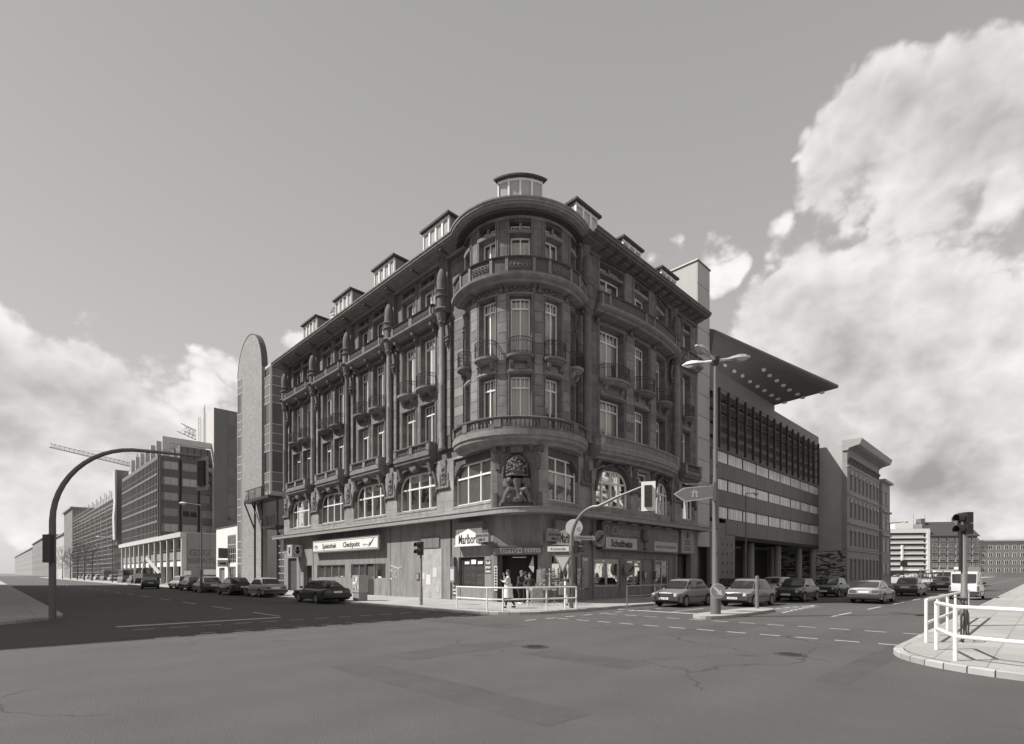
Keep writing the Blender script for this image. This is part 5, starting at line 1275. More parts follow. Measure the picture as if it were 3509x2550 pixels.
q.build('cornucopia', GINK, t)
t = thing('arrow_box_sign', FL(28.0, .1, 3.0), 'cube-shaped light box with downward arrows beside the two side doors', 'sign')
q = M(); q.box(FL, 28.0, 29.2, .05, 1.0, 3.2, 4.3); q.build('sign_box', mat('box_sign_face', .30, .5), t)
def arrow(fr, c, o, z, w, h, m_, t, nm): 
    q = M(); q.add([fr(c+a*w, o, z+b*h) for a, b in ((-.28,1),(.28,1),(.2,.5),(.5,.5),(0,0),(-.5,.5),(-.2,.5))], [(0,1,2,3,4,5,6)]); q.build(nm, m_, t)
arrow(FL, 28.6, 1.006, 3.28, .85, .95, WPAINT, t, 'arrow_border'); arrow(FL, 28.6, 1.012, 3.36, .62, .76, INK, t, 'arrow')
FE6 = FE(27.99)
arrow(FE6, -.52, .006, 3.28, .8, .95, WPAINT, t, 'arrow_border'); arrow(FE6, -.52, .012, 3.36, .6, .76, INK, t, 'arrow')
# faded letters left on the render, graffiti tag
t = thing('faded_wall_lettering', FL(21, 0, 2.9), 'faint ghost letters left on the render below the long fascia sign', 'lettering')
text_on(t, 'TEPPICHBODEN', FL, 20.5, .001, 2.85, .62, mat('ghost_lettering', .27, .9), 1.15, ext=.002)
t = thing('graffiti_tag', FL(12.6, 0, 1.2), 'white sprayed graffiti tag on the render between the shop windows and the pedestrian light', 'graffiti')
for P in ([(0,.9),(-.25,1.0),(-.4,.8),(-.15,.62),(-.1,.4),(-.4,.3),(-.5,.45)], [(-.55,.8),(-.6,.3)], [(-1.0,.9),(-.75,.8),(-.7,.5),(-.95,.45),(-1.05,.7),(-1.05,0),(-.8,-.1)], [(-1.2,1.1),(-1.25,.3)], [(-1.2,1.1),(-1.75,1.15),(-1.5,.4)], [(-.2,1.3),(-1.3,1.05)]):
    q = M(); q.tube([FL(13.5+a, .012, 1.0+b) for a, b in P], .022, 4); q.build('stroke', WPAINT, t)
# cigarette sign and lottery sign pair, twice round the corner
def cig_sign(fr, s0, w, a, wa, label, lab2):
    t = thing('cigarette_sign', fr(s0, .1, 3.2), label, 'sign')
    q = M(); q.box(fr, s0, s0+w, .05, .33, 3.4, 4.72); q.build('sign_box', mat('dull_red_sign', .17, .5), t)
    q = M(); pts = [(0, 3.38), (w, 3.38), (w, 3.98), (w*.80, 4.02), (w*.5, 4.34), (0, 3.98)]; q.poly([fr(s0+x, .335, z) for x, z in pts], fr(s0, .35, 0)-fr(s0, .335, 0)); q.build('white_panel', WPAINT, t)
    q = M(); q.box(fr, s0-.02, s0+w+.02, .0, .45, 3.33, 3.385); q.build('lower_edge', WPAINT, t)
    text_on(t, 'Marlboro', fr, s0+w*.5, .352, 3.47, .80, INK, .60*w/2.4, bold=.012)
    t2 = thing('lottery_sign', fr(a, .1, 3.2), lab2, 'sign')
    q = M(); q.box(fr, a, a+wa, .36, .52, 3.5, 4.02); q.build('sign_box', mat('lottery_sign_face', .24, .5), t2)
    text_on(t2, 'LOTTO TOTO', fr, a+wa/2, .525, 3.80, .17, INK, .92, bold=.004); text_on(t2, 'SPIEL 77', fr, a+wa/2, .525, 3.58, .17, INK, .92, bold=.004)
    q = M()
    for k in range(9): q.cyl(fr(a+.05+k*(wa-.15)/9, .44, 4.02), fr(a+.09+k*(wa-.15)/9, .44, 4.2), .016, n=4)
    q.build('crest', WPAINT, t2)
cig_sign(FLr, -5.5, 2.4, -3.45, 1.1, 'cigarette advertising sign with black lettering over the tobacco window, left of the corner door', 'dull lottery sign LOTTO TOTO SPIEL 77 left of the corner door')
cig_sign(FR, 2.15, 2.15, 1.25, 1.1, 'cigarette advertising sign partly behind the curved traffic-light mast, right of the corner door', 'dull lottery sign LOTTO TOTO SPIEL 77 right of the corner door')
LA = FA.len
t = signboard('lotto_fascia', 'long low sign LOTTO TOTO directly above the corner door', FA, .05, LA-.05, .02, .16, 2.83, 3.2, mat('lotto_fascia_face', .20, .5))
q = M(); q.box(FA, .4, 1.72, .161, .17, 2.86, 3.16); q.build('white_half', mat('off_white_sign', .5, .5), t); q = M(); q.box(FA, .0, LA, .005, .3, 3.21, 3.28); q.build('hood', DGREY, t)
text_on(t, 'LOTTO', FA, .92, .172, 2.9, .29, INK, 1.15, bold=.006); text_on(t, 'TOTO', FA, 2.3, .162, 2.9, .29, WINK, 1.15, bold=.004)
q = M(); q.add([FA(1.6+.1*math.sin(a*math.pi/5)*(1 if a % 2 == 0 else .42), .173, 3.0+.1*math.cos(a*math.pi/5)*(1 if a % 2 == 0 else .42)) for a in range(10)], [tuple(range(10))]); q.build('star', INK, t)
def poster(fr, s, z0, z1, w, v, label, lines=(), m_=None, ink=None, o=.012):
    t = thing('poster', fr(s, o, z0), label, 'poster'); q = M(); q.box(fr, s-w/2, s+w/2, o-.008, o, z0, z1); q.build('sheet', m_ or mat('poster_%d' % int(v*100), v, .7, var=.1, scale=8), t)
    for tx, z, sz in lines: text_on(t, tx, fr, s, o+.001, z, sz, ink or INK, .95, bold=.006, ext=.002)
    return t
WB = mat('poster_black', .05, .6)
poster(FLr, -2.95, 1.72, 2.5, .5, .05, 'black poster with white words Roll your own right of the tobacco window', [('Roll', 2.26, .26), ('your', 2.02, .26), ('own', 1.78, .26)], WB, WINK)
poster(FLr, -5.98, .35, 1.1, .42, .05, 'black poster with white words Roll your own low down left of the tobacco window', [('Roll', .9, .22), ('your', .68, .22), ('own', .46, .22)], WB, WINK)
vm = thing('vending_machine', FL(5.98, .02, 1.2), 'narrow wall-mounted cigarette machine left of the tobacco window', 'vending machine'); q = M(); q.box(FL, 5.78, 6.2, .01, .22, 1.18, 2.15); q.build('case', GREYP, vm); q = M(); q.box(FL, 5.83, 6.15, .222, .23, 1.3, 2.0); q.build('front_panel', PALE, vm)
lb = thing('letter_box', FL(6.0, .02, 2.3), 'small dark box above the wall-mounted cigarette machine', 'box'); q = M(); q.box(FL, 5.85, 6.15, .01, .2, 2.25, 2.72); q.build('case', DGREY, lb)
np_ = thing('banner_strip', FA(.25, .05, .9), 'tall thin white strip of lettering at the left side of the corner door', 'banner'); q = M(); q.box(FA, .05, .24, .02, .04, .75, 2.15); q.build('sheet', WPAINT, np_)
for k in range(8): q = M(); q.box(FA, .09, .20, .041, .046, .85+k*.16, .95+k*.16); q.build('letter', INK, np_)
fl_ = thing('pennant', FA(2.15, -.1, 1.8), 'pale hanging pennant in the upper right of the corner doorway', 'flag'); q = M(); q.poly([FA(2.3,-.1,2.72), FA(2.05,-.08,2.1), FA(2.3,-.1,1.75), FA(2.34,-.08,2.0)], Vector((0,.01,0))); q.build('cloth', mat('pennant_cloth', .5, .8), fl_)
poster(FR, 3.05, 2.3, 2.66, 1.5, .3, 'advertising strip with pale letters at the top of the window right of the corner door', [('PHILIP MORRIS', 2.4, .17)], mat('ad_strip', .17, .6), WINK, o=.02)
t = poster(FR, 5.15-.0, .85, 2.75, .62, .35, 'tall framed magazine poster headed hello on the wall by the downpipe', [('hello', 2.5, .24)], mat('poster_hello', .30, .6, var=.25, scale=6), WINK, o=.05)
q = M(); q.box(FR, 4.8, 5.5, .0, .035, .78, 2.82); q.build('frame', DGREY, t)
bills = [(8.0, 1.5, .42, .6, 'torn pale bill high on the pale shuttered panel'), (8.7, 1.0, .5, .65, 'larger torn bill in the middle of the pale shuttered panel'), (9.25, 1.35, .3, .42, 'small bill at the left side of the pale shuttered panel'), (7.7, .55, .35, .4, 'small torn bill low on the pale shuttered panel')]
for s, z, w, h, lab in bills: poster(FLr, -s, z, z+h, w, [.55, .42, .3, .6][int(s*10) % 4], lab, o=.05)
t = thing('notice_frame', FL(9.9, .02, 1.4), 'small dark framed notice beside the pale shuttered panel', 'notice'); q = M(); q.box(FL, 9.75, 10.1, .01, .06, 1.3, 1.75); q.build('frame', DGREY, t); q = M(); q.box(FL, 9.8, 10.05, .061, .066, 1.36, 1.69); q.build('sheet', CONC, t)
# restaurant fascia on the right street
t = thing('restaurant_sign', FR(11, .1, 3.2), 'long dark shop sign with script lettering over the restaurant windows', 'sign')
q = M(); q.box(FR, 6.35, 15.85, .02, .42, 3.2, 4.92); q.build('sign_box', mat('restaurant_sign_face', .085, .35, var=.25, scale=1.4), t)
text_on(t, 'Checkpoint', FR, 8.9, .43, 4.18, .74, GINK if False else mat('neon_tube_lettering', .34, .5), .92, shear=.25, bold=.0); text_on(t, 'Restaurant', FR, 14.1, .43, 4.05, .66, MATS['neon_tube_lettering'], .88, shear=.25); text_on(t, 'CAFE', FR, 14.0, .43, 4.62, .2, MATS['neon_tube_lettering'], 1)
q = M(); q.box(FR, 6.7, 10.2, .42, .45, 3.28, 4.0); q.build('white_panel', mat('beer_sign_panel', .46, .5), t); text_on(t, 'Schultheiss', FR, 8.45, .452, 3.42, .62, INK, .88, bold=.022)
q = M(); q.box(FR, 12.4, 15.6, .42, .45, 3.28, 3.95); q.build('pale_panel', mat('menu_sign_panel', .42, .5), t); text_on(t, 'GRIECHISCHE SPEZIALITÄTEN', FR, 14.0, .452, 3.5, .27, GINK, .78, bold=.002)
q = M(); gc = FR(11.2, .44, 0); q.lathe(gc, [(.04, 3.3), (.22, 3.34), (.05, 3.45), (.05, 3.75), (.28, 3.95), (.33, 4.3), (.28, 4.7)], 12); q.build('beer_glass_emblem', mat('beer_glass_paint', .12, .4), t)
q = M()
for k in range(6): q.box(FR, 6.6+k*1.5, 7.4+k*1.5, .3, .42, 4.93, 4.98)
q.build('lamp_reflectors', mat('reflector', .5, .4), t)
q = M(); q.tube([FR(6.75+.22*math.cos(a), .44, 4.4+.32*math.sin(a)) for a in [.4+4.6*k/10 for k in range(11)]], .035, 5); q.tube([FR(15.3+.12*k, .44, 4.5-.35*k/1) for k in range(2)], .02, 4); q.tube([FR(15.6-.2*k, .44, 4.5-.35*k) for k in range(2)], .02, 4); q.build('emblem', MATS['neon_tube_lettering'], t)
for (s, z, r_, lab) in ((5.95, 3.85, .5, 'larger round beer sign with a diagonal band at the left end of the restaurant sign'), (9.35, 2.0, .42, 'small round beer emblem sign between the restaurant windows')):
    t = thing('round_beer_sign', FR(s, .5, z), lab, 'sign'); a = FR(s, .3, z); b = FR(s, .55, z)
    q = M(); q.cyl(a, b, r_, n=24); q.build('disc', mat('disc_rim', .3, .5), t); q = M(); q.cyl(b, FR(s, .56, z), r_*.82, n=24); q.build('face', mat('disc_face', .16, .5), t)
    q = M(); q.poly([FR(s-r_*.75,.57,z-r_*.3), FR(s+r_*.55,.57,z+r_*.6), FR(s+r_*.75,.57,z+r_*.25), FR(s-r_*.55,.57,z-r_*.6)], nR.to_3d()*.006); q.build('diagonal_band', INK, t); q = M(); q.box(FR, s-.04, s+.04, 0, .3, z-.04, z+.04); q.build('bracket', IRON, t)
t = thing('tavern_sign', FR(17.3, .3, 3.3), 'upright pale sign of the tavern over the dark doorway at the right end', 'sign'); q = M(); q.box(FR, 16.35, 18.3, .02, .4, 3.25, 5.0); q.build('sign_box', mat('tavern_sign_face', .27, .5, var=.05), t)
for tx, z, sz in (('TAVERNA', 4.1, .22), ('ATHENE', 3.86, .26), ('GRIECHISCHE', 3.62, .16), ('SPEZIALITÄTEN', 3.45, .16)): text_on(t, tx, FR, 17.3, .402, z, sz, GINK, .95, bold=.003)
q = M(); q.lathe(FR(17.3, .42, 0), [(.03, 4.38), (.1, 4.42), (.13, 4.6), (.06, 4.75), (.08, 4.85)], 8); q.build('amphora_emblem', GINK, t)
# restaurant windows, door, menu boxes
GF = mat('grey_window_paint', .40, .6, var=.06)
window(FR, 6.12, 8.88, .87, 2.68, -.08, B, mull=[7.5], bars=[2.42], fw=.13, curt=2, fm=GF); window(FR, 9.72, 11.63, .82, 2.68, -.08, B, mull=[10.67], bars=[2.2], fw=.12, curt=0, fm=GF); window(FR, 13.32, 15.23, .8, 2.68, -.08, B, mull=[14.27], bars=[2.2], fw=.12, curt=0, fm=GF)
door(FR, 11.85, 13.05, .14, 2.68, -.1, mat('grey_door_paint', .19, .5)); door(FR, 16.5, 18.55, .14, 3.18, -.6, DKD, True)
for i, s in enumerate((11.72, 13.18)):
    q = thing('menu_box', FR(s, .05, 1.4), ['small dark menu box left of the grey restaurant door', 'small dark menu box right of the grey restaurant door'][i], 'menu box', 'menu boxes by the restaurant door'); k = M(); k.box(FR, s-.14, s+.14, .01, .16, 1.35, 1.9); k.build('case', DGREY, q); k = M(); k.box(FR, s-.1, s+.1, .162, .17, 1.42, 1.84); k.build('pane', PALE, q)
q = M(); q.box(FR, 17.1, 17.9, -.59, -.57, 1.0, 1.4); q.build('door_notice', CONC, B)

# ------------------------------------------------------------------ street furniture
def gp(u, v, z=KZ): Y = (EYE-z)*FPX/(v-HOR); return Vector(((u-CXP)/FPX*Y, Y, z))
def railing(name, pts, label, r=.025, hs=(1.0, .5), cat='railing', m_=None, group=None):
    t = thing(name, pts[0], label, cat, group); m_ = m_ or WPAINT
    for p in pts: q = M(); q.cyl(Vector(p)-Vector((0,0,.1)), Vector(p)+Vector((0,0,hs[0])), r, n=8); q.build('post', m_, t, True)
    for h in hs: q = M(); q.tube([Vector(p)+Vector((0,0,h)) for p in pts], r, 8); q.build('rail', m_, t, True)
    return t
railing('corner_railing', [gp(1565.4,2084.5), gp(1669,2094.4), gp(1723.7,2095.5), gp(1873,2091.3), gp(1975,2086.6)], 'white two-bar railing on the kerb in front of the corner door', .035)
railing('kerb_railing', [gp(2149,2078.8), gp(2149,2078.8)+dR.to_3d()*2.6, gp(2149,2078.8)+dR.to_3d()*5.2, gp(2149,2078.8)+dR.to_3d()*7.8], 'grey two-bar railing at the kerb in front of the restaurant', .03, (1.0, .5), m_=METAL)
rp_ = [xy(-14.3, -1.66, KZ), xy(-12.75, -1.2, KZ), xy(-12.15, .4, KZ), xy(-12.1, 2.4, KZ), xy(-12.1, 4.4, KZ)]
railing('near_railing', [xy(-15.6, -2.0, KZ)+dR.to_3d()*1.9*k for k in range(6)], 'second white railing running on along the right street behind the nearest one', .035, (1.0, .45))
railing('near_railing', rp_, 'thick white two-bar railing in the right foreground', .036, (1.0, .45))
def bollard(loc, h, r, label): t = thing('bollard', loc, label, 'bollard'); q = M(); q.lathe(loc, [(r, -.05), (r, h-.02), (r*.7, h), (.01, h+.005)], 12); q.build('post', METAL if r > .06 else WPAINT, t, True); q = M(); q.lathe(loc, [(r+.003, h-.25), (r+.003, h-.18)], 12); q.build('band', GREYP, t)
bollard(gp(1937, 2086.6), 1.25, .045, 'slim white bollard beside the curved traffic-light mast'); bollard(gp(2594, 2085), 1.5, .085, 'grey steel post on the traffic island in front of the pale hatchback')
def lamp_head(t, p, d, l=1.1, tilt=.12):
    """long street lantern: cast housing with a glass bowl under it"""
    d = Vector(d).normalized(); s_ = Vector((-d.y, d.x, 0)); up = Vector((0, 0, 1)); a = Vector(p); q = M(); rows = []
    for k, (w, h) in enumerate(((.07, .06), (.17, .10), (.19, .14), (.17, .12), (.05, .05))):
        c = a+d*l*k/4+up*tilt*k/4*l; rows.append([c-s_*w, c-s_*w*.7+up*h, c+s_*w*.7+up*h, c+s_*w])
    q.grid(rows, True, True); h = q.build('lamp_head', mat('lamp_housing', .48, .45), t)
    q = M(); rows = []
    for k, (w, hh) in enumerate(((.10, .03), (.15, .13), (.14, .13), (.08, .03))):
        c = a+d*l*(.32+.2*k)+up*tilt*l*(.32+.2*k)*1.0; rows.append([c-s_*w, c-s_*w*.8-up*hh, c+s_*w*.8-up*hh, c+s_*w])
    q.grid(rows, True, True); q.build('glass_bowl', mat('lamp_bowl', .32, .2, spec=.8), h)
# tall lamp with three heads on the island
LP = gp(2452, 2104); t = thing('tall_street_lamp', LP, 'tall grey street lamp with three lantern heads standing on the traffic island', 'street lamp')
q = M(); q.lathe(LP, [(.20, -.05), (.20, .9), (.135, 1.05), (.125, 4.5), (.095, 4.7), (.075, 10.0)], 16); q.build('pole', mat('pole_paint', .125, .5, var=.06, scale=5), t, True)
q = M(); q.lathe(LP, [(.10, 9.9), (.15, 10.0), (.15, 10.25), (.07, 10.3)], 12); q.build('hub', IRON, t, True)
top = LP+Vector((0, 0, 10.1)); heads = [((.96, .1, 0), .9), ((-.72, -.62, 0), .35), ((-.75, .8, 0), .6)]
for (dx, dy, _), e in heads:
    d = Vector((dx, dy, 0)).normalized(); q = M(); q.cyl(top, top+d*.5+Vector((0,0,.08)), .06, n=8); q.build('arm', MATS.get('lamp_housing') or mat('lamp_housing', .48, .45), t); lamp_head(t, top+d*.45+Vector((0,0,.05)), d, 1.0, .14)
q = M(); 
for z in (3.4, 2.4, 5.9): q.cyl(LP+Vector((0,-.14,z)), LP+Vector((0,-.08,z)), .03, n=6)
q.build('clamp', IRON, t)
# arrow direction sign on that pole
t = thing('direction_sign', LP+Vector((0, 0, 4.9)), 'arrow-shaped motorway direction sign pointing left on the tall lamp pole', 'sign')
def FD(s, o, z): return LP + Vector((-.10, -.10, 0)) + Vector((-.985, -.17, 0))*s + Vector((.17, -.985, 0))*o + Vector((0, 0, z))
sgn = [(0, 4.62), (1.25, 4.42), (1.72, 4.72), (1.28, 4.98), (0, 5.12)]
tilt = lambda s, z: z
q = M(); q.poly([FD(a, 0, b+a*.0) for a, b in sgn], FD(0,.04,0)-FD(0,0,0)); q.build('white_border', WPAINT, t)
cx_, cz_ = .8, 4.78; q = M(); q.poly([FD(cx_+(a-cx_)*.94, .041, cz_+(b-cz_)*.86) for a, b in sgn], FD(0,.006,0)-FD(0,0,0)); q.build('sign_face', mat('direction_blue', .33, .45), t)
q = M()
for a, b in ((-1, 0), (1, 0)): q.poly([FD(.85+a*.05, .05, 4.62), FD(.85+a*.13, .05, 4.62), FD(.85+a*.06, .05, 4.92), FD(.85+a*.025, .05, 4.92)], FD(0,.005,0)-FD(0,0,0))
q.box(FD, .68, 1.02, .052, .056, 4.80, 4.84); q.build('motorway_symbol', WPAINT, t)
q = M(); q.box(FD, -.06, .05, -.02, .06, 4.5, 5.25); q.box(FD, .1, 1.2, .0, .1, 5.10, 5.15); q.build('bracket', METAL, t)
# keep-right disc
t = thing('keep_right_sign', LP+Vector((0, -.2, 1.2)), 'round keep-right sign with a white arrow low on the tall lamp pole', 'sign')
def FK(s, o, z): return LP + Vector((s, -.24-o, z))
q = M(); q.cyl(FK(0,0,.92), FK(0,.02,.92), .30, n=28); q.build('white_rim', mat('sign_rim', .6, .5), t); q = M(); q.cyl(FK(0,.02,.92), FK(0,.026,.92), .275, n=28); q.build('sign_face', MATS['direction_blue'], t)
q = M(); a = R_(-45); ca_, sa_ = math.cos(a), math.sin(a)
q.poly([FK(x*ca_-z*sa_, .028, .92+x*sa_+z*ca_) for x, z in ((-.24,-.035),(.04,-.05),(.04,-.12),(.25,0),(.04,.12),(.04,.05),(-.24,.035))], Vector((0,-.005,0))); q.build('arrow', WPAINT, t)
# traffic light on a curved mast
TLB = mat('signal_housing', .025, .4)
def signal(t, p, face, n=3, board=True, vis=True, s=1.0, boardm=None):
    """lamp housings stacked, hoods, white-edged backing board"""
    f = Vector(face).normalized(); sd = Vector((-f.y, f.x, 0)); up = Vector((0,0,1)); p = Vector(p)
    h = .30*s; W = .15*s
    q = M()
    for k in range(n):
        c = p - up*h*k; q.add([c+sd*W*a+f*.12*b-up*(h*.5*e) for a in (-1,1) for b in (-1,.6) for e in (-.96,.96)], [(0,1,3,2),(4,6,7,5),(0,4,5,1),(2,3,7,6),(0,2,6,4),(1,5,7,3)])
    hs = q.build('signal_head', TLB, t)
    for k in range(n):
        c = p-up*h*k; q = M(); q.cyl(c+f*.07, c+f*.085, .10*s, n=14); q.build('lens', mat('dark_lens', .05, .2, spec=.8), hs, True)
        q = M(); rows = []
        for j in range(11): 
            a = math.pi*(-.15+1.3*j/10); o_ = sd*math.cos(a)*.115*s+up*math.sin(a)*.115*s; rows.append([c+f*.07+o_, c+f*.28+o_*.98-up*.02, c+f*.28+o_*1.06-up*.02, c+f*.07+o_*1.08])
        q.grid(rows, True, True); q.build('hood', TLB, hs)
    if board:
        for nm, e, m_, dz in (('backing_board', .34, boardm or WPAINT, 0),):
            q = M(); c = p-up*h*(n-1)/2+f*(-.02+dz); w, H_ = (W+.14*(e/.34)), h*n/2+.16*(e/.34)
            q.add([c+sd*w*a+up*H_*b+f*.005*d for a in (-1,1) for b in (-1,1) for d in (0,1)], [(0,1,3,2),(4,6,7,5),(0,4,5,1),(2,3,7,6),(0,2,6,4),(1,5,7,3)]); q.build(nm, m_, hs)
MB_ = gp(1958, 2083); t = thing('curved_signal_mast', MB_, 'traffic-light mast on the corner pavement with an arm curving over the right street', 'traffic light')
ad = nR.to_3d(); L_ = 4.05
q = M(); pts = [MB_+Vector((0,0,z)) for z in (-.05, 1.0, 2.0, 3.1)]; 
for k in range(1, 13):
    a = math.pi/2*k/12; pts.append(MB_+Vector((0,0,3.1+1.55*math.sin(a)))+ad*(1.5*(1-math.cos(a))))
pts += [MB_+Vector((0,0,4.95))+ad*2.6, MB_+Vector((0,0,5.3))+ad*L_]
pts[4+12-1] = MB_+Vector((0,0,4.62))+ad*1.55
q.tube(pts, [.10,.10,.095,.09]+[.085-.0015*k for k in range(12)]+[.06,.045], 12); q.build('mast', METAL, t, True)
signal(t, MB_+Vector((0,0,5.12))+ad*(L_+.05), (.35, .94, 0), 3)
signal(t, MB_+Vector((.26,.05,3.0))+Vector((0,0,0)), (.97, -.25, 0), 2, False)
q = M(); q.cyl(MB_+Vector((.24,.05,1.0)), MB_+Vector((.24,.05,2.4)), .05, n=8); q.build('conduit', TLB, t)
def plate(name, label, txt, c, d, w, h, face=WPAINT, size=.12, cat='street sign'):
    d = Vector(d).normalized(); nn = Vector((d.y, -d.x, 0)); c = Vector(c)
    if nn.y > 0: nn = -nn
    def f(s, o, z): return c + d*s + nn*o + Vector((0,0,z))
    t = thing(name, c, label, cat); q = M(); q.box(f, -w/2, w/2, 0, .03, -h/2, h/2); q.build('plate', face, t)
    if txt: text_on(t, txt, f, 0, .031, -size*.35, size, INK, .9, bold=.002, ext=.001)
    return t, f
plate('street_name_plate', 'white street name plate Kochstraße on the left of the curved mast', 'Kochstraße', MB_+Vector((-.62,-.05,2.76)), (1,-.16,0), 1.0, .24, size=.17)
plate('street_name_plate', 'pale street name plate Friedrichstraße on the right of the curved mast', 'Friedrichstraße', MB_+Vector((.62,.05,3.28)), (1,.12,0), .98, .2, PALE, .14)
t = thing('give_way_sign', MB_+Vector((-.4,0,1.6)), 'triangular give-way sign pointing down on the curved mast', 'sign'); c = MB_+Vector((-.42,-.12,2.12))
for sc_s, dy, m_, nm in ((1, 0, mat('give_way_rim', .4, .5), 'rim'), (.74, -.012, WPAINT, 'sign_face')): q = M(); q.poly([c+Vector((-.40*sc_s, dy, .34*sc_s)), c+Vector((.40*sc_s, dy, .34*sc_s)), c+Vector((0, dy, -.46*sc_s))], (0, -.01, 0)); q.build(nm, m_, t)
t = thing('round_g_sign', MB_+Vector((.1,-.1,3.7)), 'round white sign with the letter G high on the curved mast', 'sign'); q = M(); q.cyl(MB_+Vector((.14,.12,3.78)), MB_+Vector((.14,.10,3.78)), .40, n=28); q.build('disc', WPAINT, t)
def FG(s, o, z): return MB_+Vector((.14+s, .098-o, z))
text_on(t, 'G', FG, .22, .0, 3.6, .26, GINK, 1, ext=.002)
t = thing('litter_bin', MB_+Vector((-.3,.5,0)), 'grey round-topped box on a post behind the corner railing', 'bin')
cb_ = MB_+Vector((-.35,-.35,0)); q = M(); q.poly([cb_+Vector((x, 0, z)) for x, z in [(-.24,.62),(.24,.62),(.24,1.05)]+[(.24*math.cos(a), 1.05+.2*math.sin(a)) for a in [math.pi*k/8 for k in range(1,8)]]+[(-.24,1.05)]], (0,.3,0)); q.build('box', GREYP, t); q = M(); q.cyl(cb_+Vector((0,.15,0)), cb_+Vector((0,.15,.62)), .04); q.build('post', METAL, t)
# pedestrian light on a straight pole
PB = gp(1443, 2073.8); t = thing('pedestrian_light', PB, 'slim pole with a two-lamp signal in front of the rendered wall', 'traffic light')
q = M(); q.lathe(PB, [(.085, -.05), (.085, .9), (.065, .95), (.06, 3.2)], 12); q.build('pole', GREYP, t, True); signal(t, PB+Vector((-.03,-.16,3.05)), (-.8, -.6, 0), 2, False, s=1.15)
# left mast with the long arm, close to the camera
LM = Vector((-16.7, 19.0, KZ)); t = thing('left_signal_mast', LM, 'traffic-light mast at the left edge with a long arm reaching over the left street', 'traffic light')
e = Vector((-11.9, 20.0, 0)); d = (e-LM.xy.to_3d()); pts = [LM+Vector((0,0,z)) for z in (-.05, 2.0, 3.5)]
for k in range(1, 13): a = math.pi/2*k/12; pts.append(LM+Vector((0,0,3.5+2.66*math.sin(a)))+d*.52*(1-math.cos(a)))
pts += [LM+Vector((0,0,6.12))+d*.7, LM+Vector((0,0,6.02))+d*.98]
q = M(); q.tube(pts, [.11,.105,.10]+[.09-.002*k for k in range(12)]+[.055,.045], 12); q.build('mast', mat('mast_dark_grey', .13, .5), t, True)
signal(t, LM+Vector((0,0,5.7))+d*1.0, (.35, .94, 0), 3, True, s=1.05, boardm=CONC)
q = M(); q.box(lambda s, o, z: LM+Vector((s, o, z)), -.14, .14, -.25, -.09, 2.0, 3.0); q.build('signal_head', TLB, t)
# right edge: signal on a pole with two forward lamps
RP = gp(3304, 2145, KZ); t = thing('right_signal_pole', RP, 'traffic-light pole at the right edge with its lamps turned to the left', 'traffic light')
q = M(); q.lathe(RP, [(.10, -.05), (.10, 1.0), (.085, 1.05), (.08, 3.3)], 12); q.build('pole', METAL, t, True); signal(t, RP+Vector((.0,-.02,3.33)), (-1, -.05, 0), 2, False, s=1.15); q = M(); q.cyl(RP+Vector((-.12,0,1.7)), RP+Vector((-.12,0,2.95)), .045); q.build('conduit', TLB, t)
# street lamps with one arm
def street_lamp(loc, h, d, L, label, r=.07, nm='street_lamp'):
    t = thing(nm, loc, label, 'street lamp', 'single-arm street lamps'); b = Vector(loc); d = Vector((d[0], d[1], 0)).normalized(); q = M(); q.tube([b, b+Vector((0,0,1.2)), b+Vector((0,0,1.25)), b+Vector((0,0,h))], [r*1.5, r*1.5, r, r*.7], 8); q.tube([b+Vector((0,0,h)), b+Vector((0,0,h))+d*L*.1+Vector((0,0,.05)), b+Vector((0,0,h+.25))+d*L], [r*.7, r*.6, r*.5], 6); q.build('pole', mat('lamp_pole_grey', .12, .5), t, True); lamp_head(t, b+Vector((0,0,h+.22))+d*(L-.1), d, .8, .02)
def lampat(u, Y, z=KZ): return Vector(((u-CXP)/FPX*Y, Y, z))
street_lamp(lampat(2556, 46.5), 8.6, dR, 2.0, 'single-arm street lamp in front of the ribbon windows of the modern building')
street_lamp(lampat(2889, 66), 9.6, dR, 2.2, 'single-arm street lamp in front of the bare side wall of the stucco building')
street_lamp(lampat(3049, 82), 9.3, Vector((1,0,0)), 2.2, 'single-arm street lamp against the sky in front of the white banded block', .11)
street_lamp(lampat(690, 47), 7.6, Vector((-1, .1, 0)), 1.4, 'single-arm street lamp in front of the grey end wall of the office block')
street_lamp(lampat(385, 96), 8.0, Vector((-1, .1, 0)), 2.5, 'thin single-arm street lamp in front of the scaffolding', .08)
# advertising column-like cabinet on the left pavement
CBX = gp(1233, 2058.8); t = thing('switch_cabinet', CBX, 'grey cabinet covered in torn bills on the left pavement', 'cabinet')
FC = lambda s, o, z: CBX + dL.to_3d()*s + nL.to_3d()*o + Vector((0,0,z))
q = M(); q.box(FC, -.35, .35, -.3, .25, -.05, .5); q.build('plinth', CONC, t); q = M(); q.box(FC, -.38, .38, -.32, .28, .5, 1.5); q.build('case', mat('cabinet_grey', .34, .7, var=.1), t)
for k in range(9): q = M(); s = random.uniform(-.36, .15); z = random.uniform(.52, 1.2); q.box(FC, s, s+random.uniform(.1,.2), .281+k*.001, .285+k*.001, z, z+random.uniform(.12,.28)); q.build('torn_bill', [WPAINT, INK, WPAINT, GINK][k % 4], t)
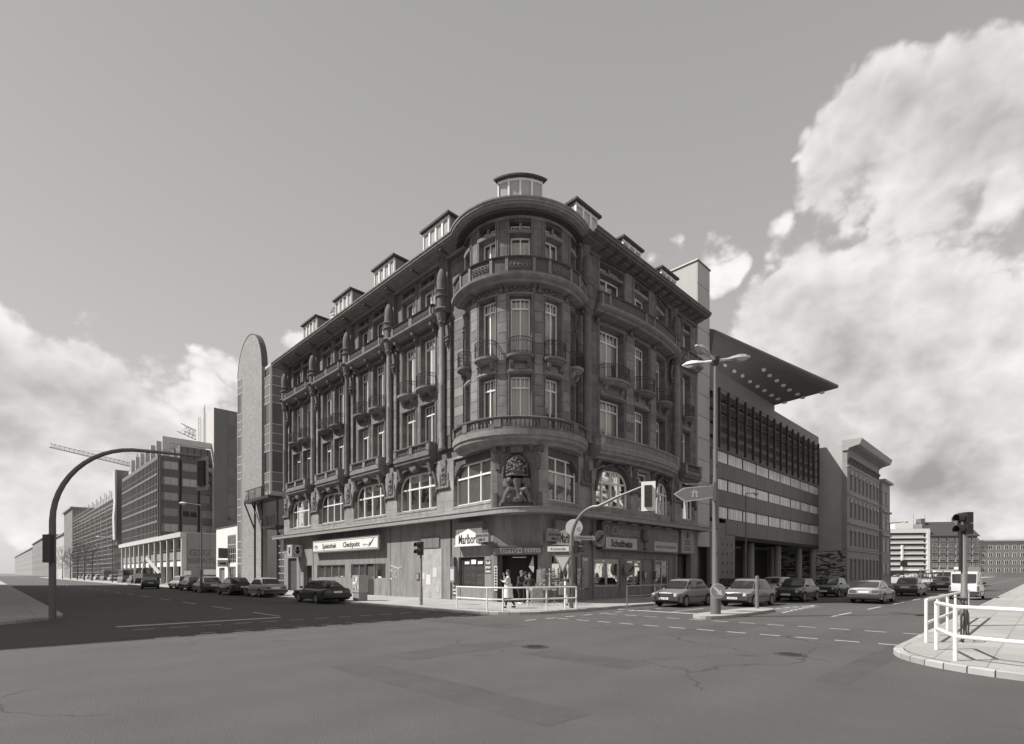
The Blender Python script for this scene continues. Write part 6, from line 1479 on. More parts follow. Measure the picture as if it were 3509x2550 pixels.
# postcard racks
def card_rack(loc, label, v=.4):
    t = thing('postcard_rack', loc, label, 'rack', 'postcard racks outside the corner shop'); b = Vector(loc); q = M(); q.cyl(b, b+Vector((0,0,1.8)), .02)
    for a in range(4): x = a*math.pi/2+.3; q.cyl(b+Vector((0,0,.12)), b+Vector((math.cos(x)*.36, math.sin(x)*.36, .05)), .018, n=5)
    q.build('stand', METAL, t)
    cm = [mat('card_%d' % i, vv, .5) for i, vv in enumerate((.12, .3, .5, .2))]
    for k in range(10):
        for j in range(6):
            a = j*math.pi/3+.25; c = b+Vector((math.cos(a)*.27, math.sin(a)*.27, .72+k*.118)); d_ = Vector((-math.sin(a), math.cos(a), 0))*.085; u_ = Vector((math.cos(a)*.02, math.sin(a)*.02, .088))
            q = M(); q.add([c-d_, c+d_, c+d_+u_, c-d_+u_], [(0,1,2,3)]); q.build('card', cm[random.randrange(4)], t)
card_rack(gp(1900, 2070), 'postcard rack right of the corner door, behind the railing'); card_rack(gp(1984, 2064), 'postcard rack to the right of the curved mast'); card_rack(gp(1868, 2066), 'postcard rack nearest the corner door')
# A-board
t = thing('pavement_board', gp(1840, 2066), 'round-topped advertising board standing right of the corner door', 'advertising board'); c = gp(1843, 2066); q = M(); q.poly([c+Vector((x, 0, z)) for x, z in [(-.3,0),(.3,0),(.3,.8)]+[(.3*math.cos(a), .8+.3*math.sin(a)) for a in [math.pi*k/8 for k in range(1,8)]]+[(-.3,.8)]], (0,.05,0)); q.build('board', mat('board_print', .32, .6, var=.3, scale=7), t); q = M(); q.cyl(c+Vector((-.25,0,0)), c+Vector((-.2,.5,0)), .02); q.cyl(c+Vector((.25,0,0)), c+Vector((.2,.5,0)), .02); q.build('foot', METAL, t)
# garments hanging in the doorway
t = thing('hanging_garment', FA(2.75, .1, 1.2), 'pale garment hanging at the right side of the corner door', 'clothing'); q = M(); q.add([FA(2.72+a, .06+b, z) for a, b, z in ((-.18,0,1.95),(.2,.03,1.95),(.25,.05,1.2),(.05,.1,1.15),(-.2,.04,1.22))], [(0,1,2,3,4)]); q.build('cloth', CONC, t)

# ------------------------------------------------------------------ cars
TYRE = mat('tyre_rubber', .03, .85); RIM = mat('wheel_rim', .34, .35, metal=.6); CGL = mat('car_glass', .035, .04, spec=1.0); TRIM = mat('bumper_plastic', .04, .6); CHR = mat('chrome', .6, .2, metal=1.0)
LENS = mat('headlight_glass', .55, .12, spec=.9); TAIL = mat('tail_light_lens', .10, .25); UNDER = mat('underbody', .015, .9)
SH = {}
def car_meshes(kind):
    """profiles in metres: x forward, z up. Returns the shared meshes of one body shape"""
    if kind in SH: return SH[kind]
    P = dict(hatch=dict(L=3.98, W=1.66, H=1.41, hood=.90, bonnet=1.05, ws=(1.05,.38), roof=(.30,-1.15), rear=(-1.62,-1.86), bz=.90, tz=.93, axle=(1.20,-1.27)),
             saloon=dict(L=4.40, W=1.70, H=1.39, hood=.86, bonnet=1.1, ws=(1.05,.35), roof=(.25,-.85), rear=(-1.45,-2.1), bz=.90, tz=.93, axle=(1.32,-1.25)),
             fast=dict(L=4.3, W=1.69, H=1.30, hood=.80, bonnet=1.1, ws=(1.0,.25), roof=(.15,-.75), rear=(-1.85,-2.1), bz=.84, tz=.90, axle=(1.30,-1.1)),
             estate=dict(L=4.3, W=1.68, H=1.43, hood=.88, bonnet=1.1, ws=(1.05,.35), roof=(.25,-1.75), rear=(-2.0,-2.1), bz=.90, tz=.94, axle=(1.28,-1.2)),
             van=dict(L=4.05, W=1.62, H=1.80, hood=.95, bonnet=1.2, ws=(1.2,.62), roof=(.5,-1.88), rear=(-1.98,-2.0), bz=.98, tz=1.0, axle=(1.30,-1.25)),
             bigvan=dict(L=5.0, W=1.9, H=2.35, hood=1.15, bonnet=2.3, ws=(2.2,1.75), roof=(1.6,-2.42), rear=(-2.46,-2.48), bz=1.15, tz=1.15, axle=(1.55,-1.4)))[kind]
    L, W, H = P['L']/2, P['W']/2, P['H']; wr = .30 if kind != 'bigvan' else .34
    ax = P['axle']; out = {}
    # lower shell, stations from tail to nose
    st = []
    xr, xf = ax[1], ax[0]
    tz, bz, hz = P['tz'], P['bz'], P['hood']
    def top(x):
        if x >= P['ws'][0]: return hz - (x-P['ws'][0])/(L-P['ws'][0])*.17 if kind != 'bigvan' else hz-.15*(x-P['ws'][0])
        if x <= P['rear'][0]: return tz-.02
        return bz+.02*(1-abs(x)/L)
    xs = sorted(set([-L, -L+.05, -L+.2, P['rear'][0], P['ws'][0], L-.25, L-.06, L] + [xr+d for d in (-.37,-.36,-.2,0,.2,.36,.37)] + [xf+d for d in (-.37,-.36,-.2,0,.2,.36,.37)] + [0, -.4, .4]))
    rows = []
    for x in xs:
        e = abs(x)/L; w = W*(1-.05*e**4) - (.06 if abs(x) > L-.03 else (.02 if abs(x) > L-.08 else 0)); t_ = top(x); zb = .24 if abs(x) < L-.1 else .34
        za = zb
        for a in (xr, xf):
            dd = abs(x-a)
            if dd < .365: za = wr + math.sqrt(max(0, .362**2-dd*dd))*1.0
        za = max(za, zb)
        prof = [(.0, zb), (w*.72, zb), (w*.74, min(za, t_-.2)), (w-.015, max(za, zb)+.0), (w, max(za+.01, .52)), (w-.005, max(.70, za+.02)), (w-.05, t_-.06), (w-.14, t_-.005), (w*.45, t_+.015), (0, t_+.022)]
        if abs(x) > L-.03: prof = [(0, .36), (w*.72, .36), (w*.74, .37), (w-.02, .38), (w, .52), (w-.01, .66), (w-.04, t_-.10), (w-.10, t_-.06), (w*.45, t_-.05), (0, t_-.045)]
        rows.append([Vector((x, y, z)) for y, z in prof] + [Vector((x, -y, z)) for y, z in reversed(prof[1:-1])])
    m = M(); m.grid(rows, True, True)
    # greenhouse pillars and roof
    (wa_, wf), (rf_, rr_), (rb, _) = P['ws'], P['roof'], P['rear']
    yb, yr = W-.11, W-.27 if kind not in ('van', 'bigvan') else W-.12
    gx = [(rb, bz, yb-.06), (rr_, H-.03, yr-.03), (rr_+.12, H-.005, yr), (0 if kind != 'bigvan' else -.3, H, yr), (rf_-.05, H-.015, yr), (wf, H-.05, yr-.03), (wa_, bz-.02, yb-.06)]
    rows = [[Vector((x, -y, z)), Vector((x, -y*.7, z+.02 if z > bz+.1 else z)), Vector((x, 0, z+.035 if z > bz+.1 else z+.02)), Vector((x, y*.7, z+.02 if z > bz+.1 else z)), Vector((x, y, z))] for x, z, y in gx]
    m.grid(rows)
    for sg in (-1, 1):
        vs = [Vector((x, sg*y, z)) for x, z, y in gx]; vs2 = [Vector((wa_, sg*(yb-.02), bz-.03)), Vector((rb, sg*(yb-.02), bz-.03))]
        m.add(vs+vs2, [(0,1,2,3,4,5,6,7,8)] if False else [(0,1,2), (0,2,3,4,5,6)] )
    out['body'] = (m.mesh('body', smooth=True), None)
    # glass, 6 mm proud of the shell
    def lerp(a, b, t): return a+(b-a)*t
    def ws_quad(x0, z0, y0, x1, z1, y1, e, lo=.10, hi=.88):
        q = M(); q.quad(*[Vector((lerp(x0,x1,t)+e[0], s*lerp(y0,y1,t)*.93, lerp(z0,z1,t)+e[1])) for s, t in ((-1,lo),(1,lo),(1,hi),(-1,hi))])
        mid = len(q.v); v = q.v; q.v = [v[0], (v[0][0]+.035, 0, v[0][2]), v[1], v[2], (v[2][0]+.035, 0, v[2][2]+.012), v[3]] if e[0] > 0 else [v[0], (v[0][0]-.03, 0, v[0][2]), v[1], v[2], (v[2][0]-.03, 0, v[2][2]+.012), v[3]]
        q.f = [(0,1,4,5),(1,2,3,4)]; return q
    out['windscreen'] = (ws_quad(wa_, bz, yb-.06, wf, H-.05, yr-.03, (.03, .03)).mesh('windscreen'), CGL)
    out['rear_window'] = (ws_quad(rb, bz, yb-.06, rr_, H-.03, yr-.03, (-.03, .03), .14 if kind != 'fast' else .2, .86).mesh('rear_window'), CGL)
    sides = []
    def roofz(x): return H-.10
    n_s = 2 if kind in ('hatch', 'fast') else 3
    if kind == 'van': n_s = 1
    if kind == 'bigvan': n_s = 3
    xb0, xb1 = wa_-.10, rb+.10; xt0, xt1 = wf-.10, rr_+.08
    if kind == 'van': xb1 = xt1 = .1
    for sg in (-1, 1):
        for k in range(n_s):
            a0, a1 = k/n_s, (k+1)/n_s; g_ = .035/ max(.5, abs(xb0-xb1))*1.0
            q = M(); zl, zh = bz+.045, H-.10
            def sp_(t, z): f_ = (z-bz)/(H-bz); return Vector((lerp(lerp(xb0,xb1,t), lerp(xt0,xt1,t), f_), sg*(lerp(yb-.06, yr, f_)+.022), z))
            q.quad(sp_(a0+g_, zl), sp_(a1-g_, zl), sp_(a1-g_, zh), sp_(a0+g_, zh)); sides.append((q.mesh('side_window'), CGL))
    out['side_window'] = sides
    def bx(x0, x1, y0, y1, z0, z1): q = M(); q.box(lambda s, o, z: Vector((s, o, z)), x0, x1, y0, y1, z0, z1); return q
    out['front_bumper'] = (bx(L-.10, L+.06, -W+.03, W-.03, .36, .54).mesh('front_bumper'), TRIM); out['rear_bumper'] = (bx(-L-.06, -L+.10, -W+.03, W-.03, .38, .56).mesh('rear_bumper'), TRIM)
    out['grille'] = (bx(L-.05, L+.014, -W+.32, W-.32, .555, .715).mesh('grille'), TRIM)
    hl = []
    for sg in (-1, 1):
        q = M(); q.cyl((L-.02, sg*(W-.22), .645), (L+.02, sg*(W-.22), .645), .085, n=12); hl.append((q.mesh('headlight'), LENS))
    out['headlight'] = hl
    out['tail_light'] = [(bx(-L-.012, -L+.03, sg*(W-.30)-.16, sg*(W-.30)+.16, .62, .78).mesh('tail_light'), TAIL) if kind != 'van' else (bx(-L-.012, -L+.03, sg*(W-.1)-.06, sg*(W-.1)+.06, .6, .9).mesh('tail_light'), TAIL) for sg in (-1, 1)]
    out['number_plate'] = [(bx(L+.061, L+.068, -.26, .26, .40, .51).mesh('number_plate'), WPAINT), (bx(-L-.02, -L-.012, -.26, .26, .62, .73).mesh('number_plate'), WPAINT)]
    out['side_trim'] = [(bx(-L+.3, L-.3, sg*(W+.004)-.008, sg*(W+.004)+.008, .50, .54).mesh('side_trim'), TRIM) for sg in (-1, 1)]
    mr = []
    for sg in (-1, 1): mr.append((bx(wa_-.28, wa_-.16, sg*(W+.02)-.08, sg*(W+.02)+.08, bz+.02, bz+.13).mesh('mirror'), TRIM))
    out['mirror'] = mr
    q = M(); q.wb((0, 0, .27), (P['L']-.3, P['W']-.3, .1)); 
    for a in ax:
        for sg in (-1, 1): q.wb((a, sg*(W-.16), .42), (.74, .22, .5))
    out['underbody'] = (q.mesh('underbody'), UNDER)
    wh = []
    for a in ax:
        for sg in (-1, 1):
            q = M(); c = Vector((a, sg*(W-.10), wr)); prof = [(wr-.10, -.09), (wr-.02, -.09), (wr, -.06), (wr, .06), (wr-.02, .09), (wr-.10, .09)]
            rows = [[c+Vector((r*math.cos(t), y, r*math.sin(t))) for t in [2*math.pi*k/20 for k in range(20)]] for r, y in prof]; q.grid(rows, True, True)
            r2 = M(); y0 = sg*.085; rows = [[c+Vector((r*math.cos(t), y, r*math.sin(t))) for t in [2*math.pi*k/16 for k in range(16)]] for r, y in ((wr-.10, y0+sg*.01), (wr-.12, y0-sg*.03), (.08, y0-sg*.01), (.06, y0+sg*.01))]; r2.grid(rows, True, True)
            wh.append((q.mesh('wheel', smooth=True), TYRE, r2.mesh('rim', smooth=True)))
    out['wheel'] = wh
    SH[kind] = (out, P); return SH[kind]
def paint(v, rough=.38): return mat('car_paint_%d' % int(v*1000), v, rough, coat=.35, var=.03, spec=.5)
def car(kind, pos, heading, v, label, name='parked_car', group=None, dark_bumper=True, plate=None, cat='car', full=True):
    (out, P) = car_meshes(kind)
    d = Vector(heading).normalized(); t = thing(name, (pos[0], pos[1], 0), label, cat, group); t.rotation_euler.z = math.atan2(d.y, d.x); ORG[t.name] = Vector((0,0,0))
    pm = paint(v)
    for nm, e in out.items():
        L = e if isinstance(e, list) else [e]
        if not full and nm in ('mirror', 'side_trim', 'grille', 'underbody'): continue
        for x in L:
            me = x[0]
            if nm == 'body':
                o = bpy.data.objects.new('body', me); COL.objects.link(o); o.parent = t
                if not me.materials: me.materials.append(pm)
                o.material_slots[0].link = 'OBJECT'; o.material_slots[0].material = pm
            else:
                o = bpy.data.objects.new(nm, me); COL.objects.link(o); o.parent = t
                if not me.materials: me.materials.append(x[1])
            ORG[o.name] = Vector((0,0,0))
            if nm == 'wheel':
                r = bpy.data.objects.new('rim', x[2]); COL.objects.link(r); r.parent = o
                if not x[2].materials: x[2].materials.append(RIM)
    if plate:
        L = P['L']/2; F = lambda s, o_, z: Vector((L+.069+o_, s, z)); F.neg = False
        text_on(t, plate, F, 0, 0, .425, .095, INK, 1.0, ext=.001)
        # read from in front: the reader's right is the car's left
    return t
def by_wheel(kind, u, v, heading, side, axle, W=None):
    """place a car from the ground contact of one wheel; side +1 = its left wheels"""
    P = car_meshes(kind)[1]; d = Vector(heading).normalized(); left = Vector((-d.y, d.x)); p = gp(u, v, 0).xy
    return p - d*P['axle'][axle] - left*side*(P['W']/2-.04)
hR = -dR; 
QG = 'cars queuing towards the junction on the right street'
car('hatch', by_wheel('hatch', 2350.7, 2081, hR, 1, 0), hR, .20, 'silver-grey hatchback nearest the corner building, waiting by the kerb railing', 'hatchback', QG, plate='B-AP 2875')
car('hatch', by_wheel('hatch', 2583.8, 2079.7, hR, 1, 0), hR, .19, 'grey hatchback just behind the tall lamp pole, partly covered by the keep-right sign', 'hatchback', QG, plate='D-PD 4337')
car('hatch', by_wheel('hatch', 2756, 2062.7, hR, 1, 0), hR, .045, 'black hatchback third in the queue beside the steel post', 'hatchback', QG, plate='B-XA 410')
car('hatch', by_wheel('hatch', 2874, 2046.8, hR, 1, 0), hR, .035, 'black hatchback with four lamps at the end of the queue', 'hatchback', QG, plate='B-NU 93')
car('hatch', gp(2500, 2056, 0).xy, hR, .035, 'dark car seen between the two silver hatchbacks at the far kerb', 'parked_car', 'cars parked by the modern office')
car('estate', gp(2655, 2040, 0).xy, hR, .42, 'pale estate car behind the grey hatchback, by the open ground floor', 'parked_car', 'cars parked by the modern office')
car('fast', by_wheel('fast', 3030.4, 2068.8, dR, -1, 1), dR, .27, 'light grey fastback driving away in the middle of the right street', 'moving_car', 'cars driving away on the right street')
car('saloon', by_wheel('saloon', 3152.6, 2042.8, dR, -1, 1), dR, .20, 'mid-grey saloon driving away ahead of the fastback', 'moving_car', 'cars driving away on the right street')
car('saloon', by_wheel('saloon', 3262, 2024.8, dR, -1, 1), dR, .30, 'pale saloon farthest ahead, left of the white van', 'moving_car', 'cars driving away on the right street')
car('van', by_wheel('van', 3256, 2053, dR, 1, 1), dR, .68, 'small white van driving away at the right edge', 'small_van', cat='van')
LG = 'cars parked along the left kerb'
car('fast', by_wheel('fast', 1083.5, 2068.8, dL, 1, 1), dL, .028, 'black coupe parked at the left kerb beside the cabinet', 'parked_car', LG)
car('saloon', by_wheel('saloon', 888.5, 2047.6, dL, 1, 1), dL, .33, 'silver saloon parked in front of the steel stair', 'parked_car', LG)
car('saloon', by_wheel('saloon', 784.6, 2040.5, dL, 1, 1), dL, .035, 'black saloon parked beside the brick slab', 'parked_car', LG)
car('hatch', by_wheel('hatch', 692.4, 2031.5, dL, 1, 1), dL, .26, 'light grey hatchback parked below the white low building', 'parked_car', LG)
car('hatch', by_wheel('hatch', 640.5, 2025, dL, 1, 1), dL, .05, 'dark hatchback parked between the light hatchback and the pale one', 'parked_car', LG)
car('estate', by_wheel('estate', 602, 2019.5, dL, 1, 1), dL, .40, 'pale small car parked at the corner of the arcade', 'parked_car', LG)
car('fast', gp(514, 2017.5, 0).xy, dL+Vector((.12, .1)), .035, 'dark car driving away down the middle of the left street', 'moving_car')
car('hatch', gp(462, 2002, 0).xy, dL, .13, 'grey hatchback parked next to the flatbed truck', 'parked_car', LG)
car('bigvan', gp(432, 1999, 0).xy, dL, .16, 'grey panel van parked down the left street behind the flatbed truck', 'parked_van', 'vans parked down the left street', cat='van')
car('hatch', gp(388, 1993, 0).xy, dL, .42, 'pale car parked between the two vans', 'parked_car', LG)
car('bigvan', gp(366, 1991.5, 0).xy, dL, .18, 'second grey van, farther down the left street', 'parked_van', 'vans parked down the left street', cat='van')
for i, (u, v, c, k) in enumerate([(338, 1990, .5, 'hatch'), (322, 1988.5, .14, 'estate'), (308, 1987, .4, 'saloon'), (294, 1985.5, .2, 'hatch'), (281, 1983.5, .5, 'hatch'), (268, 1982, .1, 'saloon'), (255, 1980.5, .55, 'hatch')]):
    car(k, gp(u, v, 0).xy, dL, c, ['pale car next beyond the second grey van', 'dark estate car beyond the pale one past the vans', 'light saloon in the distant row on the left street', 'mid-grey car in the distant row on the left street', 'small pale car far down the left street', 'dark saloon far down the left street', 'farthest pale car at the left edge of the photograph'][i], 'distant_car', 'distant cars down the left street', full=False)
# flatbed truck with ladder hoist
tp = gp(505, 2004, 0); t = thing('flatbed_truck', tp, 'dark flatbed truck carrying a slanting white chute on the left street', 'truck'); ang = math.atan2(dL.y, dL.x)
def FTK(s, o, z): return Vector((tp.x, tp.y, 0)) + dL.to_3d()*s + nL.to_3d()*o + Vector((0,0,z))
q = M(); q.box(FTK, -3.2, 2.0, -1.1, 1.1, 1.0, 1.25); q.build('bed', mat('truck_grey', .09, .6), t)
for a, b, c_, e_ in ((-3.2, 2.0, 1.06, 1.1), (-3.2, 2.0, -1.1, -1.06), (-3.22, -3.18, -1.1, 1.1)): q = M(); q.box(FTK, a, b, c_, e_, 1.25, 1.7); q.build('side_board', MATS['truck_grey'], t)
q = M(); q.sweep(lambda s, o, z: FTK(s, o, z), 2.2, 4.0, [(-1.1, .6), (1.1, .6), (1.1, 1.6), (.95, 2.5), (-.95, 2.5), (-1.1, 1.6)]); q.build('cab', MATS['truck_grey'], t)
q = M(); q.box(FTK, 2.19, 2.195, -.8, .8, 1.6, 2.3); q.box(FTK, 2.5, 3.5, 1.02, 1.06, 1.65, 2.25); q.build('cab_window', CGL, t)
for s in (-2.2, 3.2):
    for o in (-.95, .95): q = M(); q.cyl(FTK(s, o-.14, .5), FTK(s, o+.14, .5), .5, n=18); w_ = q.build('wheel', TYRE, t, True); q = M(); q.cyl(FTK(s, o-.15, .5), FTK(s, o+.15, .5), .24, n=14); q.build('rim', RIM, w_)
q = M(); q.cyl(FTK(-1.5, 1.0, 1.4), FTK(.5, .3, 4.0), .06); q.build('hoist_strut', METAL, t)
q = M(); a_, b_ = FTK(.5, .0, 4.0), FTK(-2.8, -1.0, 1.7); q.cyl(a_, b_, .22, n=4); q.build('chute', WPAINT, t)
# distant parked cars and passers-by on the square
for i in range(9):
    u = 3052+i*27; car('saloon' if i % 2 else 'hatch', gp(u, 1977.5+(i % 3)*1.2, 0).xy, Vector((1, .3)) if i % 2 else Vector((-1, .2)), [.5, .15, .6, .3, .08][i % 5], ['leftmost of the tiny parked cars on the far square', 'dark tiny car second from the left on the far square', 'pale tiny car third from the left on the far square', 'tiny grey car fourth from the left on the far square', 'black tiny car in the middle of the far square', 'tiny grey-white car just right of the middle on the far square', 'dark tiny car third from the right on the far square', 'pale tiny car second from the right on the far square', 'rightmost of the tiny parked cars on the far square'][i], 'distant_car', 'cars parked on the far square', full=False)
# ------------------------------------------------------------------ people
SKIN = mat('skin', .36, .6, var=.04); HAIR = mat('dark_hair', .03, .7)
def skinned(name, chains, mt, parent, sub=1):
    """chains: list of lists of (point, radius); chains that start on an existing point join it"""
    vs, rs, es = [], [], []; idx = {}
    def vi(p, r):
        k = tuple(round(c, 4) for c in p)
        if k not in idx: idx[k] = len(vs); vs.append(tuple(p)); rs.append(r)
        return idx[k]
    for ch in chains:
        prev = None
        for p, r in ch:
            i = vi(p, r)
            if prev is not None and prev != i: es.append((prev, i))
            prev = i
    me = bpy.data.meshes.new(name); me.from_pydata(vs, es, []); ob = bpy.data.objects.new(name, me); COL.objects.link(ob)
    sm = ob.modifiers.new('skin', 'SKIN'); 
    if not me.skin_vertices: 
        bm = bmesh.new(); bm.from_mesh(me); bm.verts.layers.skin.verify(); bm.to_mesh(me); bm.free()
    lay = me.skin_vertices[0].data
    for i, r in enumerate(rs): lay[i].radius = (r, r) if not isinstance(r, tuple) else r
    lay[0].use_root = True; sm.use_smooth_shade = True
    ss = ob.modifiers.new('sub', 'SUBSURF'); ss.levels = sub; ss.render_levels = sub
    dg = bpy.context.evaluated_depsgraph_get(); me2 = bpy.data.meshes.new_from_object(ob.evaluated_get(dg)); bpy.data.objects.remove(ob)
    me2.name = name; me2.materials.clear(); me2.materials.append(mt)
    o = bpy.data.objects.new(name, me2); COL.objects.link(o); o.parent = parent; ORG[o.name] = ORG[parent.name]; return o
def hand(parent, w, d, s=1.0, curl=.5):
    """palm and five unequal bent fingers"""
    d = Vector(d).normalized(); sd = d.orthogonal().normalized(); up = d.cross(sd)
    ch = [[(w, .026), (w+d*.05*s, .034), (w+d*.085*s, .03)]]
    for k, l in enumerate((.062, .072, .068, .052)):
        b = w+d*.085*s+sd*(.028-.019*k)*s; m1 = b+d*l*.5*s-up*.01; e = m1+(d*(1-curl)-up*curl).normalized()*l*.55*s; ch.append([(w+d*.05*s, .034), (b, .011), (m1, .0095), (e, .008)])
    b = w+d*.02*s+sd*.03*s; ch.append([(w, .026), (b+sd*.012, .014), (b+d*.04*s+sd*.02, .011), (b+d*.065*s+sd*.012, .009)])
    skinned('hand', ch, SKIN, parent, 1)
def person(loc, face, h, label, top, legs, shoes, pose, coat=0, hair=True, name='person', cat='person', group=None, bald=False, lean=0):
    """one figure; built facing +x of its own frame, then turned"""
    t = thing(name, loc, label, cat, group); ORG[t.name] = Vector((0,0,0)); t.rotation_euler.z = math.atan2(face[1], face[0]); k = h/1.75
    V = lambda x, y, z: Vector((x*k, y*k, z*k))
    hip = V(0, 0, .93); wst = V(lean*.25, 0, 1.08); chs = V(lean*.75, 0, 1.30); nk = V(lean*1.0, 0, 1.47); hd = V(lean*1.15+.01, 0, 1.60)
    F = pose['feet']; K = pose['knees']; E = pose['elbows']; Wt = pose['wrists']
    # trousers and legs
    ch = []
    for i, sg in enumerate((-1, 1)):
        hj = V(0, sg*.09, .90); ch.append([(hip, .12*k), (hj, .10*k), (V(K[i][0], sg*.10, K[i][1]), .068*k), (V(F[i][0]-.02, sg*.10, F[i][1]+.10), .052*k)])
    skinned('legs', ch, legs, t)
    for i, sg in enumerate((-1, 1)):
        a = V(F[i][0]-.06, sg*.10, F[i][1]+.04); skinned('shoe', [[(a, .045*k), (V(F[i][0]+.06, sg*.105, F[i][1]+.04), .048*k), (V(F[i][0]+.17, sg*.11, F[i][1]+.03), .034*k)]], shoes, t)
    # torso with both arms, one surface
    ch = [[(V(0,0,.90), .14*k), (wst, (.125*k, .155*k)), (chs, (.13*k, .185*k)), (V(lean*.95, 0, 1.40), .13*k), (nk, .058*k)]]
    for i, sg in enumerate((-1, 1)):
        sh = V(lean*.9, sg*.185, 1.39); ch.append([(V(lean*.95, 0, 1.40), .13*k), (sh, .072*k), (V(*E[i]), .055*k), (V(*Wt[i]), .042*k)])
    skinned('torso', ch, top, t)
    if coat:
        m = M(); rows = []
        for z, rx, ry in ((1.12, .17, .21), (.9, .19, .23), (.65, .21, .235), (coat, .24, .245)):
            rows.append([V(rx*math.cos(a)*(1+.03*math.sin(5*a)), ry*math.sin(a)*(1+.03*math.cos(4*a)), z) for a in [2*math.pi*j/20 for j in range(20)]])
        m.grid(rows, True); o = m.build('coat_skirt', top, t, True)
    for i in range(2): hand(t, V(*Wt[i]), V(*Wt[i])-V(*E[i]), k, .5)
    # head: skull, jaw, nose, ears, hair
    m = M(); c = hd+V(0, 0, .03)
    rows = []
    for z, rx, ry, dx in ((-.125, .02, .02, .035), (-.115, .05, .045, .03), (-.08, .072, .058, .015), (-.03, .088, .070, .004), (.02, .095, .075, 0), (.07, .09, .072, -.006), (.105, .065, .055, -.01), (.122, .02, .02, -.01)):
        rows.append([c+V(dx+rx*math.cos(a), ry*math.sin(a), z) for a in [2*math.pi*j/16 for j in range(16)]])
    m.grid(rows, True, True); m.sweep(lambda s, o, z: c+V(o, s, z), -.013, .013, [(.085, .015), (.118, -.028), (.09, -.035)])
    m.cyl(nk-V(0,0,.02), c-V(.0,0,.08), .05*k); ho = m.build('head', SKIN, t, True)
    for sg in (-1, 1):
        q = M(); q.ball(c+V(0, sg*.077, -.01), .024*k, 8, 5, (.8, .45, 1.2)); q.build('ear', SKIN, ho, True); q = M(); q.ball(c+V(.083, sg*.03, .008), .012*k, 8, 5); q.build('eye', HAIR, ho)
    q = M(); q.box(lambda s, o, z: c+V(o, s, z), -.022, .022, .082, .09, -.062, -.055); q.build('mouth', mat('lips', .2, .6), ho)
    q = M(); q.box(lambda s, o, z: c+V(o, s, z), -.045, .045, .086, .096, .026, .033); q.build('eyebrows', HAIR, ho)
    if hair:
        q = M(); rows = []
        for z, rx, ry, dx in ((-.06, .05, .07, -.055), (-.01, .088, .084, -.02), (.04, .102, .085, -.012), (.085, .098, .080, -.008), (.12, .07, .06, -.012), (.14, .02, .02, -.012)):
            rows.append([c+V(dx+rx*math.cos(a)*(1+.05*math.sin(7*a)), ry*math.sin(a)*(1+.04*math.cos(6*a)), z) for a in [2*math.pi*j/18 for j in range(18)]])
        q.grid(rows, True, True); q.build('hair', HAIR if not bald else mat('grey_hair', .12, .8), ho, True)
    return t
WALK = dict(feet=[(.28, .0), (-.28, .03)], knees=[(.17, .50), (-.05, .50)], elbows=[(-.12, -.25, 1.15), (.12, .27, 1.13)], wrists=[(-.02, -.27, .92), (.26, .24, .95)])
STAND = dict(feet=[(.02, 0), (-.02, 0)], knees=[(.03, .49), (.02, .49)], elbows=[(-.06, -.27, 1.13), (-.06, .27, 1.13)], wrists=[(.08, -.20, .98), (.08, .20, .98)])
SMOKE = dict(feet=[(.14, 0), (-.30, .04)], knees=[(.12, .50), (-.06, .50)], elbows=[(.16, -.20, 1.20), (.10, .26, 1.18)], wrists=[(.20, -.06, 1.47), (.26, .10, 1.24)])
BEND = dict(feet=[(.12, 0), (-.12, 0)], knees=[(.14, .49), (.0, .49)], elbows=[(.22, -.24, 1.12), (.2, .25, 1.12)], wrists=[(.42, -.14, 1.05), (.38, .16, 1.02)])
COAT = mat('pale_raincoat', .62, .8, var=.07, scale=5); SUIT = mat('dark_suit', .035, .8); JACK = mat('dark_jacket', .05, .7); LTR = mat('light_trousers', .58, .8); DTR = mat('dark_trousers', .03, .8); SHO = mat('dark_shoes', .03, .5); LSH = mat('white_trainers', .6, .6)
t = person(gp(1742, 2084.5), (-.97, .1), 1.78, 'person in a long pale raincoat smoking while walking past the corner door', COAT, DTR, SHO, SMOKE, coat=.48)
person(gp(1778, 2070.5), (.75, -.65), 1.76, 'person in a dark suit stepping out of the corner door, leaning forward', SUIT, DTR, LSH, BEND, lean=.16, bald=True)
person(gp(1801, 2067.5), (.5, .86), 1.70, 'person in dark clothes half hidden in the corner doorway', JACK, DTR, SHO, STAND)
person(gp(1815, 2076), (.05, -1), 1.66, 'young person in a dark jacket and white trousers standing in front of the corner door', JACK, LTR, LSH, STAND)
person(gp(1941, 2074.8), (-.3, .95), 1.62, 'person with light trousers behind the round-topped box, bending over the postcards', mat('dark_blouse', .07, .8), LTR, SHO, BEND, lean=.2)
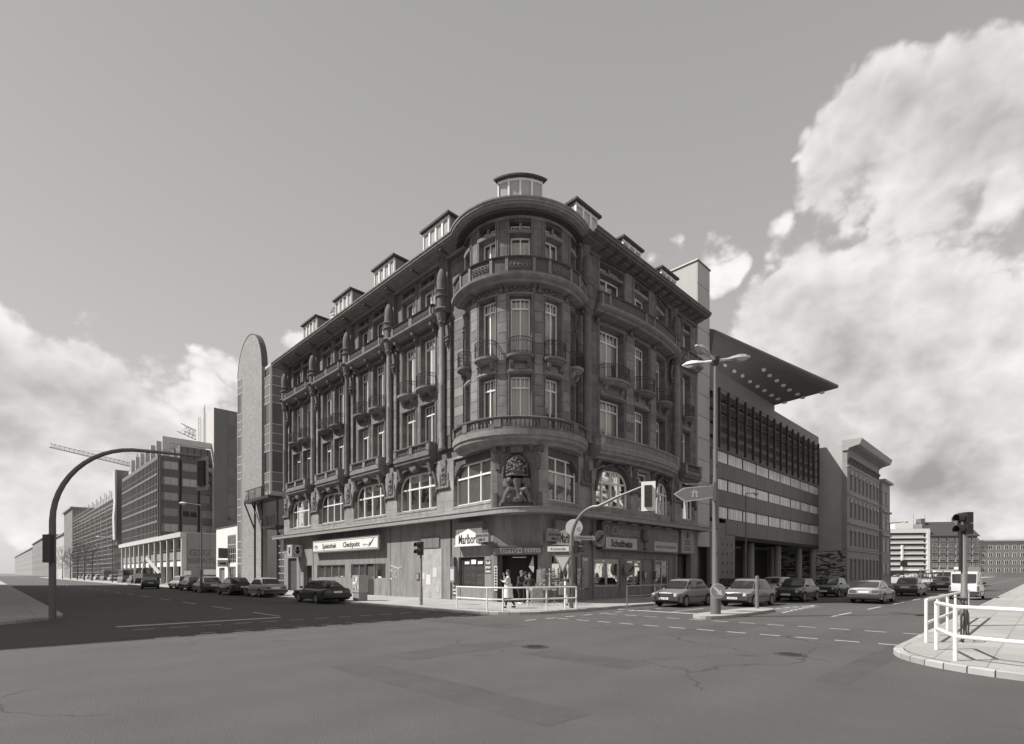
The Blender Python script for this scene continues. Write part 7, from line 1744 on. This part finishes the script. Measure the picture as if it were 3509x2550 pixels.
# strollers far off on the square: counted ones as figures, simple but whole
random.seed(17)
for i in range(14):
    u = 3120+i*7.3+random.uniform(-2, 2); Y = random.uniform(108, 135); loc = ((u-CXP)/FPX*Y, Y, 0)
    t = thing('pedestrian', loc, 'small distant figure in the crowd on the square at the end of the right street', 'person', 'people on the far square'); ORG[t.name] = Vector((0,0,0)); tone = random.choice([.03, .08, .5, .3]); sw = random.uniform(.05, .25)
    m = M(); m.tube([Vector((sw,.08,.0)), Vector((.05,.09,.5)), Vector((0,.08,.92))], [.06,.07,.1], 6); m.tube([Vector((-sw,-.08,0)), Vector((0,-.09,.5)), Vector((0,-.08,.92))], [.06,.07,.1], 6); m.build('legs', mat('far_trousers', .05, .9), t)
    m = M(); m.tube([Vector((0,0,.88)), Vector((0,0,1.1)), Vector((0,0,1.35)), Vector((0,0,1.48))], [.14,.15,.19,.07], 8)
    for sg in (-1, 1): m.tube([Vector((0,sg*.19,1.4)), Vector((-.05,sg*.25,1.12)), Vector((.06,sg*.23,.9))], [.06,.05,.04], 5)
    m.build('torso', mat('far_clothes_%d' % int(tone*100), tone, .9), t, True); m = M(); m.ball((0,0,1.62), .11, 8, 6, (1,.85,1.2)); m.build('head', SKIN, t, True); m = M(); m.ball((-.015,0,1.66), .115, 8, 5, (1,.9,.95)); m.build('hair', HAIR, t, True)
# bicycle leaning on the near railing
t = thing('bicycle', xy(-16.3, -1.4, KZ), 'bicycle leaning against the thick white railing in the right foreground', 'bicycle'); o0 = xy(-16.3, -1.4, KZ)
FBK = lambda s, o, z: o0 + dR.to_3d()*s + nR.to_3d()*o + Vector((0,0,z))
for s in (0, 1.05):
    q = M(); q.tube([FBK(s+.33*math.cos(a), 0, .34+.33*math.sin(a)) for a in [2*math.pi*k/24 for k in range(25)]], .018, 6); w_ = q.build('wheel', TYRE, t); q = M()
    for k in range(9): a = math.pi*k/9; q.cyl(FBK(s-.32*math.cos(a), 0, .34-.32*math.sin(a)), FBK(s+.32*math.cos(a), 0, .34+.32*math.sin(a)), .003, n=3)
    q.build('spokes', METAL, w_)
q = M(); q.tube([FBK(0,0,.34), FBK(.35,0,.85), FBK(.95,0,.85), FBK(1.05,0,.34)], .017, 6); q.tube([FBK(0,0,.34), FBK(.45,0,.3), FBK(.35,0,.85)], .015, 6); q.tube([FBK(.45,0,.3), FBK(.92,0,.72)], .017, 6); q.build('frame', IRON, t)
q = M(); q.tube([FBK(.3,0,.98), FBK(.36,0,.85)], .014, 5); q.wb(FBK(.28,0,1.0), (.26,.14,.06), math.atan2(dR.y, dR.x)); q.build('saddle', BLACK, t); q = M(); q.tube([FBK(.8,-.28,1.03), FBK(.92,0,1.0), FBK(.8,.28,1.03)], .013, 6); q.cyl(FBK(.95,0,.85), FBK(.92,0,1.0), .013); q.build('handlebar', METAL, t)
# round traffic sign seen from behind and a kiosk on the square
t = thing('sign_seen_from_behind', lampat(3097, 60), 'dark round traffic sign seen from behind in front of the white banded block', 'sign'); b = lampat(3097, 60); q = M(); q.cyl(b, b+Vector((0,0,2.4)), .04); q.build('post', METAL, t); q = M(); q.cyl(b+Vector((0,-.03,2.7)), b+Vector((0,0,2.7)), .42, n=20); q.build('disc', DGREY, t)
t = thing('market_stall', lampat(3215, 150, 0), 'low pale awning of a stall on the far square', 'stall'); b = lampat(3215, 150, 0)
q = M(); q.wb(b+Vector((0,0,2.6)), (14,4,.3)); q.wb(b+Vector((9,1,2.9)), (5,3,1.2)); q.build('awning', PALE, t); q = M()
for k in range(5): q.wb(b+Vector((-6.5+k*3.2,-1.9,1.25)), (.15,.15,2.5))
q.build('posts', METAL, t); q = M(); q.wb(b+Vector((0,.5,1.0)), (13,2,1.6)); q.build('counter', MGREY, t)
# low trees masking the street end on the right
# joined small pieces stay one object each: mark them as such
for o in list(bpy.data.objects):
    if o.type == 'MESH' and o.parent is not None and o.name.split('.')[0] in ('jamb_moulding', 'brackets', 'dentils', 'balusters', 'pierced_panel', 'soffit_ribs', 'scaffold_standards', 'scaffold_braces', 'lattice_railing', 'roof_ladder', 'spokes', 'lamp_reflectors', 'garland', 'crest', 'snow_guard', 'glazed_stair', 'railing', 'lettering', 'balcony_front', 'jib', 'mast', 'stays', 'slot', 'cage'):
        if o.name.split('.')[0] == 'mast' and 'crane' not in o.parent.name: continue
        if o.name.split('.')[0] == 'railing' and o.parent.name.split('.')[0] != 'balcony': continue
        o['kind'] = 'stuff'
